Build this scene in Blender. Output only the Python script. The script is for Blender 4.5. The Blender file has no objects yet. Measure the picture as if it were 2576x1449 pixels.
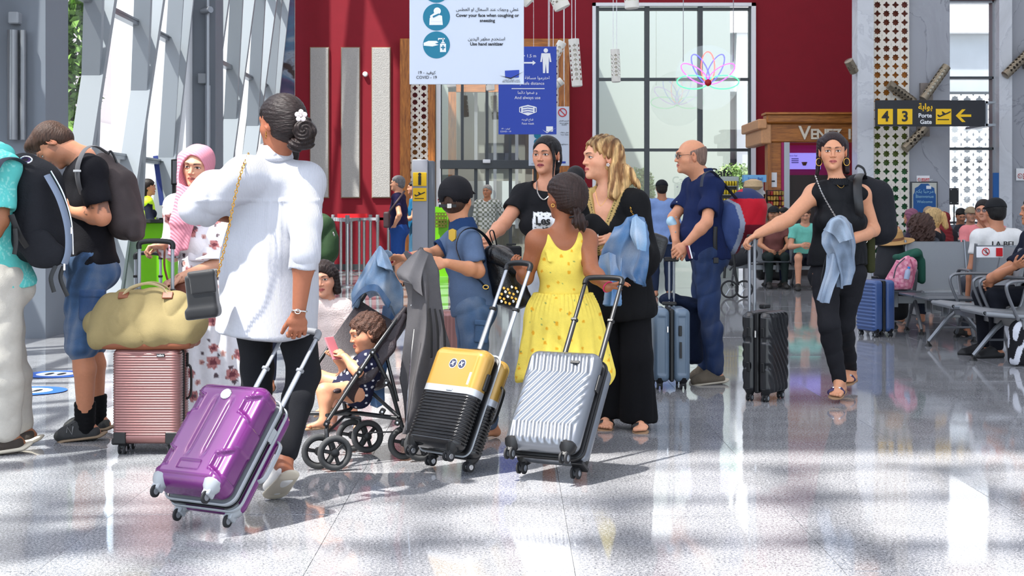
import bpy,math,random,os
import numpy as np
from mathutils import Vector,Matrix
random.seed(7); rng = np.random.default_rng(7)
SC = bpy.context.scene
COL = SC.collection

# ---------------------------------------------------------------- camera, world, sun, exposure
FPX = 3600.0; CH = 1.20; HY = 535.0; CX = 1288.0
cam_d = bpy.data.cameras.new('camera'); cam = bpy.data.objects.new('camera',cam_d); COL.objects.link(cam)
cam.location = (0,0,CH); cam.rotation_euler = (math.pi/2,0,0)
cam_d.sensor_width = 36.0; cam_d.lens = FPX/2576*36; cam_d.shift_y = -(724.5-HY)/2576; cam_d.clip_end = 300
cam_d.dof.use_dof = True; cam_d.dof.focus_distance = 6.8; cam_d.dof.aperture_fstop = 18
SC.camera = cam
SC.view_settings.view_transform = 'Standard'; SC.view_settings.look = 'None'
SC.view_settings.gamma = 1.0; SC.view_settings.use_curve_mapping = False
SC.view_settings.exposure = 0.15
SC.cycles.max_bounces = 7; SC.cycles.diffuse_bounces = 3; SC.cycles.glossy_bounces = 3; SC.cycles.transmission_bounces = 4
SC.cycles.transparent_max_bounces = 10; SC.cycles.caustics_reflective = False; SC.cycles.caustics_refractive = False
SC.cycles.sample_clamp_indirect = 6.0; SC.cycles.use_denoising = True

W = bpy.data.worlds.new('world'); SC.world = W; W.use_nodes = True
_nt = W.node_tree; _bg = _nt.nodes['Background']
_sky = _nt.nodes.new('ShaderNodeTexSky'); _sky.sky_type = 'NISHITA'; _sky.sun_disc = False
_sky.sun_elevation = math.radians(64); _sky.sun_rotation = math.radians(-110); _sky.air_density = 1.0; _sky.dust_density = 2.2; _sky.ozone_density = 1.0
_mx = _nt.nodes.new('ShaderNodeMixRGB'); _mx.inputs['Fac'].default_value = 0.45; _mx.inputs['Color2'].default_value = (3.1,3.1,3.05,1)
_nt.links.new(_sky.outputs['Color'],_mx.inputs['Color1']); _nt.links.new(_mx.outputs['Color'],_bg.inputs['Color'])
_bg.inputs['Strength'].default_value = 0.74
sun_d = bpy.data.lights.new('sun','SUN'); sun = bpy.data.objects.new('sun',sun_d); COL.objects.link(sun)
sun_d.energy = 10.5; sun_d.angle = math.radians(1.1); sun_d.color = (1,.97,.92)
SUNDIR = Vector((.42,.30,-1)).normalized()
sun.rotation_euler = SUNDIR.to_track_quat('-Z','Y').to_euler(); sun.location = (-4,-2,14)

# added fill lights: unseen area panels high under the roof, brightening the hall
for i_,(x_,y_,sx_,sy_,e_) in enumerate(((2.5,9.5,9,3,120),(2.5,17,12,4,180),(2.5,25,12,4,200),(1.5,-6,14,5,300))):
    ld = bpy.data.lights.new('fill_panel','AREA'); ld.shape = 'RECTANGLE'; ld.size = sx_; ld.size_y = sy_; ld.energy = e_; ld.color = (1,.985,.96)
    lo_ = bpy.data.objects.new('fill_panel',ld); lo_.location = (x_,y_,11.7); COL.objects.link(lo_)
# ---------------------------------------------------------------- small helpers
def s2l(c):
    c = np.asarray(c,float)/255.0
    return np.where(c <= .04045,c/12.92,((c+.055)/1.055)**2.4)
def hx(h): return tuple(int(h[i:i+2],16) for i in (0,2,4))
def lin(h): return tuple(s2l(hx(h))) if isinstance(h,str) else tuple(s2l(h))
def J(px,py,D): return np.array([(px-CX)/FPX*D,D,CH-(py-HY)/FPX*D])
def G(px,py):
    D = CH*FPX/(py-HY); return np.array([(px-CX)/FPX*D,D,0.0])
def V(*a): return np.array(a,float)
def nz(v): v = np.asarray(v,float); return v/(np.linalg.norm(v)+1e-12)

def tag(o,label=None,cat=None,group=None,kind=None):
    if label: o['label'] = label
    if cat: o['category'] = cat
    if group: o['group'] = group
    if kind: o['kind'] = kind
    return o
def thing(name,label,cat,loc=(0,0,0),group=None,rz=0):
    o = bpy.data.objects.new(name,None); COL.objects.link(o); o.location = Vector([float(a) for a in loc]); o.rotation_euler = (0,0,rz)
    o.empty_display_size = .1
    return tag(o,label,cat,group)
def wloc(o):
    v = Vector((0,0,0))
    while o is not None: v = v+o.location; o = o.parent
    return v
def mesh_np(verts,faces,smooth=True):
    me = bpy.data.meshes.new('m'); verts = np.asarray(verts,np.float32);
    if isinstance(faces,np.ndarray):
        n,k = faces.shape
        me.vertices.add(len(verts)); me.vertices.foreach_set('co',verts.ravel())
        me.loops.add(n*k); me.loops.foreach_set('vertex_index',faces.astype(np.int32).ravel())
        me.polygons.add(n); me.polygons.foreach_set('loop_start',np.arange(0,n*k,k,dtype=np.int32));
        me.update(calc_edges=True)
    else:
        me.from_pydata([tuple(map(float,v)) for v in verts],[],[tuple(int(i) for i in f) for f in faces]); me.update()
    if smooth: me.polygons.foreach_set('use_smooth',np.ones(len(me.polygons),bool))
    return me
def setcol(me,cols):
    a = me.color_attributes.new('Col','FLOAT_COLOR','POINT')
    c = np.ones((len(me.vertices),4),np.float32); c[:,:3] = cols
    a.data.foreach_set('color',c.ravel())
def obj(name,me,mat,parent=None,world=True,label=None):
    """links a mesh; verts are in world space when world and a parent is given (parents carry location only)"""
    if parent is not None and world:
        L = np.array(wloc(parent),np.float32)
        v = np.empty(len(me.vertices)*3,np.float32); me.vertices.foreach_get('co',v); v = v.reshape(-1,3)-L
        me.vertices.foreach_set('co',v.ravel()); me.update()
    o = bpy.data.objects.new(name,me); COL.objects.link(o); me.name = name
    if mat is not None: me.materials.append(mat)
    if parent is not None: o.parent = parent
    if label: o['label'] = label
    return o

# ---------------------------------------------------------------- materials
_M = {}
def mat(key,col=None,rough=.6,metal=0,spec=.5,bump=None,var=0.0,vscale=20,wave=None,coat=0,sheen=0,sss=0,trans=0,ior=1.45,emit=None,estr=0,alpha=1,aniso=None):
    """col None: reads the mesh attribute Col. bump=(scale,strength[,detail]); wave=(axis,scale,strength)"""
    if key in _M: return _M[key]
    m = bpy.data.materials.new(key); m.use_nodes = True; nt = m.node_tree; b = nt.nodes['Principled BSDF']; L = nt.links
    b.inputs['Roughness'].default_value = rough; b.inputs['Metallic'].default_value = metal
    b.inputs['Specular IOR Level'].default_value = spec; b.inputs['Coat Weight'].default_value = coat; b.inputs['Coat Roughness'].default_value = .08
    b.inputs['Sheen Weight'].default_value = sheen; b.inputs['IOR'].default_value = ior; b.inputs['Transmission Weight'].default_value = trans; b.inputs['Alpha'].default_value = alpha
    if sss:
        b.inputs['Subsurface Weight'].default_value = sss; b.inputs['Subsurface Radius'].default_value = (.6,.25,.12); b.inputs['Subsurface Scale'].default_value = .012
    if emit is not None:
        b.inputs['Emission Color'].default_value = (*lin(emit),1); b.inputs['Emission Strength'].default_value = estr
    tc = nt.nodes.new('ShaderNodeTexCoord')
    if col is None:
        a = nt.nodes.new('ShaderNodeAttribute'); a.attribute_name = 'Col'; src = a.outputs['Color']
    else:
        r = nt.nodes.new('ShaderNodeRGB'); r.outputs[0].default_value = (*lin(col),1); src = r.outputs[0]
    if var:
        n = nt.nodes.new('ShaderNodeTexNoise'); n.inputs['Scale'].default_value = vscale; n.inputs['Detail'].default_value = 6; n.inputs['Roughness'].default_value = .65
        L.new(tc.outputs['Object'],n.inputs['Vector'])
        if aniso:
            mp = nt.nodes.new('ShaderNodeMapping'); mp.inputs['Scale'].default_value = aniso
            L.new(tc.outputs['Object'],mp.inputs['Vector']); L.new(mp.outputs[0],n.inputs['Vector'])
        rr = nt.nodes.new('ShaderNodeMapRange'); rr.inputs['From Min'].default_value = .3; rr.inputs['From Max'].default_value = .7
        rr.inputs['To Min'].default_value = 1-var; rr.inputs['To Max'].default_value = 1+var
        L.new(n.outputs['Fac'],rr.inputs['Value'])
        mu = nt.nodes.new('ShaderNodeVectorMath'); mu.operation = 'SCALE'
        L.new(src,mu.inputs[0]); L.new(rr.outputs[0],mu.inputs['Scale']); src = mu.outputs[0]
    L.new(src,b.inputs['Base Color'])
    nrm = None
    if bump:
        n = nt.nodes.new('ShaderNodeTexNoise'); n.inputs['Scale'].default_value = bump[0]; n.inputs['Detail'].default_value = bump[2] if len(bump) > 2 else 3
        if aniso:
            mp = nt.nodes.new('ShaderNodeMapping'); mp.inputs['Scale'].default_value = aniso
            L.new(tc.outputs['Object'],mp.inputs['Vector']); L.new(mp.outputs[0],n.inputs['Vector'])
        else: L.new(tc.outputs['Object'],n.inputs['Vector'])
        bn = nt.nodes.new('ShaderNodeBump'); bn.inputs['Strength'].default_value = bump[1]; bn.inputs['Distance'].default_value = .01
        L.new(n.outputs['Fac'],bn.inputs['Height']); nrm = bn
    if wave:
        w = nt.nodes.new('ShaderNodeTexWave'); w.bands_direction = wave[0]; w.inputs['Scale'].default_value = wave[1]; w.inputs['Distortion'].default_value = wave[3] if len(wave) > 3 else .6
        L.new(tc.outputs['Object'],w.inputs['Vector'])
        bn = nt.nodes.new('ShaderNodeBump'); bn.inputs['Strength'].default_value = wave[2]; bn.inputs['Distance'].default_value = .004
        L.new(w.outputs['Fac'],bn.inputs['Height'])
        if nrm: L.new(nrm.outputs[0],bn.inputs['Normal'])
        nrm = bn
    if nrm: L.new(nrm.outputs[0],b.inputs['Normal'])
    _M[key] = m; return m
def glassmat(key,col=(1,1,1),refl=.08,rough=.02):
    if key in _M: return _M[key]
    m = bpy.data.materials.new(key); m.use_nodes = True; nt = m.node_tree; nt.nodes.clear()
    o = nt.nodes.new('ShaderNodeOutputMaterial'); t = nt.nodes.new('ShaderNodeBsdfTransparent'); g = nt.nodes.new('ShaderNodeBsdfGlossy'); mi = nt.nodes.new('ShaderNodeMixShader')
    t.inputs[0].default_value = (*col,1); g.inputs['Roughness'].default_value = rough; mi.inputs[0].default_value = refl
    nt.links.new(t.outputs[0],mi.inputs[1]); nt.links.new(g.outputs[0],mi.inputs[2]); nt.links.new(mi.outputs[0],o.inputs[0])
    _M[key] = m; return m
SKIN = mat('skin',None,rough=.48,spec=.4,sss=.12,bump=(160,.06),var=.05,vscale=60)

# ---------------------------------------------------------------- mesh builders
BOXF = [(0,3,2,1),(4,5,6,7),(0,1,5,4),(1,2,6,5),(2,3,7,6),(3,0,4,7)]
class MB:
    def __init__(s): s.v = []; s.f = []; s.c = []; s.n = 0
    def add(s,v,f,col=None):
        v = np.asarray(v,float); s.v.append(v); s.f += [tuple(i+s.n for i in q) for q in f]; s.n += len(v)
        s.c.append(np.tile(np.array(lin(col) if col is not None else (1,1,1)),(len(v),1))); return s
    def box(s,c,h,R=None,col=None,bev=0):
        c = np.asarray(c,float); h = np.asarray(h,float)
        if bev:
            b = min(bev,*(h*.49)); pts = [];
            import itertools
            # chamfered box: 24 verts
            idx = {}
            for sx,sy,sz in itertools.product((-1,1),repeat=3):
                for ax in range(3):
                    p = np.array([sx,sy,sz])*h
                    q = p.copy()
                    for k in range(3):
                        if k != ax: q[k] -= (1 if q[k] > 0 else -1)*b
                    idx[(sx,sy,sz,ax)] = len(pts); pts.append(q)
            F = []
            for ax in range(3):
                o = [k for k in range(3) if k != ax]
                for sg in (-1,1):
                    cs = []
                    for a,b2 in ((-1,-1),(1,-1),(1,1),(-1,1)):
                        k = [0,0,0]; k[ax] = sg; k[o[0]] = a; k[o[1]] = b2; cs.append(idx[(*k,ax)])
                    F.append(tuple(cs))
            for ax in range(3):
                o = [k for k in range(3) if k != ax]
                for a,b2 in itertools.product((-1,1),repeat=2):
                    k0 = [0,0,0]; k1 = [0,0,0]; k0[ax] = -1; k1[ax] = 1
                    for k in (k0,k1): k[o[0]] = a; k[o[1]] = b2
                    F.append((idx[(*k0,o[0])],idx[(*k1,o[0])],idx[(*k1,o[1])],idx[(*k0,o[1])]))
            for sx,sy,sz in itertools.product((-1,1),repeat=3):
                F.append(tuple(idx[(sx,sy,sz,ax)] for ax in range(3)))
            pts = np.array(pts)
            # orient faces outwards
            F2 = []
            for f in F:
                a,b3,c3 = pts[f[0]],pts[f[1]],pts[f[2]]
                nn = np.cross(b3-a,c3-a); ce = pts[list(f)].mean(0)
                F2.append(f if nn@ce > 0 else f[::-1])
            if R is not None: pts = pts@np.asarray(R).T
            return s.add(pts+c,F2,col)
        p = np.array([(-1,-1,-1),(1,-1,-1),(1,1,-1),(-1,1,-1),(-1,-1,1),(1,-1,1),(1,1,1),(-1,1,1)])*h
        if R is not None: p = p@np.asarray(R).T
        return s.add(p+c,BOXF,col)
    def tube(s,pts,r,n=8,col=None,closed=False,caps=True,flat=None):
        pts = [np.asarray(p,float) for p in pts]; m = len(pts)
        rr = [r]*m if np.isscalar(r) else list(r)
        V_ = []; up = None
        for i,p in enumerate(pts):
            a = pts[i-1] if (i > 0 or closed) else pts[0]; b = pts[(i+1) % m] if (i < m-1 or closed) else pts[-1]
            t = nz(b-a)
            if up is None:
                up = np.cross(t,(0,0,1.));
                if np.linalg.norm(up) < .05: up = np.cross(t,(0,1.,0))
                if flat is not None: up = np.asarray(flat[0],float)
            up = nz(up-t*(up@t)); w = np.cross(t,up)
            fa,fb = (1,1) if flat is None else (flat[1],flat[2])
            for k in range(n):
                an = 2*math.pi*k/n; V_.append(p+rr[i]*(math.cos(an)*fa*up+math.sin(an)*fb*w))
        F = []
        for i in range(m if closed else m-1):
            j = (i+1) % m
            for k in range(n):
                l = (k+1) % n; F.append((i*n+k,i*n+l,j*n+l,j*n+k))
        if not closed and caps: F.append(tuple(range(n))[::-1]); F.append(tuple((m-1)*n+k for k in range(n)))
        return s.add(V_,F,col)
    def lathe(s,c,prof,n=20,axis=(0,0,1),col=None):
        """prof: [(radius, height)] along axis"""
        ax = nz(axis); u = np.cross(ax,(1.,0,0));
        if np.linalg.norm(u) < .1: u = np.cross(ax,(0,1.,0))
        u = nz(u); w = np.cross(ax,u); c = np.asarray(c,float); V_ = []; F = []
        for r,h in prof:
            for k in range(n):
                a = 2*math.pi*k/n; V_.append(c+ax*h+r*(math.cos(a)*u+math.sin(a)*w))
        for i in range(len(prof)-1):
            for k in range(n): l = (k+1) % n; F.append((i*n+k,i*n+l,(i+1)*n+l,(i+1)*n+k))
        F.append(tuple(range(n))[::-1]); F.append(tuple((len(prof)-1)*n+k for k in range(n)))
        return s.add(V_,F,col)
    def sphere(s,c,r,n=12,col=None):
        r = np.ones(3)*r; V_ = []; F = []
        for i in range(1,n//2):
            for k in range(n):
                a = math.pi*i/(n//2); b = 2*math.pi*k/n; V_.append(np.array((math.sin(a)*math.cos(b),math.sin(a)*math.sin(b),math.cos(a)))*r+c)
        T = len(V_); V_ += [np.array(c)+(0,0,r[2]),np.array(c)-(0,0,r[2])]; m = n//2-1
        for i in range(m-1):
            for k in range(n): l = (k+1) % n; F.append((i*n+k,(i+1)*n+k,(i+1)*n+l,i*n+l))
        for k in range(n): l = (k+1) % n; F.append((T,k,l)); F.append((T+1,(m-1)*n+l,(m-1)*n+k))
        return s.add(V_,F,col)
    def prism(s,poly,a,b,col=None):
        """poly: 2D points; a,b: functions/frames (origin,u,v) start; b: offset vector"""
        o,u,v = a; o = np.asarray(o,float); P0 = [o+p[0]*np.asarray(u)+p[1]*np.asarray(v) for p in poly]; n = len(P0)
        P1 = [p+np.asarray(b) for p in P0]
        F = [tuple(range(n))[::-1],tuple(range(n,2*n))]+[(i,(i+1) % n,n+(i+1) % n,n+i) for i in range(n)]
        return s.add(P0+P1,F,col)
    def build(s,name,m,parent=None,smooth=False,world=True,label=None,usecol=False):
        me = mesh_np(np.concatenate(s.v),s.f,smooth)
        if usecol: setcol(me,np.concatenate(s.c))
        o = obj(name,me,m,parent,world,label)
        if smooth:
            try: me.set_sharp_from_angle(angle=math.radians(38))
            except Exception: pass
        return o
def rot(ax,ang):
    ax = nz(ax); c,s_ = math.cos(ang),math.sin(ang); x,y,z = ax
    return np.array([[c+x*x*(1-c),x*y*(1-c)-z*s_,x*z*(1-c)+y*s_],[y*x*(1-c)+z*s_,c+y*y*(1-c),y*z*(1-c)-x*s_],[z*x*(1-c)-y*s_,z*y*(1-c)+x*s_,c+z*z*(1-c)]])

# ---------------------------------------------------------------- signed-distance modeller
def RC(a,b,r1,r2=None):
    return ('rc',np.asarray(a,float),np.asarray(b,float),float(r1),float(r1 if r2 is None else r2))
def EC(a,b,ra,rb,s_,f,rz=None):
    """elliptic capsule; ra,rb=(rx,ry); s_,f side and front axes"""
    return ('ec',np.asarray(a,float),np.asarray(b,float),np.asarray(ra,float),np.asarray(rb,float),nz(s_),nz(f),rz)
def EL(c,r,R=None):
    R = np.eye(3) if R is None else np.asarray(R)   # columns are axes
    return ('el',np.asarray(c,float),np.asarray(r,float),R)
def BX(c,h,r=.01,R=None):
    R = np.eye(3) if R is None else np.asarray(R)
    return ('bx',np.asarray(c,float),np.asarray(h,float),float(r),R)
def HS(c,n): return ('hs',np.asarray(c,float),nz(n))
def _ellip(v,r):
    k0 = np.sqrt(((v/r)**2).sum(1)); k1 = np.sqrt(((v/(r*r))**2).sum(1))
    return k0*(k0-1)/np.maximum(k1,1e-6)
def ev(pr,P):
    t = pr[0]
    if t == 'rc':
        _,a,b,r1,r2 = pr; ba = b-a; L2 = max(ba@ba,1e-12)
        h = np.clip(((P-a)@ba)/L2,0,1)
        return np.sqrt((((P-a)-h[:,None]*ba)**2).sum(1))-(r1+(r2-r1)*h)
    if t == 'ec':
        _,a,b,ra,rb,s_,f,rz = pr; ba = b-a; L2 = max(ba@ba,1e-12); q = P-a
        h = np.clip((q@ba)/L2,0,1); v = q-h[:,None]*ba; w = np.cross(s_,f)
        rx = ra[0]+(rb[0]-ra[0])*h; ry = ra[1]+(rb[1]-ra[1])*h; r3 = np.full_like(rx,rz) if rz else np.minimum(rx,ry)
        return _ellip(np.stack([v@s_,v@f,v@w],1),np.stack([rx,ry,r3],1))
    if t == 'el':
        _,c,r,R = pr; return _ellip((P-c)@R,r)
    if t == 'bx':
        _,c,h,r,R = pr; q = np.abs((P-c)@R)-(h-r)
        return np.sqrt((np.maximum(q,0)**2).sum(1))+np.minimum(q.max(1),0)-r
    if t == 'hs': return (P-pr[1])@pr[2]
    if t == 'fn': return pr[1](P)
def bnd(pr):
    t = pr[0]
    if t == 'rc': r = max(pr[3],pr[4]); return np.minimum(pr[1],pr[2])-r,np.maximum(pr[1],pr[2])+r
    if t == 'ec': r = max(*pr[3],*pr[4],pr[7] or 0); return np.minimum(pr[1],pr[2])-r,np.maximum(pr[1],pr[2])+r
    if t == 'el': e = np.abs(pr[3])@pr[2]; return pr[1]-e,pr[1]+e
    if t == 'bx': e = np.abs(pr[4])@pr[2]; return pr[1]-e,pr[1]+e
def smin(a,b,k):
    if k <= 0: return np.minimum(a,b)
    h = np.clip(.5+.5*(b-a)/k,0,1); return b+(a-b)*h-k*h*(1-h)
def run(prog,P,c0=None,R=0.0,disp=None):
    """prog: [(op, prim, k)]; with c0 (distances at block centre) far primitives are skipped"""
    d = np.full(len(P),10.0)
    for i,(op,pr,k) in enumerate(prog):
        if c0 is not None:
            if op == 'u' and c0[i]-R*1.25 > k+.03: continue
            if op == 's' and c0[i]-R*1.25 > k: continue
        e = ev(pr,P)
        if op == 'u': d = smin(d,e,k)
        elif op == 's': d = -smin(-d,e,k)
        elif op == 'i': d = -smin(-d,-e,k)
    if disp is not None: d = d+disp(P)
    return d
def axis(lo,hi,step,fine=()):
    xs = [lo]
    while xs[-1] < hi:
        x = xs[-1]; st = step
        for a,b,f in fine:
            if a-step <= x <= b: st = min(st,f)
        xs.append(x+st)
    return np.array(xs)
def surfnet(D,xs,ys,zs):
    S = (D < 0); nx,ny,nz_ = D.shape
    c = np.zeros((nx-1,ny-1,nz_-1),np.uint8)
    for i in (0,1):
        for j in (0,1):
            for k in (0,1): c += S[i:nx-1+i,j:ny-1+j,k:nz_-1+k]
    act = (c > 0) & (c < 8); I,Jx,K = np.nonzero(act)
    idx = np.full(c.shape,-1,np.int32); idx[I,Jx,K] = np.arange(len(I))
    A = {}
    for i in (0,1):
        for j in (0,1):
            for k in (0,1): A[(i,j,k)] = D[I+i,Jx+j,K+k]
    tot = np.zeros((len(I),3)); cnt = np.zeros(len(I))
    cs = list(A)
    for a in cs:
        for ax in range(3):
            if a[ax] == 0:
                b = list(a); b[ax] = 1; b = tuple(b); va,vb = A[a],A[b]; m = (va < 0) != (vb < 0)
                t = np.where(m,va/np.where(m,va-vb,1),0)
                for q in range(3): tot[:,q] += np.where(m,a[q]+(t if q == ax else 0),0)
                cnt += m
    loc = tot/cnt[:,None]
    Vv = np.stack([xs[I]+loc[:,0]*(xs[I+1]-xs[I]),ys[Jx]+loc[:,1]*(ys[Jx+1]-ys[Jx]),zs[K]+loc[:,2]*(zs[K+1]-zs[K])],1)
    F = []
    for ax in range(3):
        sl0 = [slice(1,-1)]*3; sl0[ax] = slice(0,-1); sl1 = [slice(1,-1)]*3; sl1[ax] = slice(1,None)
        a,b = S[tuple(sl0)],S[tuple(sl1)]; m = a != b; e = np.argwhere(m)
        if not len(e): continue
        o = np.ones(3,int); o[ax] = 0; e = e+o; sg = S[e[:,0],e[:,1],e[:,2]]
        u,v = [(1,2),(2,0),(0,1)][ax]
        def cell(du,dv):
            q = e.copy(); q[:,u] -= du; q[:,v] -= dv; return idx[q[:,0],q[:,1],q[:,2]]
        Q = np.stack([cell(1,1),cell(0,1),cell(0,0),cell(1,0)],1)
        Q[~sg] = Q[~sg][:,::-1]; F.append(Q)
    F = np.concatenate(F); F = F[(F >= 0).all(1)]
    return Vv,F
def sdf_mesh(prog,step,fine=None,disp=None,pad=.02,bounds=None,dmax=.0):
    if bounds is None:
        lo = np.full(3,1e9); hi = -lo
        for op,pr,k in prog:
            if op == 'u' and pr[0] != 'fn':
                a,b = bnd(pr); lo = np.minimum(lo,a); hi = np.maximum(hi,b)
        lo = lo-pad; hi = hi+pad
    else: lo,hi = map(np.asarray,bounds)
    fx = fine or []
    A = [axis(lo[q],hi[q],step,[(c[q]-h[q],c[q]+h[q],f) for c,h,f in fx]) for q in range(3)]
    n = [len(a) for a in A]; D = np.full(n,1.0,np.float32); B = 12
    blocks = []
    for i in range(0,n[0],B):
        for j in range(0,n[1],B):
            for k in range(0,n[2],B):
                blocks.append((i,j,k))
    E = np.array(blocks); H = np.minimum(E+B,np.array(n))-1
    P0 = np.stack([A[q][E[:,q]] for q in range(3)],1); P1 = np.stack([A[q][H[:,q]] for q in range(3)],1)
    C = (P0+P1)/2; R = np.sqrt(((P1-P0)**2).sum(1))/2
    CD = np.stack([ev(pr,C) for _,pr,_ in prog],1)
    tot = run(prog,C)
    near = np.abs(tot) < R*1.45+.035+dmax
    for q in range(len(E)):
        i,j,k = E[q]; a,b,c = H[q]+1
        if not near[q]:
            if tot[q] < 0: D[i:a,j:b,k:c] = -1
            continue
        X,Y,Z = np.meshgrid(A[0][i:a],A[1][j:b],A[2][k:c],indexing='ij')
        P = np.stack([X.ravel(),Y.ravel(),Z.ravel()],1)
        D[i:a,j:b,k:c] = run(prog,P,CD[q],R[q],disp).reshape(X.shape)
    D[0] = 1; D[-1] = 1; D[:,0] = 1; D[:,-1] = 1; D[:,:,0] = 1; D[:,:,-1] = 1
    return surfnet(D,*A)
_dirs = rng.normal(size=(24,3)); _dirs /= np.linalg.norm(_dirs,axis=1)[:,None]; _ph = rng.uniform(0,6.28,24)
def wob(P,f,seed=0):
    """smooth pseudo-noise in about -1..1"""
    o = (seed*5) % 19; s_ = 0
    w = .9*np.sin(P@_dirs[o]*f*.7+_ph[o])
    for q in range(1,4): s_ = s_+np.sin(P@_dirs[o+q]*f*(1+.37*q)+_ph[o+q]+w)
    return s_/3
def folds(P,f,seed=0,stretch=(1,1,.3)):
    """ridged elongated folds 0..1"""
    Q = P*np.array(stretch); return 1-np.abs(wob(Q,f,seed))**.7
# ---------------------------------------------------------------- people
def yaw_vec(deg):   # 0 = away from the camera (+Y), 90 = picture left (-X), 180 = to the camera
    a = math.radians(deg); return np.array([-math.sin(a),math.cos(a),0.])
class Skel: pass
def skel(head,ms,p0,sl,sr,el,er,wl,wr,hl,hr,kl,kr,al,ar,fl,fr,face,up=(0,0,1),hs=1.0,g=1.0,fem=False,handl=None,handr=None,child=False,hipw=1.0,arm=1.0,legr=1.0,toes=None,neckr=None,bust=None,belly=0.0,flat=''):
    k = Skel(); k.__dict__.update({a: (np.asarray(b,float) if isinstance(b,(list,tuple,np.ndarray)) and a not in ('handl','handr') else b) for a,b in locals().items() if a != 'k'})
    k.hf = nz(k.face); k.hu = nz(np.asarray(up,float)-k.hf*(np.asarray(up,float)@k.hf)); k.hr_ = np.cross(k.hf,k.hu)
    k.HR = np.stack([k.hr_,k.hf,k.hu],1)
    k.u = nz(k.ms-k.p0); k.s = k.sr-k.sl; k.Wd = np.linalg.norm(k.s)/2; k.s = nz(k.s-k.u*(k.s@k.u)); k.f = np.cross(k.u,k.s); k.L = np.linalg.norm(k.ms-k.p0)
    k.ps = nz((k.hr-k.hl)-k.u*((k.hr-k.hl)@k.u)); k.pf = np.cross(k.u,k.ps)
    k.sc = k.L/.50
    for s_ in flat:
        getattr(k,'a'+s_)[2] = .088*k.sc; getattr(k,'f'+s_)[2] = .026*k.sc
    return k
def head_prims(k):
    h = k.hs; R = k.HR; c = k.head
    def W_(x,y,z): return c+R@(np.array([x,y,z])*h)
    def E(p,r,Rl=None): return EL(W_(*p),np.array(r)*h,R if Rl is None else R@Rl)
    def T(a,b,r1,r2=None): return RC(W_(*a),W_(*b),r1*h,(r1 if r2 is None else r2)*h)
    ch = k.child
    jw = .050 if not k.fem else .041
    fw = .0585 if k.fem or ch else .062
    P = [('u',E((0,-.014,.030),(.075,.096,.084)),0),('u',E((0,.020,-.028),(fw,.068,.084)),.03*h),
         ('u',E((0,.030,-.070),(jw,.050,.038)),.03*h),('u',E((0,.076,-.094),(.020,.017,.016)),.022*h)]
    for s_ in (-1,1):
        P += [('u',T((s_*.040,.052,-.024),(s_*.046,.030,-.03),.024 if ch else (.0165 if k.fem else .020)),.03*h)]
        P += [('u',T((s_*.012,.086,.026),(s_*.040,.072,.026),.011,.010),.02*h)]
    for s_ in (-1,1):
        P += [('s',E((s_*.031,.096,.004),(.019,.016,.011)),.016*h)]
    for s_ in (-1,1):
        P += [('u',E((s_*.031,.0715,.004),(.0145,.0135,.0125)),.002*h)]
        P += [('u',T((s_*.018,.080,.0115),(s_*.042,.075,.0105),.0042),.006*h)]
    nb = (.0065,.010) if not (ch or k.fem) else (.0055,.0082)
    P += [('u',T((0,.082,.014),(0,.103,-.026),nb[0],nb[1]),.014*h)]
    for s_ in (-1,1): P += [('u',E((s_*.0125,.092,-.029),(.0075,.010,.0065)),.006*h),('s',E((s_*.007,.098,-.0375),(.0035,.005,.003)),.003*h)]
    lp = .0062 if k.fem or ch else .0048
    for s_ in (-1,1):
        P += [('u',T((0,.0915,-.0535),(s_*.021,.079,-.0570),lp,lp*.55),.006*h)]
        P += [('u',T((0,.0905,-.0655),(s_*.018,.079,-.0605),lp*1.2,lp*.6),.006*h)]
    P += [('s',T((-.018,.089,-.0590),(.018,.089,-.0590),.0016),.003*h)]
    for s_ in (-1,1):
        Re = rot((0,0,1),s_*-.35)@rot((1,0,0),-.2)
        P += [('u',E((s_*.0775,-.006,-.004),(.009,.019,.032),Re),.008*h),('s',E((s_*.086,-.000,.000),(.006,.010,.018),Re),.004*h)]
    nr = k.neckr or (.050 if k.fem else .060); nb_ = k.ms+k.u*.02*k.sc
    P += [('u',RC(W_(0,-.018,-.065),nb_,nr*h,nr*h*1.04),.03*h)]
    return P
HAND = dict(curl=(.35,.5,.3),spread=.10,thumb=(.55,.35),sc=1.0)
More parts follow.
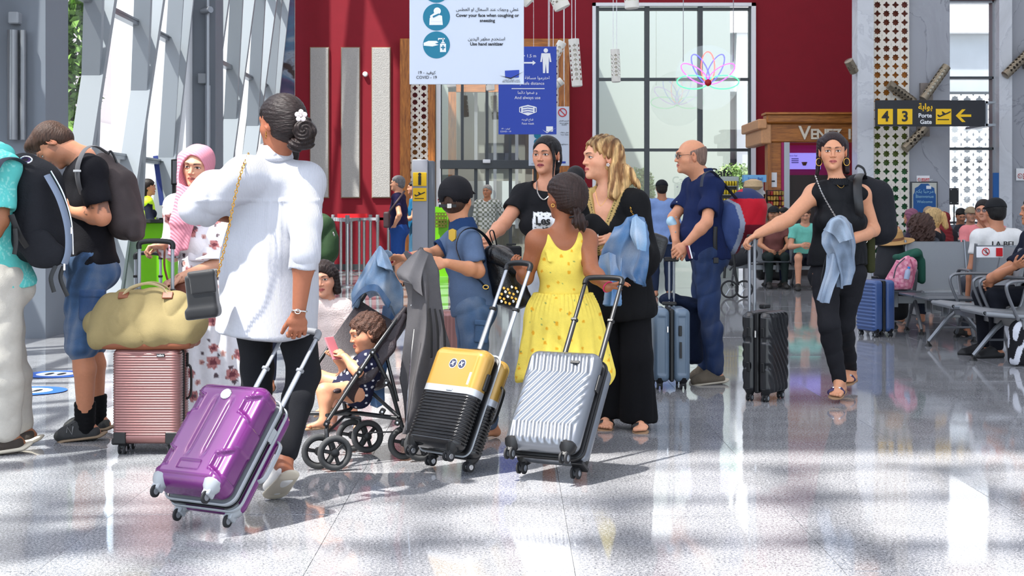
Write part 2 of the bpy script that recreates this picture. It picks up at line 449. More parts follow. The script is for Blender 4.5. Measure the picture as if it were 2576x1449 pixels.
def hand_prims(w,d,n,side,curl=(.35,.5,.3),spread=.10,thumb=(.6,.4),sc=1.0,idx=None):
    """w wrist, d wrist->knuckles, n palm normal; side=+1 when cross(d,n) points to the thumb"""
    d = nz(d); n = nz(n-d*(n@d)); t = np.cross(d,n)*side
    P = [('u',EC(w+d*.012*sc,w+d*.050*sc,(.025*sc,.017*sc),(.036*sc,.013*sc),t,n),.014*sc),('u',EC(w+d*.045*sc,w+d*.078*sc,(.038*sc,.013*sc),(.039*sc,.0105*sc),t,n),.010*sc),
         ('u',RC(w+d*.022*sc+t*.022*sc+n*.006*sc,w+d*.05*sc+t*.034*sc+n*.008*sc,.014*sc),.012*sc)]
    Ls = [.074,.082,.076,.060]
    for q in range(4):
        off = (.0315-.0205*q)*sc; base = w+d*(.084-.004*abs(q-1))*sc+t*off; ln = Ls[q]*sc
        dd = nz(d+t*spread*(1.5-q)*.5); a = 0; p = base; cu = curl if idx is None or q not in idx else idx[q]
        for jx,(fr_,r0,r1) in enumerate(((.46,.0098,.0088),(.30,.0088,.0080),(.24,.0080,.0070))):
            a += cu[jx]; v = nz(dd*math.cos(a)+n*math.sin(a)); e = p+v*ln*fr_
            P.append(('u',RC(p,e,r0*sc,r1*sc),.0045*sc if jx == 0 else .002*sc)); p = e
    tb = w+d*.040*sc+t*.034*sc+n*.008*sc
    v1 = nz(d*math.cos(thumb[0])+t*math.sin(thumb[0])+n*.35); e1 = tb+v1*.040*sc
    v2 = nz(v1*math.cos(thumb[1])+(d*.6-t*.5+n*.5)*math.sin(thumb[1])); e2 = e1+v2*.030*sc
    P += [('u',RC(tb,e1,.0118*sc,.0100*sc),.006*sc),('u',RC(e1,e2,.0100*sc,.0082*sc),.002*sc)]
    return P
def torso_prims(k,i=0.0,g=None):
    g = g or k.g; u,s_,f,W_,c = k.u,k.s,k.f,k.Wd,k.sc
    ms,p0 = k.ms,k.p0; T = []
    hw = np.linalg.norm(k.hr-k.hl)/2
    wst = .74 if k.fem else .84
    T += [('u',EC(ms-u*.085*c,ms-u*.19*c,(W_*.86+i,.088*g*c+i),(W_*.84+i,.105*g*c+i),s_,f),0)]
    T += [('u',EC(ms-u*.24*c,ms-u*.36*c+f*k.belly*.5,(W_*wst*g**.5+i,.098*g*c+i),(W_*wst*g**.5+i,.098*g*c+i+k.belly),s_,f),.06)]
    T += [('u',EC(p0+u*.07*c+f*k.belly*.3,p0-u*.02*c,(hw+.055*c*g+i,.098*g*c+i+k.belly*.6),(hw+.070*c*g+i,.108*g*c+i),k.ps,k.pf),.06)]
    T += [('u',RC(k.sl-s_*-.01,k.sr-s_*.01,.050*c*g+i),.05)]
    nb = ms+u*.035*c
    for sh in (k.sl,k.sr): T += [('u',RC(nb,sh,.040*c+i*.8,.045*c*g+i),.04)]
    b = k.bust if k.bust is not None else (1.0 if (k.fem and not k.child) else 0)
    if b:
        for q in (-1,1): T += [('u',EL(ms-u*.195*c+s_*q*.078*c+f*.070*g*c,np.array([.064,.055,.060])*c*b+i),.04)]
    for q in (-1,1): T += [('u',EL(p0-u*.055*c+k.ps*q*.075*c-k.pf*.055*g*c,np.array([.082,.080,.085])*c+i),.05)]
    return T
def arm_prims(k,side,i=0.0,frac=2.0,i2=None,upto=None):
    """frac: 0..1 down the upper arm, 1..2 down the forearm"""
    S_,E_,W_ = (k.sl,k.el,k.wl) if side == 'l' else (k.sr,k.er,k.wr); a = k.arm*k.sc; i2 = i if i2 is None else i2
    r0,r1,r2 = .052*a,.040*a,.0265*a
    out = [('u',EL(S_,np.ones(3)*(.054*a+i)),.03)]
    e1 = S_+(E_-S_)*min(frac,1); rr = r0+(r1-r0)*min(frac,1)
    ii = i+(i2-i)*min(1,min(frac,1)/max(frac,1e-3))
    out += [('u',RC(S_,e1,r0*.96+i,rr+ii),.03)]
    if frac > 1:
        t = frac-1; m = E_+(W_-E_)*min(.3,t); out += [('u',RC(E_,m,r1+ii,.041*a+ii),.02)]
        if t > .3: out += [('u',RC(m,E_+(W_-E_)*t,.041*a+ii,(.041*a+(r2-.041*a)*((t-.3)/.7))+i2),.02)]
    return out
def leg_prims(k,side,i=0.0,frac=2.0,i2=None,foot=False):
    H_,K_,A_ = (k.hl,k.kl,k.al) if side == 'l' else (k.hr,k.kr,k.ar); a = k.legr*k.sc*k.g**.5; i2 = i if i2 is None else i2
    t1 = min(frac,1); e = H_+(K_-H_)*t1; ii = i+(i2-i)*min(1,t1/max(frac,1e-3))
    out = [('u',RC(H_,e,.086*a+i,.086*a+(.056-.086)*a*t1+ii),.04)]
    if frac > 1:
        t = frac-1; d = nz(A_-K_); back = nz(-k.pf-d*(-k.pf@d)); m = K_+(A_-K_)*min(.3,t)+back*.012*a
        out += [('u',RC(K_,m,.055*a+ii,.054*a+ii),.03)]
        if t > .3: out += [('u',RC(m,K_+(A_-K_)*t,.054*a+ii,(.054+(.036-.054)*((t-.3)/.7))*a+i2),.02)]
    return out
def foot_prims(k,side,i=0.0,shoe=False,sc=1.0):
    A_,F_ = (k.al,k.fl) if side == 'l' else (k.ar,k.fr); c = k.sc*sc
    d = nz(F_-A_); hd = d.copy(); heel_dir = hd-np.array([0,0,1.])*0
    # foot plane: from the heel (under the ankle) to the toe tip
    L_ = np.linalg.norm(F_-A_); x = F_-A_;
    toe = F_; dn = nz(np.cross(np.cross(x,(0,0,-1.)),x)) if abs(nz(x)[2]) < .97 else nz(np.cross(np.cross(x,-k.pf),x))
    fl = nz(toe-(A_+dn*.055*c))
    heel = A_+dn*.056*c-fl*.036*c; w = np.cross(fl,dn)
    ball = toe-fl*.045*c+(-dn)*0
    P = [('u',RC(A_,heel+fl*.01,.034*c+i,.030*c+i),.02),('u',EC(heel+fl*.02,ball-dn*.004,(.031*c+i,.026*c+i),(.045*c+i,.020*c+i),w,dn),.02),('u',RC(A_+fl*.015,ball-dn*.012*c,.030*c+i,.018*c+i),.02)]
    return P,dict(fl=fl,dn=dn,w=w,heel=heel,ball=ball,toe=toe,c=c)
def toe_prims(fi):
    P = []
    for q,(o,ln,r) in enumerate(((-.032,.030,.0125),(-.012,.030,.0095),(.004,.027,.009),(.019,.022,.0085),(.032,.016,.008))):
        b = fi['ball']+fi['w']*o*fi['c']*fi.get('mir',1); P.append(('u',RC(b,b+fi['fl']*(ln+.012)*fi['c']+fi['dn']*.005,r*fi['c']*1.1,r*fi['c']),.006))
    return P
def face_col(k,base,lip,brow=(40,28,22),iris=(52,34,24),stubble=None,lidc=None,blush=None,nail=None,tatt=None,makeup=True):
    base = s2l(base); lip = s2l(lip); brow = s2l(brow); iris = s2l(iris)
    def fn(Pw):
        n = len(Pw); c = np.tile(base,(n,1)); Q = ((Pw-k.head)@k.HR)/k.hs
        inh = (np.abs(Q) < np.array([.12,.14,.15])).all(1); ix = np.nonzero(inh)[0]
        if len(ix):
            q = Q[ix]; x,y,z = np.abs(q[:,0]),q[:,1],q[:,2]; cc = c[ix]
            def blend(cc,w,col): w = np.clip(w,0,1)[:,None]; return cc*(1-w)+np.asarray(col)*w
            # cheeks and ears a little redder
            cc = blend(cc,.30*np.exp(-((x-.040)**2+(z+.030)**2)/.0004)*(y > .03),base*np.array([1.12,.78,.72]))
            cc = blend(cc,.25*(x > .072),base*np.array([1.1,.7,.62]))
            cc = blend(cc,.22*np.exp(-((x-.0)**2+(z+.03)**2)/.0002)*(y > .09),base*np.array([1.1,.78,.7]))
            if stubble is not None:
                w = np.clip((-.030-z)/.02,0,1)*(y > -.01)*(.95-.6*np.exp(-((x)**2/.0006+(z+.08)**2/.0001)*0))
                ms = np.exp(-((z+.044)/.007)**2)*(x < .03)*(y > .07); w = np.maximum(w*stubble[1],ms*stubble[1])
                w = np.where((x > .055) & (z < .0) & (z > -.05) & (y < .03) & (y > -.0),stubble[1]*.8,w)
                cc = blend(cc,w,s2l(stubble[0]))
            # lips
            zc = -.0595; up_ = np.clip(1-((x/.0245)**2+((z-zc-.0010)/.0095)**2)**2,0,1)
            cc = blend(cc,(up_ > .15)*(y > .068)*.95,lip)
            cc = blend(cc,(np.abs(z-zc) < .0015)*(x < .023)*(y > .068)*.85,lip*.25)
            # brows
            bz = .0235+.004*np.sin(np.clip((x-.012)/.036,0,1)*math.pi*.75); th = .0036*np.clip(1.25-(x-.012)/.04,.35,1)
            cc = blend(cc,((np.abs(z-bz) < th) & (x > .012) & (x < .050) & (y > .05))*.9,brow)
            # eyes
            ex = (x-.031)/.0150; lidz = .0036+.0056*np.sqrt(np.clip(1-ex**2,0,1)); lowz = .0040-.0048*np.sqrt(np.clip(1-ex**2,0,1))
            ine = (np.abs(ex) < 1) & (z < lidz) & (z > lowz) & (y > .06)
            cc = blend(cc,.35*np.exp(-(((x-.031)/.02)**2+((z-.005)/.011)**2))*(y > .05),base*np.array([.62,.5,.46]))
            line = (np.abs(ex) < 1.1) & (np.abs(z-lidz) < .0021) & (y > .055);
            cc = blend(cc,ine*1.0,s2l((225,218,212)))
            ir = ((x-.031)**2+(z-.0045)**2) < .0064**2; cc = blend(cc,(ine & ir)*1.0,iris)
            ip = ((x-.031)**2+(z-.0045)**2) < .003**2; cc = blend(cc,(ine & ip)*1.0,iris*.15)
            cc = blend(cc,line*(.95 if makeup else .7),(.012,.008,.006))
            c[ix] = cc
        if tatt is not None: c = tatt(Pw,c)
        return c
    return fn
def body(root,k,colfn,res=.010,hres=.0030,handres=.0042,fine_head=True,feet='bare',fine_hands=True,name='body',extra=(),toes=True,legs=True):
    P = torso_prims(k)
    for s_ in 'lr': P += arm_prims(k,s_)
    if legs:
        for s_ in 'lr': P += leg_prims(k,s_)
        for s_,m in (('l',1),('r',-1)):
            q,fi = foot_prims(k,s_); P += q
            if feet == 'bare' and toes: fi['mir'] = m; P += toe_prims(fi)
    fine = []
    for s_,hd,w,e in (('l',k.handl,k.wl,k.el),('r',k.handr,k.wr,k.er)):
        h = dict(hd or {}); d = np.asarray(h.pop('d',w-e),float); n = h.pop('n',None)
        if n is None: n = -k.s*(-1 if s_ == 'l' else 1)
        n = np.asarray(n,float); side = 1 if s_ == 'l' else -1
        sc = h.pop('sc',1.0)*k.sc*(1.0 if not k.fem else .93)
        side = side*h.pop('flip',1)
        P += hand_prims(w,d,n,side,sc=sc,**h)
        if fine_hands: fine.append((w+nz(d)*.09*sc,np.ones(3)*.115*sc,handres))
    P += head_prims(k)+list(extra)
    if fine_head: fine.append((k.head,np.abs(k.HR)@np.array([.095,.12,.135])*k.hs,hres))
    v,f = sdf_mesh(P,res,fine)
    me = mesh_np(v,f); setcol(me,colfn(v)); return obj(name,me,SKIN,root)
def cloth(root,name,prog,m,res=.009,disp=None,col=None,label=None,fine=None,dmax=.02,pad=.03):
    v,f = sdf_mesh(prog,res,fine,disp,dmax=dmax,pad=pad); me = mesh_np(v,f)
    if col is not None: setcol(me,col(v) if callable(col) else np.tile(s2l(hx(col) if isinstance(col,str) else col),(len(v),1)))
    return obj(name,me,m,root,label=label)
def hair_base(k,thick=.012,hairline=.062,back=-.075,side=True,low=-.08):
    """skull cap of hair with the face left free"""
    h = k.hs; R = k.HR
    def W_(x,y,z): return k.head+R@(np.array([x,y,z])*h)
    t = thick
    P = [('u',EL(W_(0,-.016,.032),np.array([.078+t,.098+t,.086+t])*h,R),0),('u',EL(W_(0,-.050,-.030),np.array([.062+t,.055+t,.055])*h,R),.03*h)]
    P += [('s',EL(W_(0,.115,hairline-.090),np.array([.084,.080,.098])*h,R),.012*h)]
    for q in (-1,1): P += [('s',EL(W_(q*.090,.028,-.050),np.array([.036,.056,.066])*h,R),.006*h),('s',EL(W_(q*.088,.062,.005),np.array([.034,.046,.064])*h,R),.010*h)]
    return P,W_
def strands(k,amp=.0035,f=90,ax=None,seed=0):
    c = k.head
    def fn(Pw):
        q = ((Pw-c)@k.HR)/k.hs; th = np.arctan2(q[:,0],q[:,2]+.02*0+.001);
        return amp*.55*(np.sin(th*f*.5+wob(q,25,seed)*3)+.6*np.sin(th*f+q[:,1]*60+wob(q,45,seed+1)*2))*.5
    return fn
def limb_frame(a,b): return nz(np.asarray(b)-np.asarray(a))
def cord(root,name,pts,r,m,n=6,label=None,flat=None):
    b = MB(); b.tube(smooth_pts(pts),r,n,flat=flat); return b.build(name,m,root,smooth=True,label=label)
def smooth_pts(pts,n=6):
    pts = [np.asarray(p,float) for p in pts]
    if len(pts) < 3: return pts
    out = []
    for i in range(len(pts)-1):
        p0 = pts[max(i-1,0)]; p1 = pts[i]; p2 = pts[i+1]; p3 = pts[min(i+2,len(pts)-1)]
        for t in np.linspace(0,1,n,endpoint=False):
            out.append(.5*((2*p1)+(-p0+p2)*t+(2*p0-5*p1+4*p2-p3)*t*t+(-p0+3*p1-3*p2+p3)*t**3))
    out.append(pts[-1]); return out
def chain(root,name,pts,m,r=.004,link=.012):
    P = smooth_pts(pts,12); d = [0]
    for a,b in zip(P,P[1:]): d.append(d[-1]+np.linalg.norm(b-a))
    b = MB(); n = int(d[-1]/link); P = np.array(P); d = np.array(d)
    for q in range(n):
        t = (q+.5)*link; c = np.array([np.interp(t,d,P[:,i]) for i in range(3)]); c2 = np.array([np.interp(t+.003,d,P[:,i]) for i in range(3)]); ax = nz(c2-c)
        u = nz(np.cross(ax,(0,1.,.3) if q % 2 else (1.,0,.3)))
        b.tube([c+ax*link*.62*math.cos(a)+u*r*math.sin(a) for a in np.linspace(0,2*math.pi,7)[:-1]],r*.38,4,closed=True)
    return b.build(name,m,root,smooth=True)
def strap(root,name,pts,w,th,m,flatdir,label=None):
    """flat band: flatdir = direction of its thin side at the start"""
    b = MB(); b.tube(smooth_pts(pts),1.0,8,flat=(flatdir,th/2,w/2)); return b.build(name,m,root,smooth=True,label=label)
def person(label,k,group=None):
    loc = k.p0.copy(); loc[2] = 0
    return thing('person',label,'person',loc,group)
# ================================================================ THE ROOM
RZ = 12.0
def struct(name,mb,m,parent=None,smooth=False,usecol=False):
    o = mb.build(name,m,parent,smooth=smooth,usecol=usecol)
    if parent is None: o['kind'] = 'structure'
    return o
def bx(name,lo,hi,m,parent=None,bev=0,label=None):
    lo = np.array(lo,float); hi = np.array(hi,float); b = MB(); b.box((lo+hi)/2,(hi-lo)/2,bev=bev); return b.build(name,m,parent,label=label)
# polished granite
def granite():
    m = bpy.data.materials.new('granite'); m.use_nodes = True; nt = m.node_tree; b = nt.nodes['Principled BSDF']; L = nt.links
    tc = nt.nodes.new('ShaderNodeNewGeometry')
    def noise(sc,det=2,rough=.5):
        n = nt.nodes.new('ShaderNodeTexNoise'); n.inputs['Scale'].default_value = sc; n.inputs['Detail'].default_value = det; n.inputs['Roughness'].default_value = rough
        L.new(tc.outputs['Position'],n.inputs['Vector']); return n
    n1 = noise(95,3,.7); n2 = noise(260,2,.6); n3 = noise(4,4,.6)
    r1 = nt.nodes.new('ShaderNodeValToRGB'); e = r1.color_ramp.elements
    e[0].position = .36; e[0].color = (.05,.052,.06,1); e[1].position = .62; e[1].color = (.56,.56,.57,1)
    x = e.new(.46); x.color = (.20,.205,.22,1); x = e.new(.54); x.color = (.34,.34,.355,1)
    mx = nt.nodes.new('ShaderNodeMixRGB'); mx.blend_type = 'MIX'; mx.inputs[0].default_value = .45; L.new(n1.outputs['Fac'],mx.inputs[1]); L.new(n2.outputs['Fac'],mx.inputs[2])
    L.new(mx.outputs[0],r1.inputs[0])
    mr = nt.nodes.new('ShaderNodeMapRange'); mr.inputs[1].default_value = .3; mr.inputs[2].default_value = .7; mr.inputs[3].default_value = .86; mr.inputs[4].default_value = 1.14; L.new(n3.outputs['Fac'],mr.inputs[0])
    oi = nt.nodes.new('ShaderNodeObjectInfo'); m2 = nt.nodes.new('ShaderNodeMapRange'); m2.inputs[3].default_value = .95; m2.inputs[4].default_value = 1.05; L.new(oi.outputs['Random'],m2.inputs[0])
    mm = nt.nodes.new('ShaderNodeMath'); mm.operation = 'MULTIPLY'; L.new(mr.outputs[0],mm.inputs[0]); L.new(m2.outputs[0],mm.inputs[1])
    sc = nt.nodes.new('ShaderNodeVectorMath'); sc.operation = 'SCALE'; L.new(r1.outputs[0],sc.inputs[0]); L.new(mm.outputs[0],sc.inputs['Scale']); L.new(sc.outputs[0],b.inputs['Base Color'])
    b.inputs['Roughness'].default_value = .055; b.inputs['Specular IOR Level'].default_value = .5; b.inputs['IOR'].default_value = 1.5
    return m
GRAN = granite()
def marble(key,base,vein,sc=1.2):
    m = bpy.data.materials.new(key); m.use_nodes = True; nt = m.node_tree; b = nt.nodes['Principled BSDF']; L = nt.links
    tc = nt.nodes.new('ShaderNodeTexCoord'); n = nt.nodes.new('ShaderNodeTexNoise'); n.inputs['Scale'].default_value = sc; n.inputs['Detail'].default_value = 9; n.inputs['Roughness'].default_value = .62; n.inputs['Distortion'].default_value = 1.3
    L.new(tc.outputs['Object'],n.inputs['Vector']); r = nt.nodes.new('ShaderNodeValToRGB'); e = r.color_ramp.elements
    e[0].position = .30; e[0].color = (*lin(base),1); e[1].position = .75; e[1].color = (*(np.array(lin(base))*.82),1)
    for p_,c_ in ((.485,np.array(lin(base))*.95),(.50,lin(vein)),(.515,np.array(lin(base))*1.02)): x = e.new(p_); x.color = (*[float(q) for q in c_],1)
    L.new(n.outputs['Fac'],r.inputs[0]); L.new(r.outputs[0],b.inputs['Base Color']); b.inputs['Roughness'].default_value = .22; return m
MARB = marble('marble',(158,160,168),(126,128,136),.8); MARBW = marble('marble_white',(206,208,214),(188,190,198),.8)
def wood(key,c1,c2,sc=(1,1,8)):
    m = bpy.data.materials.new(key); m.use_nodes = True; nt = m.node_tree; b = nt.nodes['Principled BSDF']; L = nt.links
    tc = nt.nodes.new('ShaderNodeTexCoord'); mp = nt.nodes.new('ShaderNodeMapping'); mp.inputs['Scale'].default_value = sc; n = nt.nodes.new('ShaderNodeTexNoise'); n.inputs['Scale'].default_value = 3; n.inputs['Detail'].default_value = 8; n.inputs['Roughness'].default_value = .7
    L.new(tc.outputs['Object'],mp.inputs[0]); L.new(mp.outputs[0],n.inputs['Vector']); r = nt.nodes.new('ShaderNodeValToRGB'); e = r.color_ramp.elements
    e[0].position = .32; e[0].color = (*lin(c1),1); e[1].position = .68; e[1].color = (*lin(c2),1); L.new(n.outputs['Fac'],r.inputs[0]); L.new(r.outputs[0],b.inputs['Base Color']); b.inputs['Roughness'].default_value = .45; return m
WOODV = wood('wood_v',(120,62,16),(196,122,50),(9,9,1)); WOODH = wood('wood_h',(126,68,18),(204,128,52),(1,9,9))
RED = mat('red_wall',(132,3,28),rough=.75,bump=(300,.25),var=.05,vscale=3)
PLA = mat('white_plaster',(226,228,232),rough=.8,var=.02)
GREYW = mat('grey_paint',(112,118,127),rough=.6,var=.03,vscale=1.5)
FINC = mat('fin_paint',(148,154,160),rough=.55)
ALU = mat('aluminium',(150,154,160),rough=.35,metal=.7)
STEEL = mat('steel',(190,190,192),rough=.25,metal=1)
CHROME = mat('chrome',(225,225,228),rough=.12,metal=1)
DKFR = mat('dark_frame',(70,74,78),rough=.4,metal=.3)
GASK = mat('gasket',(28,30,34),rough=.6)
GLASS = glassmat('window_glass',(.98,1,1),.05)
BLACK = mat('black_plastic',(18,18,20),rough=.42)
WHITE = mat('white_paint',(236,237,240),rough=.5)
GREYP = mat('grey_plastic',(120,122,126),rough=.45)

# ---- floor: slabs up to 20 m, beyond them one continued surface
fl = MB(); fl.box((0,22,-.03),(30,34,.02)); floor = struct('floor',fl,mat('grout',(150,152,155),rough=.4))
TS = .90
tm = MB(); g = .0007; tm.box((0,0,-.004),(TS/2-g,TS/2-g,.006),bev=.0006); tmesh = mesh_np(np.concatenate(tm.v),tm.f,False); tmesh.materials.append(GRAN)
tx = [(-6.9+TS*i) for i in range(16)]; ty = [3.32+TS*j for j in range(18)]
for jy in ty:
    for ix in tx:
        if abs(ix) > jy*.40+1.2: continue
        o = bpy.data.objects.new('tile',tmesh); COL.objects.link(o); o.parent = floor
        o.location = (ix+.36,jy+.12,-.002+random.uniform(-.0003,.0003)); o.rotation_euler = (math.radians(random.gauss(0,.07)),math.radians(random.gauss(0,.07)),0)
far = MB()
for i in range(-26,27):
    for j in range(-6,45):
        x,y = tx[0]+.36+TS*(i+7),ty[0]+.12+TS*j
        ix = tx[0]+TS*(i+7)
        if (0 <= i+7 < 16) and (0 <= j < 18) and abs(ix) <= ty[0]*1+TS*j*1.0*.40/.40*.40+0 and abs(tx[min(max(i+7,0),15)]) <= (ty[min(max(j,0),17)])*.40+1.2: continue
        far.box((x,y,-.006+random.uniform(-.0003,.0003)),(TS/2-g,TS/2-g,.006),rot((1,0,0),math.radians(random.gauss(0,.05)))@rot((0,1,0),math.radians(random.gauss(0,.05))))
o = far.build('tile_field',GRAN,floor); o['kind'] = 'stuff'
# ---- roof: slab; unseen pierced skylight added to dapple the near floor with sun
CEIL = mat('ceiling_white',(232,233,235),rough=.8)
roof = MB(); z = RZ
sky_x0,sky_x1,sky_y0,sky_y1 = -11.0,6.0,-3.2,3.62
roof.box((3.2,17,z),(8.8,13.4,.15)); roof.box((9,.2,z),(3,3.4,.15)); roof.box((3.2,-7.6,z),(8.8,4.4,.15))
ceil = struct('ceiling',roof,CEIL)
lat = MB(); cs = .80;
for i in range(int((sky_x1-sky_x0)/cs)):
    for j in range(int((sky_y1-sky_y0)/cs)):
        c = np.array([sky_x0+cs*(i+.5),sky_y0+cs*(j+.5)]); h = cs/2
        if random.random() < .06:
            lat.box((c[0],c[1],z),(h,h,.02)); continue
        R_ = random.uniform(.82,1.36)*h; n = 16; a0 = random.uniform(0,.4); sq = []; ho = []
        for q in range(n):
            a = 2*math.pi*q/n; d = np.array([math.cos(a),math.sin(a)]); sq.append(c+d*h/max(abs(d)))
            rr = R_*(1 if q % 2 == 0 else .78); rr = min(rr,h/max(abs(d))*.985); ho.append(c+d*rr)
        vs = [(*p,z-.02) for p in sq]+[(*p,z-.02) for p in ho]+[(*p,z+.02) for p in sq]+[(*p,z+.02) for p in ho]
        F = []
        for q in range(n):
            r = (q+1) % n; F += [(q,n+q,n+r,r),(2*n+q,2*n+r,3*n+r,3*n+q),(n+q,3*n+q,3*n+r,n+r)]
        lat.add(vs,F)
lo = lat.build('skylight_gobo',CEIL,ceil)
# ---- far wall (red) at 30 m with openings
WD = 30.0
def WX(px,D=WD): return (px-CX)/FPX*D
def WZ(py,D=WD): return CH-(py-HY)/FPX*D
wb = MB()
px0,px1 = WX(1007),WX(1432); wx0,wx1 = WX(1490),WX(1900); ptop = WZ(100); wtop = WZ(8)
for a,b,z0,z1 in ((WX(742),px0,0,9.5),(px1,wx0,0,9.5),(wx1,WX(2290),0,9.5),(px0,px1,ptop,9.5),(wx0,wx1,wtop,9.5)):
    wb.box(((a+b)/2,WD+.15,(z0+z1)/2),((b-a)/2,.15,(z1-z0)/2))
struct('wall_back',wb,RED)
bx('baseboard_back',(WX(742),WD-.02,0),(px0,WD,.12),DKFR)['kind'] = 'structure'
# stone panels with fine tracery
STONE = mat('stone_panel',(176,172,168),rough=.8,bump=(70,.9),var=.16,vscale=55)
for q,(a,b) in enumerate(((780,828),(858,906),(935,983))):
    t = thing('wall_panel',['leftmost tall grey textured stone panel on the red wall','middle tall grey textured stone panel on the red wall','tall grey textured stone panel beside the wooden portal'][q],'panel',(WX((a+b)/2),WD,0),'tall stone panels on the red wall')
    bx('stone_face',(WX(a)+.015,WD-.05,WZ(496)),(WX(b)-.015,WD-.012,WZ(121)),STONE,t,bev=.005)
    bx('edge_frame',(WX(a),WD-.03,WZ(497)-.01),(WX(b),WD,WZ(120)+.01),mat('panel_edge',(150,120,96),rough=.6),t)
m = MB(); m.lathe((WX(919),WD,WZ(187)),[(.0,-.06),(.04,-.055),(.055,-.03),(.055,0)],14,(0,1,0)); tag(m.build('ceiling_sensor',WHITE,None,True),'small round white detector on the red wall between stone panels','detector')

# ---- pierced girih lattice builder: plate with star and polygon holes, real geometry
def girih(b,o,u,v,w,h,th,cell,col_fn=None,seed=1):
    """adds to MB b a plate at o spanned by unit u (width w) and v (height h), thickness th along cross(u,v)"""
    R_ = random.Random(seed); n = np.cross(u,v); nx,ny = max(1,round(w/cell)),max(1,round(h/cell)); cx_,cy_ = w/nx,h/ny
    for i in range(nx):
        for j in range(ny):
            quad(b,o,u,v,n,cx_*i,cy_*j,cx_,cy_,th,(i+j) % 2)
def quad(b,o,u,v,n,x0,y0,cw,chh,th,odd):
    # split the cell in 4 sub cells around its centre and corners, each with one polygon hole
    import itertools
    sub = [(0,0),(1,0),(0,1),(1,1)]
    for (a,c) in sub:
        sx,sy = x0+a*cw/2,y0+c*chh/2; w2,h2 = cw/2,chh/2; cen = np.array([sx+w2/2,sy+h2/2]); N = 16
        kind = (a+c+odd) % 2
        sq = []; ho = []
        for q in range(N):
            t = 2*math.pi*q/N+math.pi/16*0; d = np.array([math.cos(t),math.sin(t)]); m_ = 1/max(abs(d[0])/(w2/2),abs(d[1])/(h2/2)); sq.append(cen+d*m_)
            rr = (.42 if q % 2 == 0 else .31)*min(w2,h2) if kind == 0 else (.44 if q % 4 == 0 else .24+.10*(q % 2))*min(w2,h2)*.92
            ho.append(cen+d*min(rr,m_*.9))
        P = [np.asarray(o)+p[0]*u+p[1]*v for p in sq]+[np.asarray(o)+p[0]*u+p[1]*v for p in ho]
        P2 = [p+n*th for p in P]; F = []
        for q in range(N):
            r = (q+1) % N; F += [(2*N+q,2*N+r,3*N+r,3*N+q),(q,N+q,N+r,r),(N+r,N+q,3*N+q,3*N+r)]
        b.add(P+P2,F)
GX,GZ,GY = V(1,0,0),V(0,0,1),V(0,1,0)
CREAM = mat('lattice_white',(226,218,206),rough=.6)
# ---- wooden portal
pt = thing('door_surround','large orange wooden portal with white star lattice strips around the glass door','portal',((px0+px1)/2,WD,0))
def pbox(nm,a,b,z0,z1,y0,y1,m): return bx(nm,(WX(a),y0,z0),(WX(b),y1,z1),m,pt,bev=.01)
pbox('jamb',1008,1034,0,ptop,WD-.22,WD-.01,WOODV); pbox('jamb',1078,1096,0,ptop-.1,WD-.18,WD-.01,WOODV)
pbox('jamb',1405,1432,0,ptop,WD-.22,WD-.01,WOODV); pbox('jamb',1350,1366,0,ptop-.1,WD-.18,WD-.01,WOODV)
bx('lintel',(WX(1034),WD-.2,ptop-.35),(WX(1405),WD-.01,ptop),WOODH,pt,bev=.01)
GOLD = mat('amber_back',(176,104,38),rough=.6); MARO = mat('maroon_back',(128,30,34),rough=.6)
for a,b in ((1034,1078),(1366,1405)):
    g_ = MB(); girih(g_,V(WX(a),WD-.10,0),GX,GZ,WX(b)-WX(a),ptop-.35,.03,.30); g_.build('lattice_strip',CREAM,pt)
    bx('amber_panel',(WX(a),WD-.02,0),(WX(b),WD-.012,WZ(300)),GOLD,pt); bx('maroon_panel',(WX(a),WD-.02,WZ(300)),(WX(b),WD-.012,ptop-.35),MARO,pt)
# automatic glass door
dz = WZ(412)
dt = thing('door_1',None,None,(WX(1225),WD,0)); dt['kind'] = 'structure'
bx('header_beam',(WX(1108),WD-.12,WZ(425)),(WX(1352),WD+.1,WZ(403)),DKFR,dt,bev=.01)
bx('sensor_box',(WX(1215),WD-.2,WZ(411)),(WX(1234),WD-.12,WZ(402)),WHITE,dt,bev=.01)
for q in (1108,1148,1197,1226,1284,1346):
    bx('mullion',(WX(q)-.035,WD-.03,0),(WX(q)+.035,WD+.05,WZ(425)),DKFR,dt)
for q in (1108,1163,1225,1283,1346): bx('mullion',(WX(q)-.03,WD-.02,WZ(403)),(WX(q)+.03,WD+.05,ptop-.3),DKFR,dt)
for a,b in ((1108,1148),(1148,1226),(1226,1284),(1284,1346)): bx('glass_pane',(WX(a),WD,.02),(WX(b),WD+.012,WZ(425)),GLASS,dt)
bx('glass_pane',(WX(1108),WD,WZ(403)),(WX(1346),WD+.012,ptop-.3),GLASS,dt)
bx('trim_1',(WX(1098),WD-.1,0),(WX(1109),WD+.02,ptop-.35),WHITE)['kind'] = 'structure'
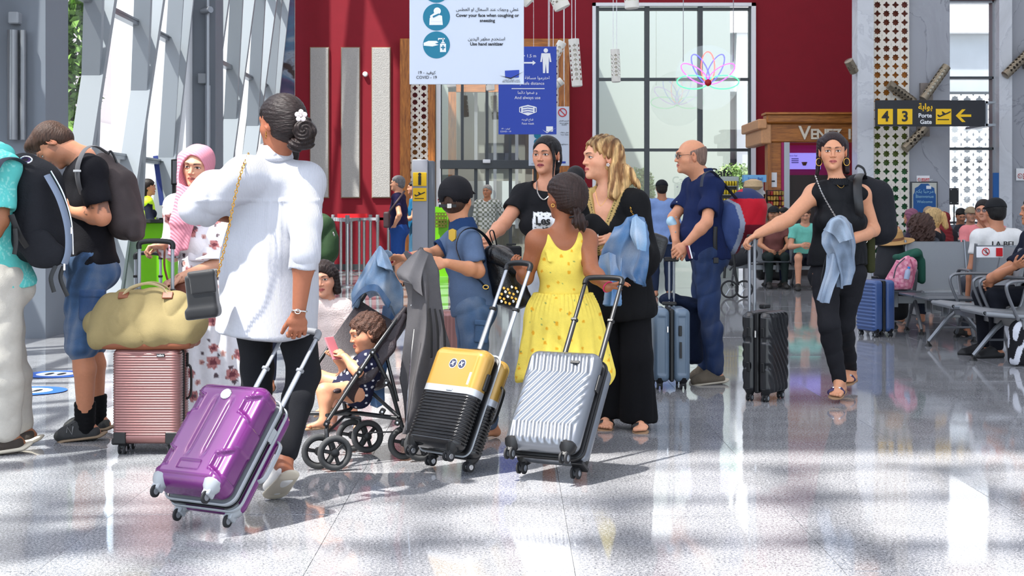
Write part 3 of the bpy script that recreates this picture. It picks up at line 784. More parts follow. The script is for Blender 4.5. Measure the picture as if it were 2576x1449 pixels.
# hall behind the door: pale wall, second wooden frame and a service window
CORR = mat('corridor_wall',(150,158,150),rough=.7,var=.05)
cr = MB(); cr.box(((px0+px1)/2,WD+9,3.5),(6.5,.1,3.5)); cr.box((px0-.6,WD+4.6,3.5),(.1,4.5,3.5)); cr.box((px1+.3,WD+4.6,3.5),(.1,4.5,3.5)); struct('wall_corridor',cr,CORR)
t = thing('service_booth','wooden framed booth with dark windows behind the glass door','booth',(WX(1240),WD+6,0))
D2 = WD+6
for a,b,z0,z1,mm_ in ((1128,1148,0,5.2,WOODV),(1340,1366,0,5.2,WOODV)): bx('post',(WX(a,D2),D2-.1,z0),(WX(b,D2),D2+.1,z1),mm_,t)
bx('lintel',(WX(1128,D2),D2-.1,WZ(232,D2)),(WX(1366,D2),D2+.1,WZ(212,D2)),WOODH,t)
bx('back_wall',(WX(1148,D2),D2+.3,0),(WX(1340,D2),D2+.4,5),mat('booth_wall',(120,124,116),rough=.6),t)
bx('counter_window',(WX(1196,D2),D2+.2,WZ(402,D2)),(WX(1300,D2),D2+.28,WZ(384,D2)),DKFR,t)
bx('counter_window',(WX(1175,D2),D2+.15,.9),(WX(1310,D2),D2+.25,WZ(455,D2)),mat('booth_glass',(170,180,182),rough=.2),t)
for q in (1197,1245,1300): bx('window_post',(WX(q,D2)-.04,D2+.05,.8),(WX(q,D2)+.04,D2+.12,4.6),ALU,t)

# ---- large window of the red wall
wn = thing('window_1',None,None,((wx0+wx1)/2,WD,0)); wn['kind'] = 'structure'
fr = MB()
for a,b,z0,z1 in ((wx0,wx0+.07,0,wtop),(wx1-.09,wx1,0,wtop),(wx0,wx1,wtop-.07,wtop)): fr.box(((a+b)/2,WD-.02,(z0+z1)/2),((b-a)/2,.06,(z1-z0)/2))
fr.build('outer_frame',WHITE,wn)
for q in (1501,1628,1762,1890): bx('mullion',(WX(q)-.05,WD,0),(WX(q)+.05,WD+.16,wtop-.07),DKFR,wn)
for yy in (22,199,377,560): bx('transom',(wx0+.07,WD+.02,WZ(yy)-.03),(wx1-.09,WD+.14,WZ(yy)+.03),DKFR,wn)
for a,b in ((1501,1628),(1628,1762),(1762,1890)):
    for y0,y1 in ((22,199),(199,377),(377,560),(560,678)): bx('pane',(WX(a)+.05,WD+.08,max(WZ(y1),0)+.03),(WX(b)-.05,WD+.09,WZ(y0)-.03),GLASS,wn)
# ---- courtyard behind: white block with latticed glazing
OUTW = mat('white_render',(250,250,248),rough=.85); GLZ = mat('grey_glazing',(172,176,180),rough=.2,spec=.6,var=.1,vscale=.8)
OG = mat('courtyard_paving',(188,186,180),rough=.8)
cy = MB(); cy.box((6,50,-.08),(40,19.5,.06)); struct('ground',cy,OG)
BD = 40.0
bt = thing('courtyard_building','white courtyard building with star-latticed glazing seen through the tall windows','building',(WX(1700,BD),BD,0))
def cbox(nm,a,b,y0,y1,dd,m,D=BD): return bx(nm,(WX(a,D),D-dd,WZ(y1,D) if y1 < 690 else 0),(WX(b,D),D+.3,WZ(y0,D)),m,bt)
cbox('wall',1380,2700,-330,85,.3,OUTW); cbox('wall',1850,2330,85,900,.25,OUTW)
cbox('pier',1615,1628,78,900,.35,FINC); cbox('pier',1723,1738,80,900,.35,FINC); cbox('pier',1468,1480,80,900,.35,FINC)
for a,b in ((1480,1615),(1628,1723),(1738,1850),(2330,2700)): cbox('glazing',a,b,80,900,0,GLZ)
for a,b,yy in ((1380,1615,236),(1628,1723,95),(1628,1723,255),(1738,1850,236),(1380,1850,405),(2330,2700,236),(2330,2700,410)): cbox('band',a,b,yy-4,yy+4,.2,DKFR)
for a,b,y0,y1,sd in ((1480,1613,240,560,3),(1630,1721,262,560,4),(1740,1790,240,400,5),(2378,2500,240,640,6)):
    g_ = MB(); girih(g_,V(WX(a,BD),BD-.30,WZ(y1,BD)),GX,GZ,WX(b,BD)-WX(a,BD),WZ(y0,BD)-WZ(y1,BD),.03,.56); g_.build('star_lattice',mat('pale_lattice',(250,250,250),rough=.5),bt)
cbox('notice_board',1652,1683,432,500,.5,WHITE)
# clipped shrubs in the courtyard
def leafball(name,label,c,r,n,col,seed,grp=None,cat='shrub',trunk=True,leaf=.05,tree_h=0):
    R_ = np.random.default_rng(seed); t = thing(name,label,cat,(c[0],c[1],0),grp)
    if trunk:
        m = MB(); m.tube([(c[0],c[1],0),(c[0]+.03,c[1],c[2]*.6),(c[0],c[1],c[2])],[.05,.04,.03],8); m.build('trunk',mat('bark',(104,86,66),rough=.9),t,True)
    d = R_.normal(size=(n,3)); d /= np.linalg.norm(d,axis=1)[:,None]; rr = R_.uniform(.45,1.0,n)**.5
    p = np.array(c)+d*rr[:,None]*np.array(r)*(1+.14*np.sin(d@np.array([5,3,7.])*1.7))[:,None]
    a = R_.normal(size=(n,3)); a /= np.linalg.norm(a,axis=1)[:,None]; b = np.cross(a,R_.normal(size=(n,3))); b /= np.linalg.norm(b,axis=1)[:,None]
    s_ = leaf*R_.uniform(.6,1.2,n)[:,None]
    Vv = np.stack([p-a*s_,p+b*s_*.45,p+a*s_,p-b*s_*.45],1).reshape(-1,3); F = np.arange(n*4).reshape(-1,4)
    me = mesh_np(Vv,F,False); base = s2l(col); cc = base*R_.uniform(.6,1.35,n)[:,None]; setcol(me,np.repeat(cc,4,0))
    o = obj('foliage',me,mat('leaf',None,rough=.55),t); return t
leafball('shrub','round clipped green shrub outside left of the window mullion',(WX(1611,36),36,1.75),(.36,.36,.55),2600,(120,150,84),1)
leafball('shrub','wide green shrub outside behind the bald man',(WX(1845,36),36,1.85),(.62,.45,.55),3600,(128,158,92),2)
# ---- right side: white pillar, star lattice screen, marble walls and narrow window
RD = 25.5
def RX(px): return WX(px,RD)
bx('pillar_1',(RX(2140),RD-.5,0),(RX(2180),RD-.1,9.5),MARBW)['kind'] = 'structure'
sc_ = thing('lattice_screen','tall white star-pierced screen with a red to green backing','screen',(RX(2225),RD,0))
g_ = MB(); girih(g_,V(RX(2182),RD-.36,0),GX,GZ,RX(2272)-RX(2182),8.0,.03,.31); g_.build('pierced_face',CREAM,sc_)
bx('edge_strip',(RX(2182),RD-.34,0),(RX(2184),RD-.24,8),CREAM,sc_)
def gradmat():
    m = bpy.data.materials.new('rainbow_back'); m.use_nodes = True; nt = m.node_tree; b = nt.nodes['Principled BSDF']; L = nt.links
    g0 = nt.nodes.new('ShaderNodeNewGeometry'); sx = nt.nodes.new('ShaderNodeSeparateXYZ'); L.new(g0.outputs['Position'],sx.inputs[0]); mr = nt.nodes.new('ShaderNodeMapRange')
    mr.inputs[1].default_value = .9; mr.inputs[2].default_value = 5.2; L.new(sx.outputs[2],mr.inputs[0]); r = nt.nodes.new('ShaderNodeValToRGB'); e = r.color_ramp.elements
    e[0].position = 0; e[0].color = (*lin((8,92,48)),1); e[1].position = 1; e[1].color = (*lin((120,44,30)),1)
    for p_,c_ in ((.22,(20,110,54)),(.30,(104,124,40)),(.44,(120,132,38)),(.48,(206,134,26)),(.68,(196,118,28)),(.73,(138,66,30))): x = e.new(p_); x.color = (*lin(c_),1)
    L.new(mr.outputs[0],r.inputs[0]); L.new(r.outputs[0],b.inputs['Base Color']); b.inputs['Roughness'].default_value = .5; return m
bx('colour_backing',(RX(2182),RD-.26,0),(RX(2272)-.01,RD-.24,8),gradmat(),sc_)
bx('wall_right_a',(RX(2272),RD-.3,0),(RX(2376),RD,9.5),MARB); bpy.data.objects['wall_right_a'].name = 'wall_right'; bpy.data.objects['wall_right']['kind'] = 'structure'
b = MB(); b.box(((RX(2492)+RX(2524))/2,RD-.2,4.7),((RX(2524)-RX(2492))/2,.25,4.7)); struct('pillar_2',b,MARBW)
b = MB(); b.box((RX(2525)+1.9,RD-.15,4.7),(1.9,.15,4.7)); struct('wall_right',b,MARB)
b = MB(); b.box(((RX(2376)+RX(2492))/2,RD-.15,(WZ(5,RD)+9.5)/2),((RX(2492)-RX(2376))/2,.15,(9.5-WZ(5,RD))/2)); struct('wall_right',b,RED)
w2 = thing('window_2',None,None,(RX(2434),RD,0)); w2['kind'] = 'structure'
for q in (2378,2490): bx('mullion',(RX(q)-.02,RD-.2,0),(RX(q)+.02,RD,WZ(5,RD)),ALU,w2)
for yy in (8,198,375,560): bx('transom',(RX(2378),RD-.2,WZ(yy,RD)-.022),(RX(2490),RD,WZ(yy,RD)+.022),DKFR if yy != 8 else ALU,w2)
for y0,y1 in ((8,198),(198,375),(375,560),(560,740)): bx('pane',(RX(2378),RD-.1,max(0,WZ(y1,RD))+.02),(RX(2490),RD-.09,WZ(y0,RD)-.02),GLASS,w2)
# ---- left: leaning glazed facade with crossing fins, pillars and white returns
LX0 = -5.42
def LFX(z,y): return LX0+.10*z-.012*(22-y)
b = MB(); b.box((-5.90,14.0,4.7),(1.45,.35,4.7)); o = struct('pillar_3',b,GREYW)
b = MB(); b.box((-5.12,22.25,4.7),(.57-.0,.30,4.7)); struct('pillar_4',b,GREYW)
def fins(name,y0,y1,seed):
    t = thing(name,None,None,(LX0,(y0+y1)/2,0)); t['kind'] = 'structure'; H_ = 9.0
    def slant(nm,ya,yb,za,zb,wd,dp,m,off=0):
        # member in the leaning plane from (ya,za) to (yb,zb); wd along y, dp towards the room
        A_ = [LFX(za,ya)+off,LFX(zb,yb)+off]; vs = []
        for (x,y,z) in ((A_[0],ya,za),(A_[1],yb,zb)):
            for dy,dx in ((-wd,0),(wd,0),(wd,dp),(-wd,dp)): vs.append((x+dx,min(max(y+dy,y0),y1),z))
        m_ = MB(); m_.add(vs,[(0,1,2,3),(7,6,5,4),(0,4,5,1),(1,5,6,2),(2,6,7,3),(3,7,4,0)]); return m_.build(nm,m,t)
    n = int((y1-y0)/2.1)
    for q in range(n+1):
        y = y0+.3+q*(y1-y0-.6)/n
        slant('fin',y,y+1.5,0,H_,.06,.26,FINC); slant('fin',y+1.1,y-.9,0,H_,.05,.22,FINC)
        for dd in (-.18,.18): slant('mullion',y+.55+dd,y+1.35+dd,0,H_,.025,.10,GASK,-.05); slant('mullion',y+.55+dd+.06,y+1.35+dd+.06,0,H_,.022,.12,ALU,-.04)
    for z in (.9,1.95,3.75,5.6): slant('transom',y0,y1,z,z+.01,.001,.09,ALU)
    for z in (.9,1.95,3.75,5.6):
        m_ = MB(); m_.box(((LFX(z,(y0+y1)/2)+.03),(y0+y1)/2,z),(.06,(y1-y0)/2,.04)); m_.build('transom',ALU,t)
    m_ = MB(); vs = []
    for y,z in ((y0,0),(y1,0),(y1,H_),(y0,H_)): vs += [(LFX(z,y)-.03,y,z),(LFX(z,y)-.045,y,z)]
    m_.add(vs,[(0,2,4,6),(7,5,3,1)]); m_.build('glass_pane',GLASS,t)
    return t
fins('window_3',14.4,21.4,1); fins('window_4',22.55,29.2,2); fins('window_5',-1.0,13.6,3)
# white returns (triangular wall ends beside the glass)
def ret(y0,y1,xr):
    m_ = MB(); vs = []
    for y in (y0,y1): vs += [(LX0-.6,y,0),(xr,y,0),(xr,y,9.5),(LX0-.6,y,9.5)]
    m_.add(vs,[(0,1,2,3),(7,6,5,4),(1,5,6,2)]); return struct('wall_return',m_,PLA)
ret(21.5,21.94,-4.90); ret(29.25,29.5,-4.86)
# mural on the narrow wall at the far left corner
def mural():
    m = bpy.data.materials.new('mural'); m.use_nodes = True; nt = m.node_tree; b = nt.nodes['Principled BSDF']; L = nt.links
    tc = nt.nodes.new('ShaderNodeTexCoord'); n = nt.nodes.new('ShaderNodeTexNoise'); n.inputs['Scale'].default_value = .9; n.inputs['Detail'].default_value = 7; n.inputs['Distortion'].default_value = .8; L.new(tc.outputs['Object'],n.inputs['Vector'])
    r = nt.nodes.new('ShaderNodeValToRGB'); e = r.color_ramp.elements; e[0].position = .3; e[0].color = (*lin((44,52,84)),1); e[1].position = .72; e[1].color = (*lin((70,44,34)),1)
    for p_,c_ in ((.42,(96,78,112)),(.5,(86,120,150)),(.56,(150,160,176)),(.6,(60,44,44))): x = e.new(p_); x.color = (*lin(c_),1)
    L.new(n.outputs['Fac'],r.inputs[0]); L.new(r.outputs[0],b.inputs['Base Color']); b.inputs['Roughness'].default_value = .5; return m
m_ = MB(); m_.box(((-4.88-4.50)/2,29.6,4.7),(.19,.05,4.7)); o = m_.build('wall_mural',mural(),None); tag(o,'tall printed mural of blue sky and dark rock beside the red wall','mural')
# outside the facade
b = MB(); b.box((-16,14,-.08),(10.4,24,.06)); struct('ground',b,OG)
t = thing('screened_building','pale pink building with honeycomb screens outside the leaning glass','building',(-15,24,0))
bx('wall',(-15.6,4,0),(-15,60,4.5),mat('pinkish',(214,196,190),rough=.8),t); bx('upper_wall',(-15.8,4,4.5),(-15.2,60,9),mat('hexwall',(206,188,182),rough=.8,bump=(8,1)),t)
g_ = MB()
for i in range(26):
    for j in range(7):
        g_.lathe((-14.99,18+i*.95+(j % 2)*.47,.6+j*.85),[(.40,0),(.40,.08),(.30,.08),(.30,0)],6,(1,0,0))
g_.build('honeycomb_screen',mat('hexs',(226,206,198),rough=.7),t)
leafball('cypress_tree','tall narrow green cypress outside the leaning glass by the left pillar',(-7.0,22.6,3.9),(.45,.5,4.2),9000,(112,148,66),4,None,'tree',True,.10)
leafball('cypress_tree','dark slim cypress outside beyond the second bay of glass',(-8.6,36,3.4),(.7,.7,3.6),4000,(84,104,60),5,None,'tree',True,.12)
# right and rear enclosure (outside the frame)
b = MB(); b.box((11.5,13,4.7),(.2,17,4.7)); struct('wall_right',b,PLA)
# ================================================================ LUGGAGE
RUB = mat('rubber',(34,34,36),rough=.7)
def rbox(h,r,nx,ny,nz_):
    """rounded box surface as verts, normals and quads; h half sizes; nx,ny,nz samples per side"""
    h = np.asarray(h,float); ns = (nx,ny,nz_); VV = []; FF = []; off = 0
    for ax in range(3):
        o = [q for q in range(3) if q != ax]; a = np.linspace(-1,1,ns[o[0]]+1)*h[o[0]]; b = np.linspace(-1,1,ns[o[1]]+1)*h[o[1]]
        A,B_ = np.meshgrid(a,b,indexing='ij')
        for sg in (-1,1):
            P = np.zeros(A.shape+(3,)); P[...,o[0]] = A; P[...,o[1]] = B_; P[...,ax] = sg*h[ax]; P = P.reshape(-1,3)
            n0,n1 = A.shape; I = np.arange(n0*n1).reshape(n0,n1); Q = np.stack([I[:-1,:-1],I[1:,:-1],I[1:,1:],I[:-1,1:]],-1).reshape(-1,4)
            flip = (sg > 0) == (ax == 1)
            if flip: Q = Q[:,::-1]
            VV.append(P); FF.append(Q+off); off += len(P)
    P = np.concatenate(VV); F = np.concatenate(FF)
    key = np.round(P*1e5).astype(np.int64); _,first,inv = np.unique(key,axis=0,return_index=True,return_inverse=True); inv = inv.reshape(-1)
    P = P[first]; F = inv[F]
    rr = np.minimum(r,h*.98); q = np.clip(P,-(h-rr),h-rr); d = P-q; n = d/np.maximum(np.linalg.norm(d/rr,axis=1)[:,None],1e-9)
    out = q+n; nn = d/rr/rr; nn /= np.maximum(np.linalg.norm(nn,axis=1)[:,None],1e-9)
    return out,nn,F
class Case:
    """frame: o at the midpoint between the ground wheels' contact (local 0,yw,0); X width, Y from the shown face to the handle face, Z up the case"""
    def __init__(s,name,label,o,X,Z,w,t,h,wheel=.05,group=None,cat='suitcase'):
        s.X = nz(X); s.Z = nz(Z); s.Z = nz(s.Z-s.X*(s.Z@s.X)); s.Y = np.cross(s.Z,s.X); s.o = np.asarray(o,float); s.w,s.t,s.h,s.wh = w,t,h,wheel
        loc = s.o.copy(); loc[2] = 0; s.root = thing(name,label,cat,loc,group)
        s.zb = wheel*1.0; s.R = np.stack([s.X,s.Y,s.Z],1)
    def W_(s,x,y,z): return s.o+s.R@np.array([x,y,z],float)
    def shell(s,m,r=.04,res=(40,26,60),disp=None,col=None,y0=None,y1=None,name='shell'):
        y0 = -s.t if y0 is None else y0; y1 = 0 if y1 is None else y1
        hy = (y1-y0)/2; c = np.array([0,(y0+y1)/2,s.zb+s.h/2]); P,N,F = rbox((s.w/2,hy,s.h/2),np.array(r)*np.ones(3),*res)
        Q = P.copy()
        if disp is not None: Q = P+N*disp(P,N)[:,None]
        me = mesh_np((Q+c)@s.R.T+s.o,F[:,::-1].copy());
        if col is not None: setcol(me,col(P,N))
        return obj(name,me,m,s.root)
    def box(s,name,c,h,m,bev=.004,label=None,Rl=None):
        b = MB(); b.box(s.W_(*c),h,s.R if Rl is None else s.R@Rl,bev=bev); return b.build(name,m,s.root,label=label)
    def tube(s,name,pts,r,m,n=10,closed=False,flat=None,parent=None,smooth=True):
        b = MB(); fl_ = None if flat is None else (s.R@np.array(flat[0]),flat[1],flat[2]); b.tube([s.W_(*p) for p in pts],r,n,closed=closed,flat=fl_); return b.build(name,m,parent or s.root,smooth=smooth)
    def seam(s,m,y,r=.04,wd=.012,out=.004,name='zip_band'):
        """a band following the rounded outline at depth y"""
        pts = []; hw,hh = s.w/2+out-.004,s.h/2+out-.004; rr = r
        for cx_,cz_,a0 in ((hw-rr,hh-rr,0),(-hw+rr,hh-rr,90),(-hw+rr,-hh+rr,180),(hw-rr,-hh+rr,270)):
            for a in range(0,91,15): pts.append((cx_+rr*math.cos(math.radians(a0+a)),y,cz_+rr*math.sin(math.radians(a0+a))+s.zb+s.h/2))
        return s.tube(name,pts,1.0,m,8,True,((0,1,0),wd,.005))
    def wheels(s,r=.024,hous=None,tyre=RUB,hubm=None,twin=True,front_drop=0.0,hs_=.03):
        hous = hous or BLACK
        for sy in (0,1):
            for sx in (-1,1):
                x = sx*(s.w/2-.045); y = -.035 if sy == 0 else -s.t+.035
                b = MB(); b.lathe(s.W_(x,y,s.zb+.03),[(.012,-.052),(.020,-.040),(hs_,-.020),(hs_+.006,0),(hs_,.012)],14,s.Z); hb = b.build('wheel_housing',hous,s.root,True)
                b = MB(); b.box(s.W_(x,y,s.zb-.012),(.014 if twin else .018,.020,.014),s.R,bev=.004); b.build('fork',hous,s.root)
                cc = s.W_(x,y-.006,0); cc = s.W_(x,y-.004,r); ax = s.X
                wt = MB(); hb2 = MB()
                for q in ((-.013,.013) if twin else (0,)):
                    wt.lathe(cc+ax*(q-.006),[(r*.82,0),(r,.002),(r,.010),(r*.82,.012)],18,ax)
                    for e in (-.0008,.0122): hb2.lathe(cc+ax*(q-.006+e)-ax*.0004,[(r*.55,0),(r*.50,.001)],14,ax)
                w_ = wt.build('wheel',tyre,s.root,True); hb2.build('hub',hubm or GREYP,w_,True)
    def handle(s,z1,sep=.16,tm=None,gm=None,r0=.0105,y=-.02,bend=0,stage=.55,grip=.03,thick=1.0):
        tm = tm or ALU; gm = gm or BLACK; zt = s.zb+s.h
        for sx in (-1,1):
            s.tube('tube_lower',[(sx*sep/2,y,zt-.08),(sx*sep/2,y,zt+(z1-zt)*stage)],r0,tm,10,flat=((0,1,0),.8*thick,1.15*thick))
            s.tube('tube_upper',[(sx*sep/2,y,zt+(z1-zt)*stage-.01),(sx*sep/2,y,z1)],r0*.78,tm,10,flat=((0,1,0),.8*thick,1.15*thick))
            b = MB(); b.box(s.W_(sx*sep/2,y,zt+(z1-zt)*stage),(r0*1.35,r0*1.1,.008),s.R,bev=.003); b.build('tube_collar',gm,s.root)
        pts = [(-sep/2,y,z1-.015),(-sep/2,y,z1+.01),(-sep/2+.02,y,z1+.022),(0,y,z1+.026),(sep/2-.02,y,z1+.022),(sep/2,y,z1+.01),(sep/2,y,z1-.015)]
        g = MB(); g.tube(smooth_pts([s.W_(*p) for p in pts],4),.014,10,flat=(s.Y,1,1)); g.build('grip',gm,s.root,True)
    def top_handle(s,m=None,w=.16,y=None):
        y = -s.t*.5 if y is None else y; zt = s.zb+s.h
        s.tube('carry_handle',smooth_pts([(-w/2,y,zt-.004),(-w/2+.02,y,zt+.020),(0,y,zt+.026),(w/2-.02,y,zt+.020),(w/2,y,zt-.004)],5),1.0,m or BLACK,8,flat=((0,1,0),.012,.006))
    def side_handle(s,sx,m=None,zc=.5,y=None):
        y = -s.t*.4 if y is None else y; z = s.zb+s.h*zc; x = sx*s.w/2
        s.tube('side_handle',smooth_pts([(x-sx*.004,y,z-.09),(x+sx*.018,y,z-.07),(x+sx*.022,y,z),(x+sx*.018,y,z+.07),(x-sx*.004,y,z+.09)],5),1.0,m or BLACK,8,flat=((0,1,0),.012,.006))
def plastic(key,col=None,rough=.3,metal=0,coat=.3,bump=None): return mat(key,col,rough=rough,metal=metal,coat=coat,bump=bump)
def sm(a,b,x): t = np.clip((x-a)/(b-a),0,1); return t*t*(3-2*t)
# ---- purple case, pulled by the woman in white
o1 = (G(437,1325)+G(592,1336))/2; gp = J(762,852,5.97); Zp = nz(gp-o1); Xp = nz(V(Zp[1],-Zp[0],0))
PU = Case('suitcase','purple hard-shell suitcase tilted behind the woman in the white blouse',o1,Xp,Zp,.335,.235,.465,.055)
def poly_mask(x,z,pts,soft=.006):
    d = np.full(len(x),-1e9)
    for (x0,z0),(x1,z1) in zip(pts,pts[1:]+pts[:1]):
        nx,nzv = (z1-z0),-(x1-x0); L_ = math.hypot(nx,nzv); d = np.maximum(d,((x-x0)*nx+(z-z0)*nzv)/L_)
    return sm(soft,-soft,d)
def dpur(P,N):
    x,z = P[:,0],P[:,2]; f = sm(.5,.9,-N[:,1]); d = np.zeros(len(P)); hw,hh = .1675,.2325; x = x*1.03; z = z*1.075
    d += f*.006*sm(0,.01,.135-np.abs(x))*sm(0,.01,.215-np.abs(z))
    for sx in (-1,1):
        d -= f*.007*np.exp(-((x-sx*.040)/.010)**2)*sm(.16,.10,np.abs(z-.02))
    for sz in (-1,1):
        for sx in (-1,1):
            c = [(sx*.175,sz*.150-.055),(sx*.108,sz*.150-.03),(sx*.108,sz*.150+.03),(sx*.175,sz*.150+.055)]
            if sx > 0: c = c[::-1]
            m1 = poly_mask(x,z,c[::-1] if True else c,.005)
            zc = z-sz*.135+0; q = np.abs(zc); ins = sm(.004,-.004,(q-.062+np.clip((sx*-x+.165),0,.1)*.55))*sm(.100,.108,sx*x)
            rim = sm(.012,.004,np.abs(q-.062+np.clip((.165-sx*x),0,.1)*.55))*sm(.098,.106,sx*x)+sm(.006,.002,np.abs(sx*x-.104))*(q < .040)
            d += f*(-.012*ins+.005*np.clip(rim,0,1))
    for zc,h_ in ((-.165,.020),):
        ins = sm(.004,-.004,np.abs(z-zc)-h_)*sm(.055,.050,np.abs(x)); d += f*(.006*sm(.05,.046,np.abs(np.abs(z-zc)-h_))*0-.006*ins)
    sd = sm(.5,.9,np.abs(N[:,0])); d -= sd*.005*sm(.02,.012,np.abs(np.abs(z)-.12)-.05)
    return d
PURM = plastic('purple_shell',(98,22,98),.24,.15,.5)
PU.shell(PURM,.045,(90,40,120),dpur,y0=-.235,y1=-.105,name='front_shell'); PU.shell(PURM,.045,(50,30,60),None,y0=-.065,y1=0,name='back_shell')
GRP = mat('grey_trim',(150,154,158),rough=.35); PU.shell(mat('grey_cloth',(120,124,128),rough=.7),.045,(30,8,40),None,y0=-.106,y1=-.064,name='zip_gusset')
PU.seam(GRP,-.108,.045,.007,.007,'trim_band'); PU.seam(GRP,-.062,.045,.007,.007,'trim_band'); PU.seam(BLACK,-.085,.045,.004,.005,'zipper')
PU.wheels(.024,GRP,RUB,GREYP,False,hs_=.034); PU.handle(np.linalg.norm(gp-o1),.175,ALU,GREYP,.0105,-.022)
PU.side_handle(1,GRP,.52,-.03); PU.top_handle(GRP,.14,-.03)
b = MB(); b.lathe(PU.W_(0,-.2425,.055+.2325+.165),[(.024,0),(.022,.004),(.0,.005)],20,-PU.Y); o = b.build('badge',CHROME,PU.root,True)
PU.box('combination_lock',(.170,-.085,.38),(.004,.014,.030),GRP)
# ---- gold and black case
o2 = (G(1090,1178)+G(1190,1195))/2; X2 = nz(G(1190,1195)-G(1090,1178)); gg = J(1312,678,6.98); Z2 = nz(gg-o2)
GD = Case('suitcase','gold over ribbed black hard-shell suitcase with round stickers',o2,X2,Z2,.335,.215,.49,.052)
def dgold(P,N):
    z = P[:,2]; f = np.clip(np.maximum(np.abs(N[:,1]),np.abs(N[:,0])),0,1); low = sm(.012,.002,z)*sm(-.21,-.20,z)
    return f*low*.0035*(np.sin(z*2*math.pi/.0155))-f*.002*low
def cgold(P,N):
    z = P[:,2]; c = np.tile(s2l((22,22,24)),(len(P),1)); c[z > .015] = s2l((160,162,166)); c[z > .048] = s2l((168,130,58)); return c
GM = mat('gold_black_shell',None,rough=.24,metal=.35,coat=.4)
GD.shell(GM,.045,(46,20,200),dgold,cgold,y0=-.215,y1=-.112,name='front_shell'); GD.shell(GM,.045,(46,20,200),dgold,cgold,y0=-.092,y1=0,name='back_shell')
GD.shell(BLACK,.043,(20,6,30),None,y0=-.113,y1=-.091,name='zip_gusset'); GD.seam(GRP,-.103,.045,.003,.005,'zipper')
GD.wheels(.024,BLACK,RUB,STEEL,True); GD.handle(np.linalg.norm(gg-o2),.15,ALU,BLACK,.0115,-.02); GD.side_handle(1,BLACK,.56,-.04); GD.top_handle(BLACK,.14,-.1)
GD.box('combination_lock',(.170,-.150,.052+.49*.70),(.006,.012,.040),BLACK)
STK = mat('sticker',(232,234,238),rough=.4); NAVY = mat('sticker_navy',(38,42,66),rough=.4)
for q,x in enumerate((-.012,.045)):
    b = MB(); b.lathe(GD.W_(x,-.2155,.052+.245+.155),[(.024,0),(.024,.001)],24,-GD.Y); st = b.build('sticker',STK,GD.root)
    b = MB(); b.lathe(GD.W_(x,-.2168,.052+.245+.155),[(.021,0),(.021,.0006)],24,-GD.Y); n_ = b.build('sticker_disc',NAVY,st)
    b = MB();
    for a in ((-.011,-.006,.012,.008),(-.004,.010,.005,-.012)): b.tube([GD.W_(x+a[0],-.2176,.452+a[1]),GD.W_(x+a[2],-.2176,.452+a[3])],.0025,6)
    b.build('emblem',STK,st)
GD.box('barcode_label',(.118,-.2155,.052+.245+.09),(.006,.0008,.030),WHITE,.0002); GD.box('badge',(.02,-.217,.052+.245+.028),(.018,.002,.006),CHROME,.001)
# ---- silver case
o3 = (G(1322,1201)+G(1447,1213))/2; X3 = nz(G(1447,1213)-G(1322,1201)); gs = J(1531,716,6.96); Z3 = nz(gs-o3)
SV = Case('suitcase','silver hard-shell suitcase with wavy diagonal ribs and black wheels',o3,X3,Z3,.36,.215,.50,.058)
def dsil(P,N):
    x,z = P[:,0],P[:,2]; f = sm(.45,.9,-N[:,1]); ax = sm(.168,.150,np.abs(x)); az = sm(.235,.215,np.abs(z))
    w = np.where(z > .135,x*1.0-.135*.0+.0,0)
    s_ = x+.62*0; u_ = np.where(z > .13,x*1.0+(z-.13)*.12,np.where(z < -.13,x+(z+.13)*.12,0))
    zc = np.clip(z,-.13,.13); ph = (x-.72*zc)+np.where(z > .13,(z-.13)*.18,0)+np.where(z < -.13,(z+.13)*.18,0)
    t = np.sin(ph*2*math.pi/.036); return f*.0038*np.tanh(t*1.5)*ax*az-f*.0*w
SVM = plastic('silver_shell',(116,120,127),.30,.7,.25)
SV.shell(SVM,.05,(130,24,130),dsil,y0=-.215,y1=-.112,name='front_shell'); SV.shell(SVM,.05,(130,24,110),None,y0=-.088,y1=0,name='back_shell')
SV.shell(BLACK,.047,(20,6,30),None,y0=-.113,y1=-.087,name='zip_gusset'); SV.seam(BLACK,-.100,.048,.010,.005,'zipper')
SV.wheels(.027,BLACK,RUB,ALU,True,hs_=.036); SV.handle(np.linalg.norm(gs-o3),.19,BLACK,BLACK,.0115,-.022)
SV.box('combination_lock',(.182,-.150,.058+.5*.72),(.006,.014,.042),BLACK); SV.box('badge',(.075,-.2215,.058+.25+.178),(.022,.002,.007),BLACK,.001); SV.box('foot',(.14,.004,.10),(.02,.006,.03),BLACK)
SV.box('corner_guard',(.15,-.05,.056),(.03,.04,.010),BLACK)
# ---- rose case, upright beside the woman in the pink headscarf
o4 = V(*(G(372,1141))); o4[1] += .18
RS = Case('suitcase','upright rose-gold ribbed suitcase under the khaki duffel bag',o4,V(1,.0,0),V(0,0,1),.335,.225,.475,.052)
def dros(P,N):
    z = P[:,2]; f = np.clip(np.maximum(np.abs(N[:,1]),np.abs(N[:,0])),0,1); m_ = sm(-.205,-.195,z)*sm(.225,.215,z)
    return f*m_*.0019*np.sign(np.sin(z*2*math.pi/.0128))*np.abs(np.sin(z*2*math.pi/.0128))**.5
ROSM = plastic('rose_shell',(140,98,94),.3,.5,.3)
RS.shell(ROSM,.035,(36,18,230),dros,y0=-.225,y1=-.120,name='front_shell'); RS.shell(ROSM,.035,(36,18,230),dros,y0=-.095,y1=0,name='back_shell')
RS.shell(BLACK,.033,(20,6,30),None,y0=-.121,y1=-.094,name='zip_gusset'); RS.wheels(.026,BLACK,RUB,STEEL,True)
for sx in (-1,1): RS.box('corner_guard',(sx*.135,-.19,.066),(.035,.038,.016),BLACK,.006)
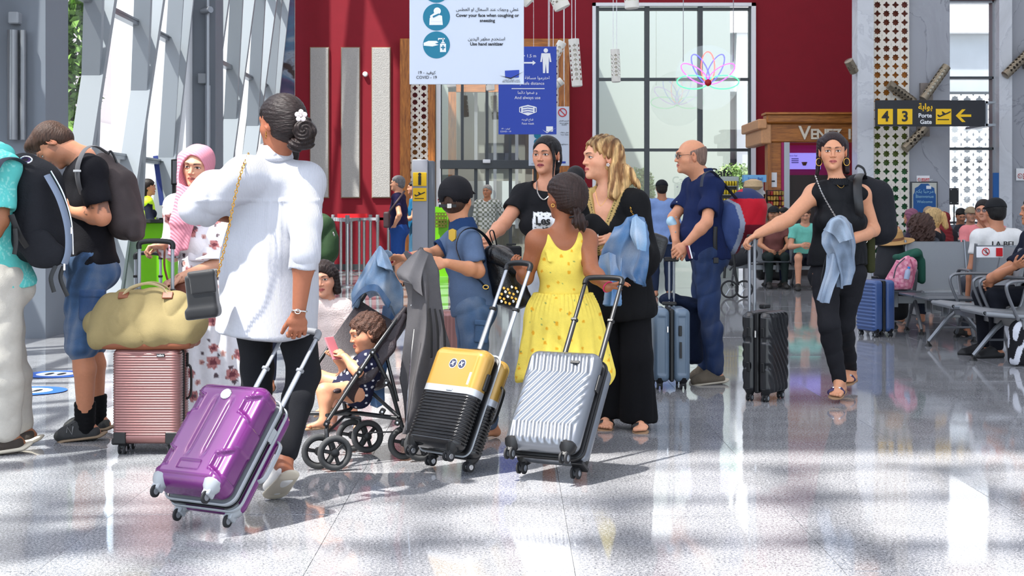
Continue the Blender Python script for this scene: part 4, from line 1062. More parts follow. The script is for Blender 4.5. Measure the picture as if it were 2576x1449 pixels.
for sx in (-1,1): RS.box('front_guard',(sx*.128,-.226,.085),(.030,.006,.028),BLACK,.005)
RS.box('name_plate',(.075,-.2275,.052+.475*.93),(.020,.002,.0085),BLACK,.001); RS.side_handle(1,BLACK,.62,-.06); RS.box('combination_lock',(.170,-.06,.052+.475*.85),(.005,.012,.035),BLACK)
RS.handle(1.03,.17,ALU,BLACK,.0105,-.02)
def text(name,s,size,p,R,m,parent=None,align='CENTER',ext=.0012,font=None,bold=0,space=1):
    cu = bpy.data.curves.new(name,'FONT'); cu.body = s; cu.size = size; cu.align_x = align; cu.align_y = 'CENTER'; cu.extrude = ext; cu.offset = bold; cu.space_character = space; cu.resolution_u = 3
    t = bpy.data.objects.new(name,cu); me = bpy.data.meshes.new_from_object(t); bpy.data.objects.remove(t)
    if len(me.vertices) == 0: print('EMPTY TEXT',s); return None
    v = np.empty(len(me.vertices)*3,np.float32); me.vertices.foreach_get('co',v); v = v.reshape(-1,3)@np.asarray(R,float).T+np.asarray(p,float); me.vertices.foreach_set('co',v.astype(np.float32).ravel()); me.update()
    return obj(name,me,m,parent)
FACING = np.stack([GX,GZ,-GY],1)   # text facing the camera (x right, y up, normal -Y)
text('name_lettering','nsbm',.016,RS.W_(.075,-.2305,.052+.475*.93),FACING,WHITE,RS.root)
# ---- khaki duffel on the rose case
def duffel():
    c = RS.W_(-.005,-.11,.527); t = thing('duffel_bag','khaki canvas duffel bag with tan leather trim on the rose suitcase','bag',(c[0],c[1],.527))
    c = c+V(-.02,0,.145)
    P = [('u',EC(c+V(-.17,0,-.035),c+V(.17,0,-.035),(.15,.12),(.15,.12),GX,GY,.11),0),('u',EC(c+V(-.09,0,.06),c+V(.11,0,.07),(.12,.07),(.12,.07),GX,GY,.085),.08),('u',BX(c+V(0,0,-.095),(.255,.125,.045),.04),.05),
         ('i',HS(c+V(0,0,-.142),-GZ),.01)]
    cloth(t,'body',P,mat('canvas',(138,122,82),rough=.85,bump=(400,.3),var=.06),.007,lambda p: .012*wob(p,14,2)+.022*folds(p,15,5,(1,.5,.8))-.012)
    LEA = mat('tan_leather',(122,66,38),rough=.5)
    P = [('u',BX(c+V(0,0,-.128),(.25,.120,.022),.02),0),('u',EC(c+V(.235,0,-.06),c+V(.235,0,-.02),(.045,.085),(.035,.07),GX,GY,.06),.02)]
    cloth(t,'leather_base',P,LEA,.008,lambda p: .004*wob(p,25,3))
    for x in (-.10,.12):
        b = MB(); b.box(c+V(x,-.055,.115),(.026,.006,.020),rot(GX,-.7),bev=.003); b.build('leather_patch',LEA,t)
    for yy in (-.05,.03):
        strap(t,'carry_strap',[c+V(-.10,yy,.115),c+V(-.06,yy-.01,.155),c+V(.02,yy,.175),c+V(.09,yy,.155),c+V(.12,yy,.115)],.024,.005,mat('webbing',(206,190,150),rough=.8),V(0,.3,1))
    return t
duffel()
# ---- grey-blue case beside the bald man, seen from its side
def side_case(name,label,px,D,col,w=.25,depth=.36,h=.50,yaw=0,rib=None,hz=None,metal=.0,px_col=None,wheel=.05,gm=None):
    X = nz(V(math.cos(yaw),math.sin(yaw),0)); o = J(px,535,D); o[2] = 0
    c = Case(name,label,o,X,GZ,w,depth,h,wheel); m = plastic('shell_'+label.split()[0]+'_'+str(int(px)),col,.35,metal,.2)
    dd = rib
    # halves split across X
    for sg in (-1,1):
        hx_ = (w/2-.012)/2; cen = np.array([sg*(.012+hx_),-depth/2,c.zb+h/2]); P,N,F = rbox((hx_,depth/2,h/2),np.ones(3)*.04,20,30,90)
        Q = P+N*(dd(P,N,sg)[:,None] if dd is not None else 0); me = mesh_np((Q+cen)@c.R.T+c.o,F[:,::-1].copy()); obj('shell',me,m,c.root)
    c.shell(BLACK,.036,(6,20,30),None,name='zip_gusset') if False else c.box('zip_gusset',(0,-depth/2,c.zb+h/2),(.014,depth/2-.006,h/2-.004),BLACK,.03)
    c.wheels(.024,BLACK,RUB,ALU,True)
    if hz:
        c.handle(hz,.02+.11 if yaw else .13,ALU,BLACK,.010,-depth*.5)
    return c
def rib_in(P,N,sg):
    z = P[:,2]; f = sm(.5,.9,-N[:,1]); return -f*.006*sm(.03,.022,np.abs(P[:,0]))*sm(.2,.19,np.abs(z))
S4 = side_case('suitcase','grey-blue hard suitcase standing sideways at the bald man\'s feet',1677,10.02,(104,122,140),.25,.34,.50,0,rib_in)
for sx in (-.035,.035):
    S4.tube('tube_upper',[(sx*.45+.03,-.04,.5),(sx*.45+.03,-.04,.86)],.0085,ALU)
S4.box('grip',(.03,-.04,.875),(.05,.014,.016),BLACK,.006); S4.box('lock',(.055,-.345,.40),(.011,.006,.035),BLACK); S4.box('zip_pull',(-.03,-.348,.41),(.004,.003,.02),CHROME,.001); S4.box('luggage_tag',(.058,-.348,.27),(.008,.003,.055),BLACK,.002); S4.box('carry_handle',(0,-.17,.575),(.05,.02,.012),BLACK,.006)
def rib_b(P,N,sg):
    z = P[:,2]; f = sm(.5,.9,np.abs(N[:,0])*(N[:,0]*sg > 0)); g = sm(.3,.8,-N[:,1])
    y = P[:,1]; return f*.006*np.tanh(2*np.sin((y+z*.45+.05*np.sin(z*9))*2*math.pi/.05))-g*.008*sm(.02,.012,np.abs((z % .165)-.08))*sm(.045,.035,np.abs(P[:,0]-sg*.02))
S5 = side_case('suitcase','black ribbed hard suitcase rolled by the woman in the black sleeveless top',1950,9.32,(30,31,34),.20,.30,.52,-.60,rib_b)
for sx in (-.21,-.13): S5.tube('tube_upper',[(-.085,sx,.50),(-.085,sx,1.035)],.0105,ALU)
S5.box('grip',(-.085,-.17,1.045),(.014,.056,.016),BLACK,.006); S5.box('carry_handle',(0,-.16,.60),(.02,.05,.014),BLACK,.006); S5.box('zip_pull',(.0,-.305,.43),(.005,.003,.022),CHROME,.001)
for x in (-.05,.05):
    for z in (.22,.44): S5.box('side_foot',(x,-.302,z),(.012,.008,.030),BLACK,.006)
S6 = side_case('suitcase','blue hard suitcase standing at the end of the steel bench',2178,14.1,(52,78,128),.24,.35,.50,.30,lambda P,N,sg: (sm(.5,.9,-N[:,0])*.004*np.sign(np.sin(P[:,2]*2*math.pi/.035)) if sg < 0 else P[:,0]*0))
for sx in (0,): S6.tube('tube_upper',[(.045,-.05,.5),(.045,-.05,.84)],.013,ALU)
S6.box('grip',(.045,-.05,.86),(.035,.016,.02),CHROME,.006); S6.box('carry_handle',(-.0,-.17,.57),(.02,.04,.012),BLACK,.005)
# ---- other luggage behind
b_ = Case('suitcase','black soft suitcase held by the woman in the pink headscarf',G(372,1010)+V(0,.1,0),V(1,.1,0),GZ,.33,.24,.60,.05); DKC = mat('black_cloth',(24,25,30),rough=.75,bump=(200,.3))
b_.shell(DKC,.05,(20,14,24),lambda P,N: .006*wob(P,30,1)); b_.wheels(); b_.handle(np.clip(1.2-(640-535)/3600*8.9,0,2)-.02,.155,ALU,BLACK,.010,-.16)
m_ = Case('suitcase','rose-gold ribbed suitcase half hidden behind the boy in the cap',G(1160,965)+V(0,.1,0),V(1,.0,0),GZ,.30,.22,.47,.05); m_.shell(ROSM,.04,(24,14,60),lambda P,N: sm(.5,.9,-N[:,1])*.004*np.sin(P[:,0]*2*math.pi/.03)); m_.wheels(); m_.top_handle(BLACK,.16)
m_ = Case('suitcase','gold and black suitcase mostly hidden behind the woman in the black kaftan',G(1585,985)+V(0,.1,0),V(1,.0,0),GZ,.27,.22,.46,.05); m_.shell(GM,.045,(30,16,120),dgold,cgold); m_.wheels()
# ================================================================ CLOTHES AND POSES
HAIR = mat('hair',None,rough=.46,spec=.28,var=.55,vscale=150,bump=(170,.5,5),aniso=(1,.5,.10))
HAIRX = mat('hair_swept',None,rough=.46,spec=.28,var=.55,vscale=150,bump=(170,.5,5),aniso=(.12,.8,1))
def fabric(key,col=None,rough=.85,bump=(260,.25),var=.05,wave=None,sheen=.0): return mat(key,col,rough=rough,bump=bump,var=var,vscale=30,wave=wave,sheen=sheen,spec=.22)
def wr(k,a=.005,f=26,seed=0,st=(1,1,.5)):
    """cloth wrinkles, in the body's scale"""
    def fn(P): return a*wob(P,f*1.0,seed)+a*.8*folds(P*1.0,f*1.3,seed+3,st)-a*.4
    return fn
def top(root,k,m,name='shirt',inf=.014,sl=.55,sinf=.018,hem=-.04,neck=(.075,.075,.05),nz_=.045,res=.009,disp=None,col=None,sleeves='lr',flare=0,nf=0.0,extra=(),label=None,arms=None,hemend=None):
    """shirt: hem = height above (+) or below (-) the pelvis along the spine"""
    c = k.sc; P = torso_prims(k,inf); hw = np.linalg.norm(k.hr-k.hl)/2
    he = k.p0+k.u*hem
    if hem < .04: P += [('u',EC(k.p0+k.u*.06*c,he,(hw+.062*c*k.g+inf,.105*c*k.g+inf+k.belly*.5),(hw+.072*c*k.g+inf+flare,.112*c*k.g+inf+flare),k.ps,k.pf),.04)]
    P += [('i',HS(he,-k.u),.008)]
    for s_ in sleeves: P += arm_prims(k,s_,inf,sl,sinf)
    P += list(extra)
    nb = k.ms+k.u*nz_*c+k.f*nf
    P += [('s',EC(nb,nb+k.u*.12,(neck[0]*c,neck[1]*c),(neck[0]*c,neck[1]*c),k.s,k.f,neck[2]*c),.012)]
    # cut sleeve ends square
    out = P
    for s_ in sleeves:
        S_,E_,W_ = (k.sl,k.el,k.wl) if s_ == 'l' else (k.sr,k.er,k.wr)
        a,b = (S_,E_) if sl <= 1 else (E_,W_); t = sl if sl <= 1 else sl-1; d = nz(b-a); e = a+(b-a)*t
        out += [('s',RC(e+d*.005,e+d*.14,.001,.02) if False else EC(e+d*.055*c,e+d*.075*c,(.075*c,.050*c),(.075*c,.050*c),nz(np.cross(d,(.1,.9,.3))),d,.075*c),.006)]
    return cloth(root,name,out,m,res,disp or wr(k),col,label)
def pants(root,k,m,name='trousers',inf=.012,to=1.93,i2=None,res=.010,disp=None,col=None,wide=0,waist=.10,label=None):
    c = k.sc; P = []; T = torso_prims(k,inf)
    P += [T[2]]+T[-2:]; i2 = inf if i2 is None else i2
    for s_ in 'lr': P += leg_prims(k,s_,inf,to,i2)
    if wide:
        for H_,K_,A_ in ((k.hl,k.kl,k.al),(k.hr,k.kr,k.ar)): P += [('u',RC(K_+(H_-K_)*.3,K_+(A_-K_)*(to-1),.07*c+inf,.05*c+wide),.03)]
    P += [('i',HS(k.p0+k.u*waist*c,k.u),.006)]
    return cloth(root,name,P,m,res,disp or wr(k,.005,22,2,(1,1,.35)),col,label)
def shoes(root,k,m,sole=None,inf=.010,name='shoe',res=.006,disp=None,sl_th=.022):
    for s_ in 'lr':
        P,fi = foot_prims(k,s_,inf); c = fi['c']; fl,dn,w = fi['fl'],fi['dn'],fi['w']
        A_ = k.al if s_ == 'l' else k.ar
        P = P[1:]+[('u',RC(fi['ball']-dn*.004,fi['toe']-fl*.012*c,.030*c+inf*.5,.020*c+inf*.5),.02),('s',EL(A_-dn*.045*c,np.array([.036,.036,.05])*c),.01)]
        o = cloth(root,name,P,m,res,disp);
        if sole is not None:
            hc = fi['heel']; b0 = hc+dn*.020*c; b1 = fi['ball']+dn*.022*c+fl*.015*c
            Q = [('u',EC(b0,b1,(.034*c+inf,sl_th*.5),(.047*c+inf,sl_th*.5),w,dn,.05*c),.01)]
            cloth(root,'sole',Q,sole,res,None)
def sandals(root,k,m,sole,res=.006,n=2):
    for s_ in 'lr':
        P,fi = foot_prims(k,s_); c = fi['c']; fl,dn,w = fi['fl'],fi['dn'],fi['w']
        cloth(root,'sole',[('u',EC(fi['heel']+dn*.028*c,fi['ball']+dn*.020*c+fl*.02*c,(.034*c,.008),(.048*c,.008),w,dn,.04*c),.01)],sole,res)
        for q in range(n):
            cc = fi['ball']-fl*(.0+.045*q)*c; b = MB(); r1,r2 = (.048-.006*q)*c,(.026+.010*q)*c
            b.tube([cc+w*r1*math.cos(a)-dn*r2*math.sin(a)+fl*.02*c*math.cos(a)*(1 if q else -1) for a in np.linspace(-.25,math.pi+.25,14)],1.0,8,flat=(fl,.010*c,.0035)); b.build('strap',m,root,True)
def shorthair(root,k,col,thick=.008,m=None,res=.006,hairline=.062,amp=.002,name='hair'):
    P,W_ = hair_base(k,thick,hairline); return cloth(root,name,P,m or mat('hair',None,rough=.5,var=.35,vscale=60,bump=(120,.4)),res,strands(k,amp,80),col)
def auto(px,D,H,yaw,hyaw=None,seat=False,arms='down',fem=False,g=1.0,pitch=0,z0=0.0,lean=0,x=None,child=False):
    q = H/1.7; f = yaw_vec(yaw); r = np.cross(f,GZ); o = V((px-CX)/FPX*D if x is None else x,D,0)
    def L(rx,fy,z): return o+r*rx*q+f*fy*q+GZ*(z*q+z0)
    sw = .148 if fem else .175; hy = yaw if hyaw is None else hyaw; hf = yaw_vec(hy)-GZ*pitch
    if not seat:
        d = dict(head=L(0,.02+lean,1.585),ms=L(0,lean,1.385),p0=L(0,0,.91),hl=L(-.085,0,.88),hr=L(.085,0,.88),kl=L(-.10,.02,.48),kr=L(.10,.02,.48),al=L(-.10,-.02,.085),ar=L(.10,-.02,.085),fl=L(-.13,.17,.025),fr=L(.13,.17,.025))
        zs = 1.36; fy = lean
    else:
        d = dict(head=L(0,.04+lean,1.165),ms=L(0,lean,.965),p0=L(0,-.02,.50),hl=L(-.085,0,.49),hr=L(.085,0,.49),kl=L(-.12,.42,.50),kr=L(.12,.42,.50),al=L(-.12,.40,.09),ar=L(.12,.40,.09),fl=L(-.14,.60,.025),fr=L(.14,.60,.025))
        zs = .94; fy = lean
    A = {'down': ((.06,.0,-.29),(.07,.06,-.53)),'front': ((.06,.05,-.28),(-.06,.25,-.36)),'phone': ((.05,.06,-.28),(-.10,.28,-.25)),'hip': ((.13,-.08,-.26),(.02,.02,-.42)),'lap': ((.05,.12,-.26),(-.06,.34,-.34)),'chin': ((.02,.16,-.25),(-.09,.22,-.02))}
    al_,ar_ = (arms if isinstance(arms,tuple) else (arms,arms))
    for s_,sg,a in (('l',-1,A[al_]),('r',1,A[ar_])):
        d['s'+s_] = L(sg*sw,fy,zs); d['e'+s_] = L(sg*(sw+a[0][0]),fy+a[0][1],zs+a[0][2]); d['w'+s_] = L(sg*(sw+a[1][0]),fy+a[1][1],zs+a[1][2])
    return skel(face=hf,fem=fem,g=g,hs=q if not child else q*1.15,child=child,**d)
def bgperson(label,k,skin=(190,132,100),hair=(34,26,22),topc=(40,44,80),botc=(40,60,100),sl=.5,short=False,shoe=(40,38,36),group=None,cap=None,stub=None,scarf=None,longhair=False,res=.013,hem=-.04,glasses=False,topname='shirt',lowres=False,hairless=False,hcol=None,colfn=None):
    r = person(label,k,group)
    body(r,k,face_col(k,skin,tuple(int(c*.8) for c in skin),stubble=stub),res=.014,hres=.0055,handres=.007,feet='bare',toes=False)
    tm = fabric('cloth_v',None) ; top(r,k,tm,topname,.014,sl,.018,hem,res=res,col=colfn or topc)
    if short: pants(r,k,tm,'shorts',.018,.85,.03,res=res+.002,col=botc)
    else: pants(r,k,tm,'trousers',.012,1.95,.014,res=res+.002,col=botc)
    shoes(r,k,mat('shoe_'+'_'.join(map(str,shoe)),shoe,rough=.6),None,.010,res=.010)
    if scarf is not None: headscarf(r,k,scarf,res=.009)
    elif not hairless: shorthair(r,k,hair,.010 if not longhair else .016,res=.008)
    if longhair:
        c = k.head; P = [('u',EC(c-k.hu*.02-k.hf*.05,c-k.hu*.20*k.hs-k.hf*.06,(.085*k.hs,.055),(.075*k.hs,.035),k.hr_,k.hf),.02)]; cloth(r,'long_hair',P,mat('hair',None),.009,strands(k,.004,80),hair)
    if cap is not None: cap_(r,k,cap)
    if glasses: specs(r,k)
    return r
def cap_(root,k,col,back=False,res=.006,name='cap',bcol=None,brim=True):
    h = k.hs; R = k.HR
    def W_(x,y,z): return k.head+R@(np.array([x,y,z])*h)
    m = fabric('cap_'+'_'.join(map(str,col)),col,rough=.7)
    P = [('u',EL(W_(0,-.012,.035),np.array([.094,.114,.098])*h,R),0),('i',HS(W_(0,0,.030),-nz(R@np.array([0,.12,1]))),.006),('s',EL(W_(0,-.012,.020),np.array([.084,.104,.088])*h,R),.004)]
    o = cloth(root,name,P,m,res,None)
    if brim: cloth(root,'peak',[('u',EC(W_(0,.085,.044),W_(0,.145,.032),(.070*h,.006),(.055*h,.005),k.hr_,k.hu,.045*h),0)],m,.005)
    return o
def specs(root,k,m=None,r=.021):
    h = k.hs; R = k.HR; m = m or BLACK
    def W_(x,y,z): return k.head+R@(np.array([x,y,z])*h)
    b = MB()
    for s_ in (-1,1):
        b.tube([W_(s_*.032+r*1.15*math.cos(a),.099-.012*abs(math.cos(a))*(s_*math.cos(a) > 0),.003+r*.75*math.sin(a)) for a in np.linspace(0,2*math.pi,20)[:-1]],.0014*h,6,closed=True)
        b.tube([W_(s_*.055,.088,.008),W_(s_*.079,.04,.012),W_(s_*.083,-.005,.006)],.0014*h,6)
    b.tube([W_(-.010,.100,.006),W_(0,.104,.008),W_(.010,.100,.006)],.0014*h,6)
    o = b.build('glasses',m,root,True)
    for s_ in (-1,1):
        g_ = MB(); g_.lathe(W_(s_*.032,.097,.003),[(r*.98*h,0),(r*.98*h,.001)],18,k.hf); g_.build('lens',glassmat('lens',(.8,.85,.9),.12),o)
def headscarf(root,k,col,res=.006,m=None,drape=(),wrapdown=.10,disp=None,opening=(.060,.09,.082)):
    h = k.hs; R = k.HR
    def W_(x,y,z): return k.head+R@(np.array([x,y,z])*h)
    nb = k.ms+k.u*.05
    P = [('u',EL(W_(0,-.014,.030),np.array([.094,.114,.103])*h,R),0),('u',EL(W_(0,-.010,-.045),np.array([.086,.090,.085])*h,R),.03),('u',RC(W_(0,-.015,-.085),nb,.075*h,.085*h),.04),
         ('u',EC(nb-k.u*.01,k.ms-k.u*wrapdown,(.11,.085),(.13,.115),k.s,k.f),.05)]
    P += list(drape)
    P += [('s',EC(W_(0,.125,-.022),W_(0,.06,-.022),(opening[0]*h,opening[2]*h),(opening[0]*h*.92,opening[2]*h*.95),k.hr_,k.hu,.03),.008)]
    return cloth(root,'headscarf',P,m or fabric('scarf_v',None,rough=.75),res,disp or (lambda p: .004*np.sin((p@np.array([.3,.2,1.]))*90+wob(p,20,2)*3)),col)
def hairmesh(root,k,prog,col,res=.0045,amp=.003,f=90,name='hair',m=None,disp=None):
    return cloth(root,name,prog,m or HAIR,res,disp or strands(k,amp,f),col)

def paint(base,*layers):
    """layers: functions (P,c)->c on linear colour arrays"""
    def fn(P):
        c = np.tile(s2l(hx(base) if isinstance(base,str) else base),(len(P),1))
        for l in layers: c = l(P,c)
        return c
    return fn
def spots(col,cell,r,seed=0,prob=1.0,jit=.3,petals=0,col2=None,axes=(0,2),sub=None):
    """scattered dots or flowers in a hashed grid on the plane of two axes"""
    col = s2l(col); col2 = None if col2 is None else s2l(col2)
    def fn(P,c):
        a = P[:,axes[0]]/cell; b = P[:,axes[1]]/cell
        if len(axes) > 2: a = a+P[:,axes[2]]/cell*.6
        b = b+.5*(np.floor(a) % 2)
        ia,ib = np.floor(a),np.floor(b)
        h1 = np.modf(np.abs(np.sin(ia*12.9+ib*78.2+seed)*43758.5))[0]; h2 = np.modf(np.abs(np.sin(ia*39.3+ib*11.1+seed*2.)*24634.6))[0]; h3 = np.modf(np.abs(np.sin(ia*7.7+ib*3.3+seed*3.)*9434.6))[0]
        u = (a-ia-.5-(h1-.5)*jit)*cell; v = (b-ib-.5-(h2-.5)*jit)*cell; d = np.hypot(u,v); th = np.arctan2(v,u)+h3*6
        R_ = r*(.75+.5*h3)*(1 if not petals else (.72+.28*np.abs(np.sin(th*petals/2))))
        m = (d < R_)&(h3 < prob); c = c.copy(); c[m] = col
        if col2 is not None: m2 = m&((d < R_*.45)|(np.abs(np.sin(th*petals)) < .22)); c[m2] = col2
        return c
    return fn
def mixc(P,c,w,col): w = np.clip(w,0,1)[:,None]; return c*(1-w)+s2l(col)*w
def denim(base=(62,96,150),seed=0,light=.35):
    """faded denim: worn paler patches"""
    b = s2l(base)
    def fn(P):
        w = .5+.5*wob(P,16,seed); w2 = .5+.5*wob(P,60,seed+2); w3 = folds(P,34,seed+5,(1,1,.35))
        q = np.clip(light*((w-.5)*1.5+(w2-.5)*.6+(w3-.45)*1.2),-.55,1.2)[:,None]; g_ = b.mean()
        return np.where(q > 0,b*(1-np.minimum(q,1)*.35)+(g_*1.5+.06)*np.minimum(q,1)*.55,b*(1+q))
    return fn
DEN = mat('denim',None,rough=.8,bump=(420,.35),var=.10,vscale=180)
def sheet(root,name,rows,m,col=None,amp=.010,freq=22,th=.012,n=(40,60),seed=0,grow=True,noise=.006):
    """draped cloth through rows of points (px, py, D), with hanging folds and real thickness"""
    A = np.array([[J(*p) for p in r] for r in rows]);
    def cr(A,k_):
        m_ = len(A); t = np.linspace(0,m_-1,k_); i = np.minimum(t.astype(int),m_-2); u = (t-i).reshape((-1,)+(1,)*(A.ndim-1)); g = lambda q: A[np.clip(q,0,m_-1)]
        p0,p1,p2,p3 = g(i-1),g(i),g(i+1),g(i+2); return .5*(2*p1+(p2-p0)*u+(2*p0-5*p1+4*p2-p3)*u*u+(3*p1-p0-3*p2+p3)*u**3)
    S_ = cr(A,n[1]); S_ = cr(S_.transpose(1,0,2),n[0]).transpose(1,0,2)      # v rows, u columns
    N = np.cross(np.gradient(S_,axis=1),np.gradient(S_,axis=0)); N /= np.linalg.norm(N,axis=2)[...,None]+1e-9; N *= np.where(N[...,1:2] > 0,-1,1)
    P = S_.reshape(-1,3); u = np.tile(np.linspace(0,1,n[0]),n[1]); v = np.repeat(np.linspace(0,1,n[1]),n[0]); ph = wob(P,7,seed)*2.2
    d = amp*((.35+.65*v) if grow else 1)*(1-np.abs(np.sin(u*freq*.5+ph)))*1.6-amp*.5+noise*wob(P,30,seed+3); P = P+N.reshape(-1,3)*d[:,None]
    k_ = len(P); Q = P-N.reshape(-1,3)*th; I = np.arange(k_).reshape(n[1],n[0]); F = np.stack([I[:-1,:-1],I[:-1,1:],I[1:,1:],I[1:,:-1]],-1).reshape(-1,4); G_ = [F,F[:,::-1]+k_]
    for a,b in ((I[0,:-1],I[0,1:]),(I[-1,1:],I[-1,:-1]),(I[1:,0],I[:-1,0]),(I[:-1,-1],I[1:,-1])): G_.append(np.stack([b,a,a+k_,b+k_],1))
    VV = np.concatenate([P,Q]); me = mesh_np(VV,np.concatenate(G_))
    if col is not None: setcol(me,col(VV) if callable(col) else np.tile(s2l(col),(len(VV),1)))
    return obj(name,me,m,root)
# ================================================================ PUSHCHAIR
def stroller():
    FM = mat('frame_black',(22,23,25),rough=.35,coat=.2); FAB = mat('pram_fabric',(46,36,40),rough=.55,bump=(160,.35),coat=.1); HOSE = mat('tyre_grey',(58,59,60),rough=.75)
    t = thing('pushchair','black folding pushchair with a toddler and jackets over its handles','pushchair',(J(930,535,6.9)[0],6.9,0))
    # near side: front wheel pair, rear wheel pair, handle; far side offset
    nf = V(*J(822,1148,6.66)); nf[2] = .085; fo = V(*J(905,1112,7.15)); fo[2] = .085       # front axle centres near / far
    nr_ = V(*J(1037,1120,6.92)); nr_[2] = .085
    dlt = fo-nf;
    def tb(nm,pts,r=.0105,m=FM,par=t): b = MB(); b.tube(pts,r,10); return b.build(nm,m,par,True)
    def wheel(c,ax,r=.082):
        w = MB(); n = 28; ax = nz(ax); u = nz(np.cross(ax,GZ)); v = np.cross(ax,u)
        w.tube([c+(r-.013)*(math.cos(2*math.pi*q/n)*u+math.sin(2*math.pi*q/n)*v) for q in range(n)],.0135,10,closed=True); o = w.build('wheel',HOSE,t,True)
        s_ = MB(); s_.tube([c+(r-.026)*(math.cos(2*math.pi*q/n)*u+math.sin(2*math.pi*q/n)*v) for q in range(n)],.005,6,closed=True); s_.lathe(c-ax*.016,[(.008,0),(.020,.004),(.020,.028),(.010,.033)],14,ax); s_.build('hub',BLACK,o,True)
        for q in range(3):
            a = math.pi*(.5+q*2/3)+.3; d = math.cos(a)*u+math.sin(a)*v; sp = MB(); sp.box(c+d*.032,(.026,.008,.010),np.stack([d,np.cross(ax,d),ax],1),bev=.003); sp.build('spoke',BLACK,o)
        return o
    fax = nz(V(.93,-.38,0)); rax = nz(V(.80,-.60,0))
    fax = nz(dlt*V(1,1,0));
    ax1 = nz(V(.35,-.93,0))
    for c in (nf,fo):
        for sg in (-1,1): wheel(c+nz(V(.80,.28,0))*0+V(.040*sg,-.020*sg,0)+V(0,0,0),ax1)
    for sg in (-1,1): wheel(nr_+V(.040*sg,-.020*sg,0),ax1)
    H = J(1012,862,7.0)*0+J(1068,742,7.08)     # near handle end (under the hoodie)
    hinge = J(938,885,6.86); up_h = J(1032,762,7.02)
    tb('front_leg',[nf+V(0,0,.035),nf+V(0,0,.085),J(822,1062,6.70),hinge,J(1000,800,6.98),H])
    tb('rear_leg',[nr_+V(0,0,.03),J(1012,1075,6.92),J(985,980,6.9),J(938,885,6.86)])
    tb('rear_leg',[J(1000,1010,6.93),J(968,880,6.95),J(1036,765,7.04)],.009)
    farh = J(905,760,7.42);
    tb('front_leg',[fo+V(0,0,.035),fo+V(0,0,.08),J(870,1040,7.18),J(800,930,7.1)*0+J(858,960,7.2),farh])
    tb('far_side_tube',[J(795,920,7.15),J(905,762,7.42),J(935,715,7.5)])
    tb('rear_leg',[J(860,1000,7.2),J(935,900,7.3),farh],.009)
    tb('cross_bar',[J(775,1040,7.05),J(905,1040,6.98),J(1000,1052,6.9)],.011); tb('cross_bar',[J(905,960,7.0),J(960,1010,6.95),J(1005,1050,6.9)],.009)
    tb('cross_bar',[J(822,1045,6.72),J(880,1030,6.95),J(960,940,7.2)],.009); tb('cross_bar',[nf+V(0,0,.09),(nf+fo)/2+V(0,0,.13),fo+V(0,0,.09)],.008)
    tb('brake_rod',[J(930,1088,7.0),J(1005,1086,6.9)],.004)
    for p in ((938,885,6.84),(905,935,6.80),(962,1035,6.86),(1000,1062,6.86),(1036,768,6.98),(822,1065,6.67),(972,962,6.86)):
        m_ = MB(); m_.box(J(*p),(.013,.010,.016),rot(GY,.5),bev=.005); o = m_.build('joint',BLACK,t); m_ = MB(); m_.lathe(J(*p)-GY*.012,[(.006,0),(.005,-.003)],10,(0,1,0)); m_.build('rivet',STEEL,o)
    # seat: hammock shell of fabric, near edge on the front tube, far edge on the far tube
    n0 = [J(862,985,6.80),J(905,920,6.84),J(950,865,6.90),J(1000,795,6.98),J(1012,775,7.0)]
    f0 = [J(800,935,7.12),J(822,885,7.18),J(850,835,7.24),J(885,785,7.34),J(905,755,7.40)]
    vs = []; m_ = 9
    for a,b in zip(n0,f0):
        for q in range(m_):
            s_ = q/(m_-1); sag = math.sin(math.pi*s_); vs.append(a*(1-s_)+b*s_+V(.10*sag,.02*sag,-.10*sag))
    n = len(n0); th = V(.012,0,-.010); v2 = vs+[p+th for p in vs]; F = []
    for i in range(n-1):
        for q in range(m_-1):
            a = i*m_+q; F.append((a,a+1,a+m_+1,a+m_)); k = n*m_; F.append((k+a,k+a+m_,k+a+m_+1,k+a+1))
    k = n*m_
    for i in range(n-1):
        for q in (0,m_-1): a = i*m_+q; F.append((a,a+m_,k+a+m_,k+a) if q == 0 else (a,k+a,k+a+m_,a+m_))
    for q in range(m_-1):
        for i in (0,n-1): a = i*m_+q; F.append((a,k+a,k+a+1,a+1) if i == 0 else (a,a+1,k+a+1,k+a))
    b = MB(); b.add(v2,F); b.build('seat_fabric',FAB,t,True)
    P = [('u',EC(J(868,975,6.98),J(945,968,7.05),(.17,.020),(.17,.022),nz(dlt*V(1,1,0)),GZ,.03),0),('u',EC(J(950,960,7.05),J(935,900,7.03),(.15,.03),(.15,.03),nz(dlt*V(1,1,0)),nz(V(1,0,.4)),.03),.03)]
    cloth(t,'seat_base',P,FAB,.008,lambda p: .004*wob(p,40,4))
    P = [('u',EC(J(968,880,6.93),J(1008,800,6.99),(.05,.012),(.035,.012),nz(V(1,.1,.6)),GY,.03),0),('u',EC(J(925,945,6.86),J(968,880,6.93),(.07,.012),(.05,.012),nz(V(1,.1,.6)),GY,.03),.03)]
    cloth(t,'side_wing',P,FAB,.007,lambda p: .003*wob(p,40,6))
    tb('handle_sleeve',[J(990,815,6.97),J(1022,775,7.01)],.016,FAB)
    return t
stroller()
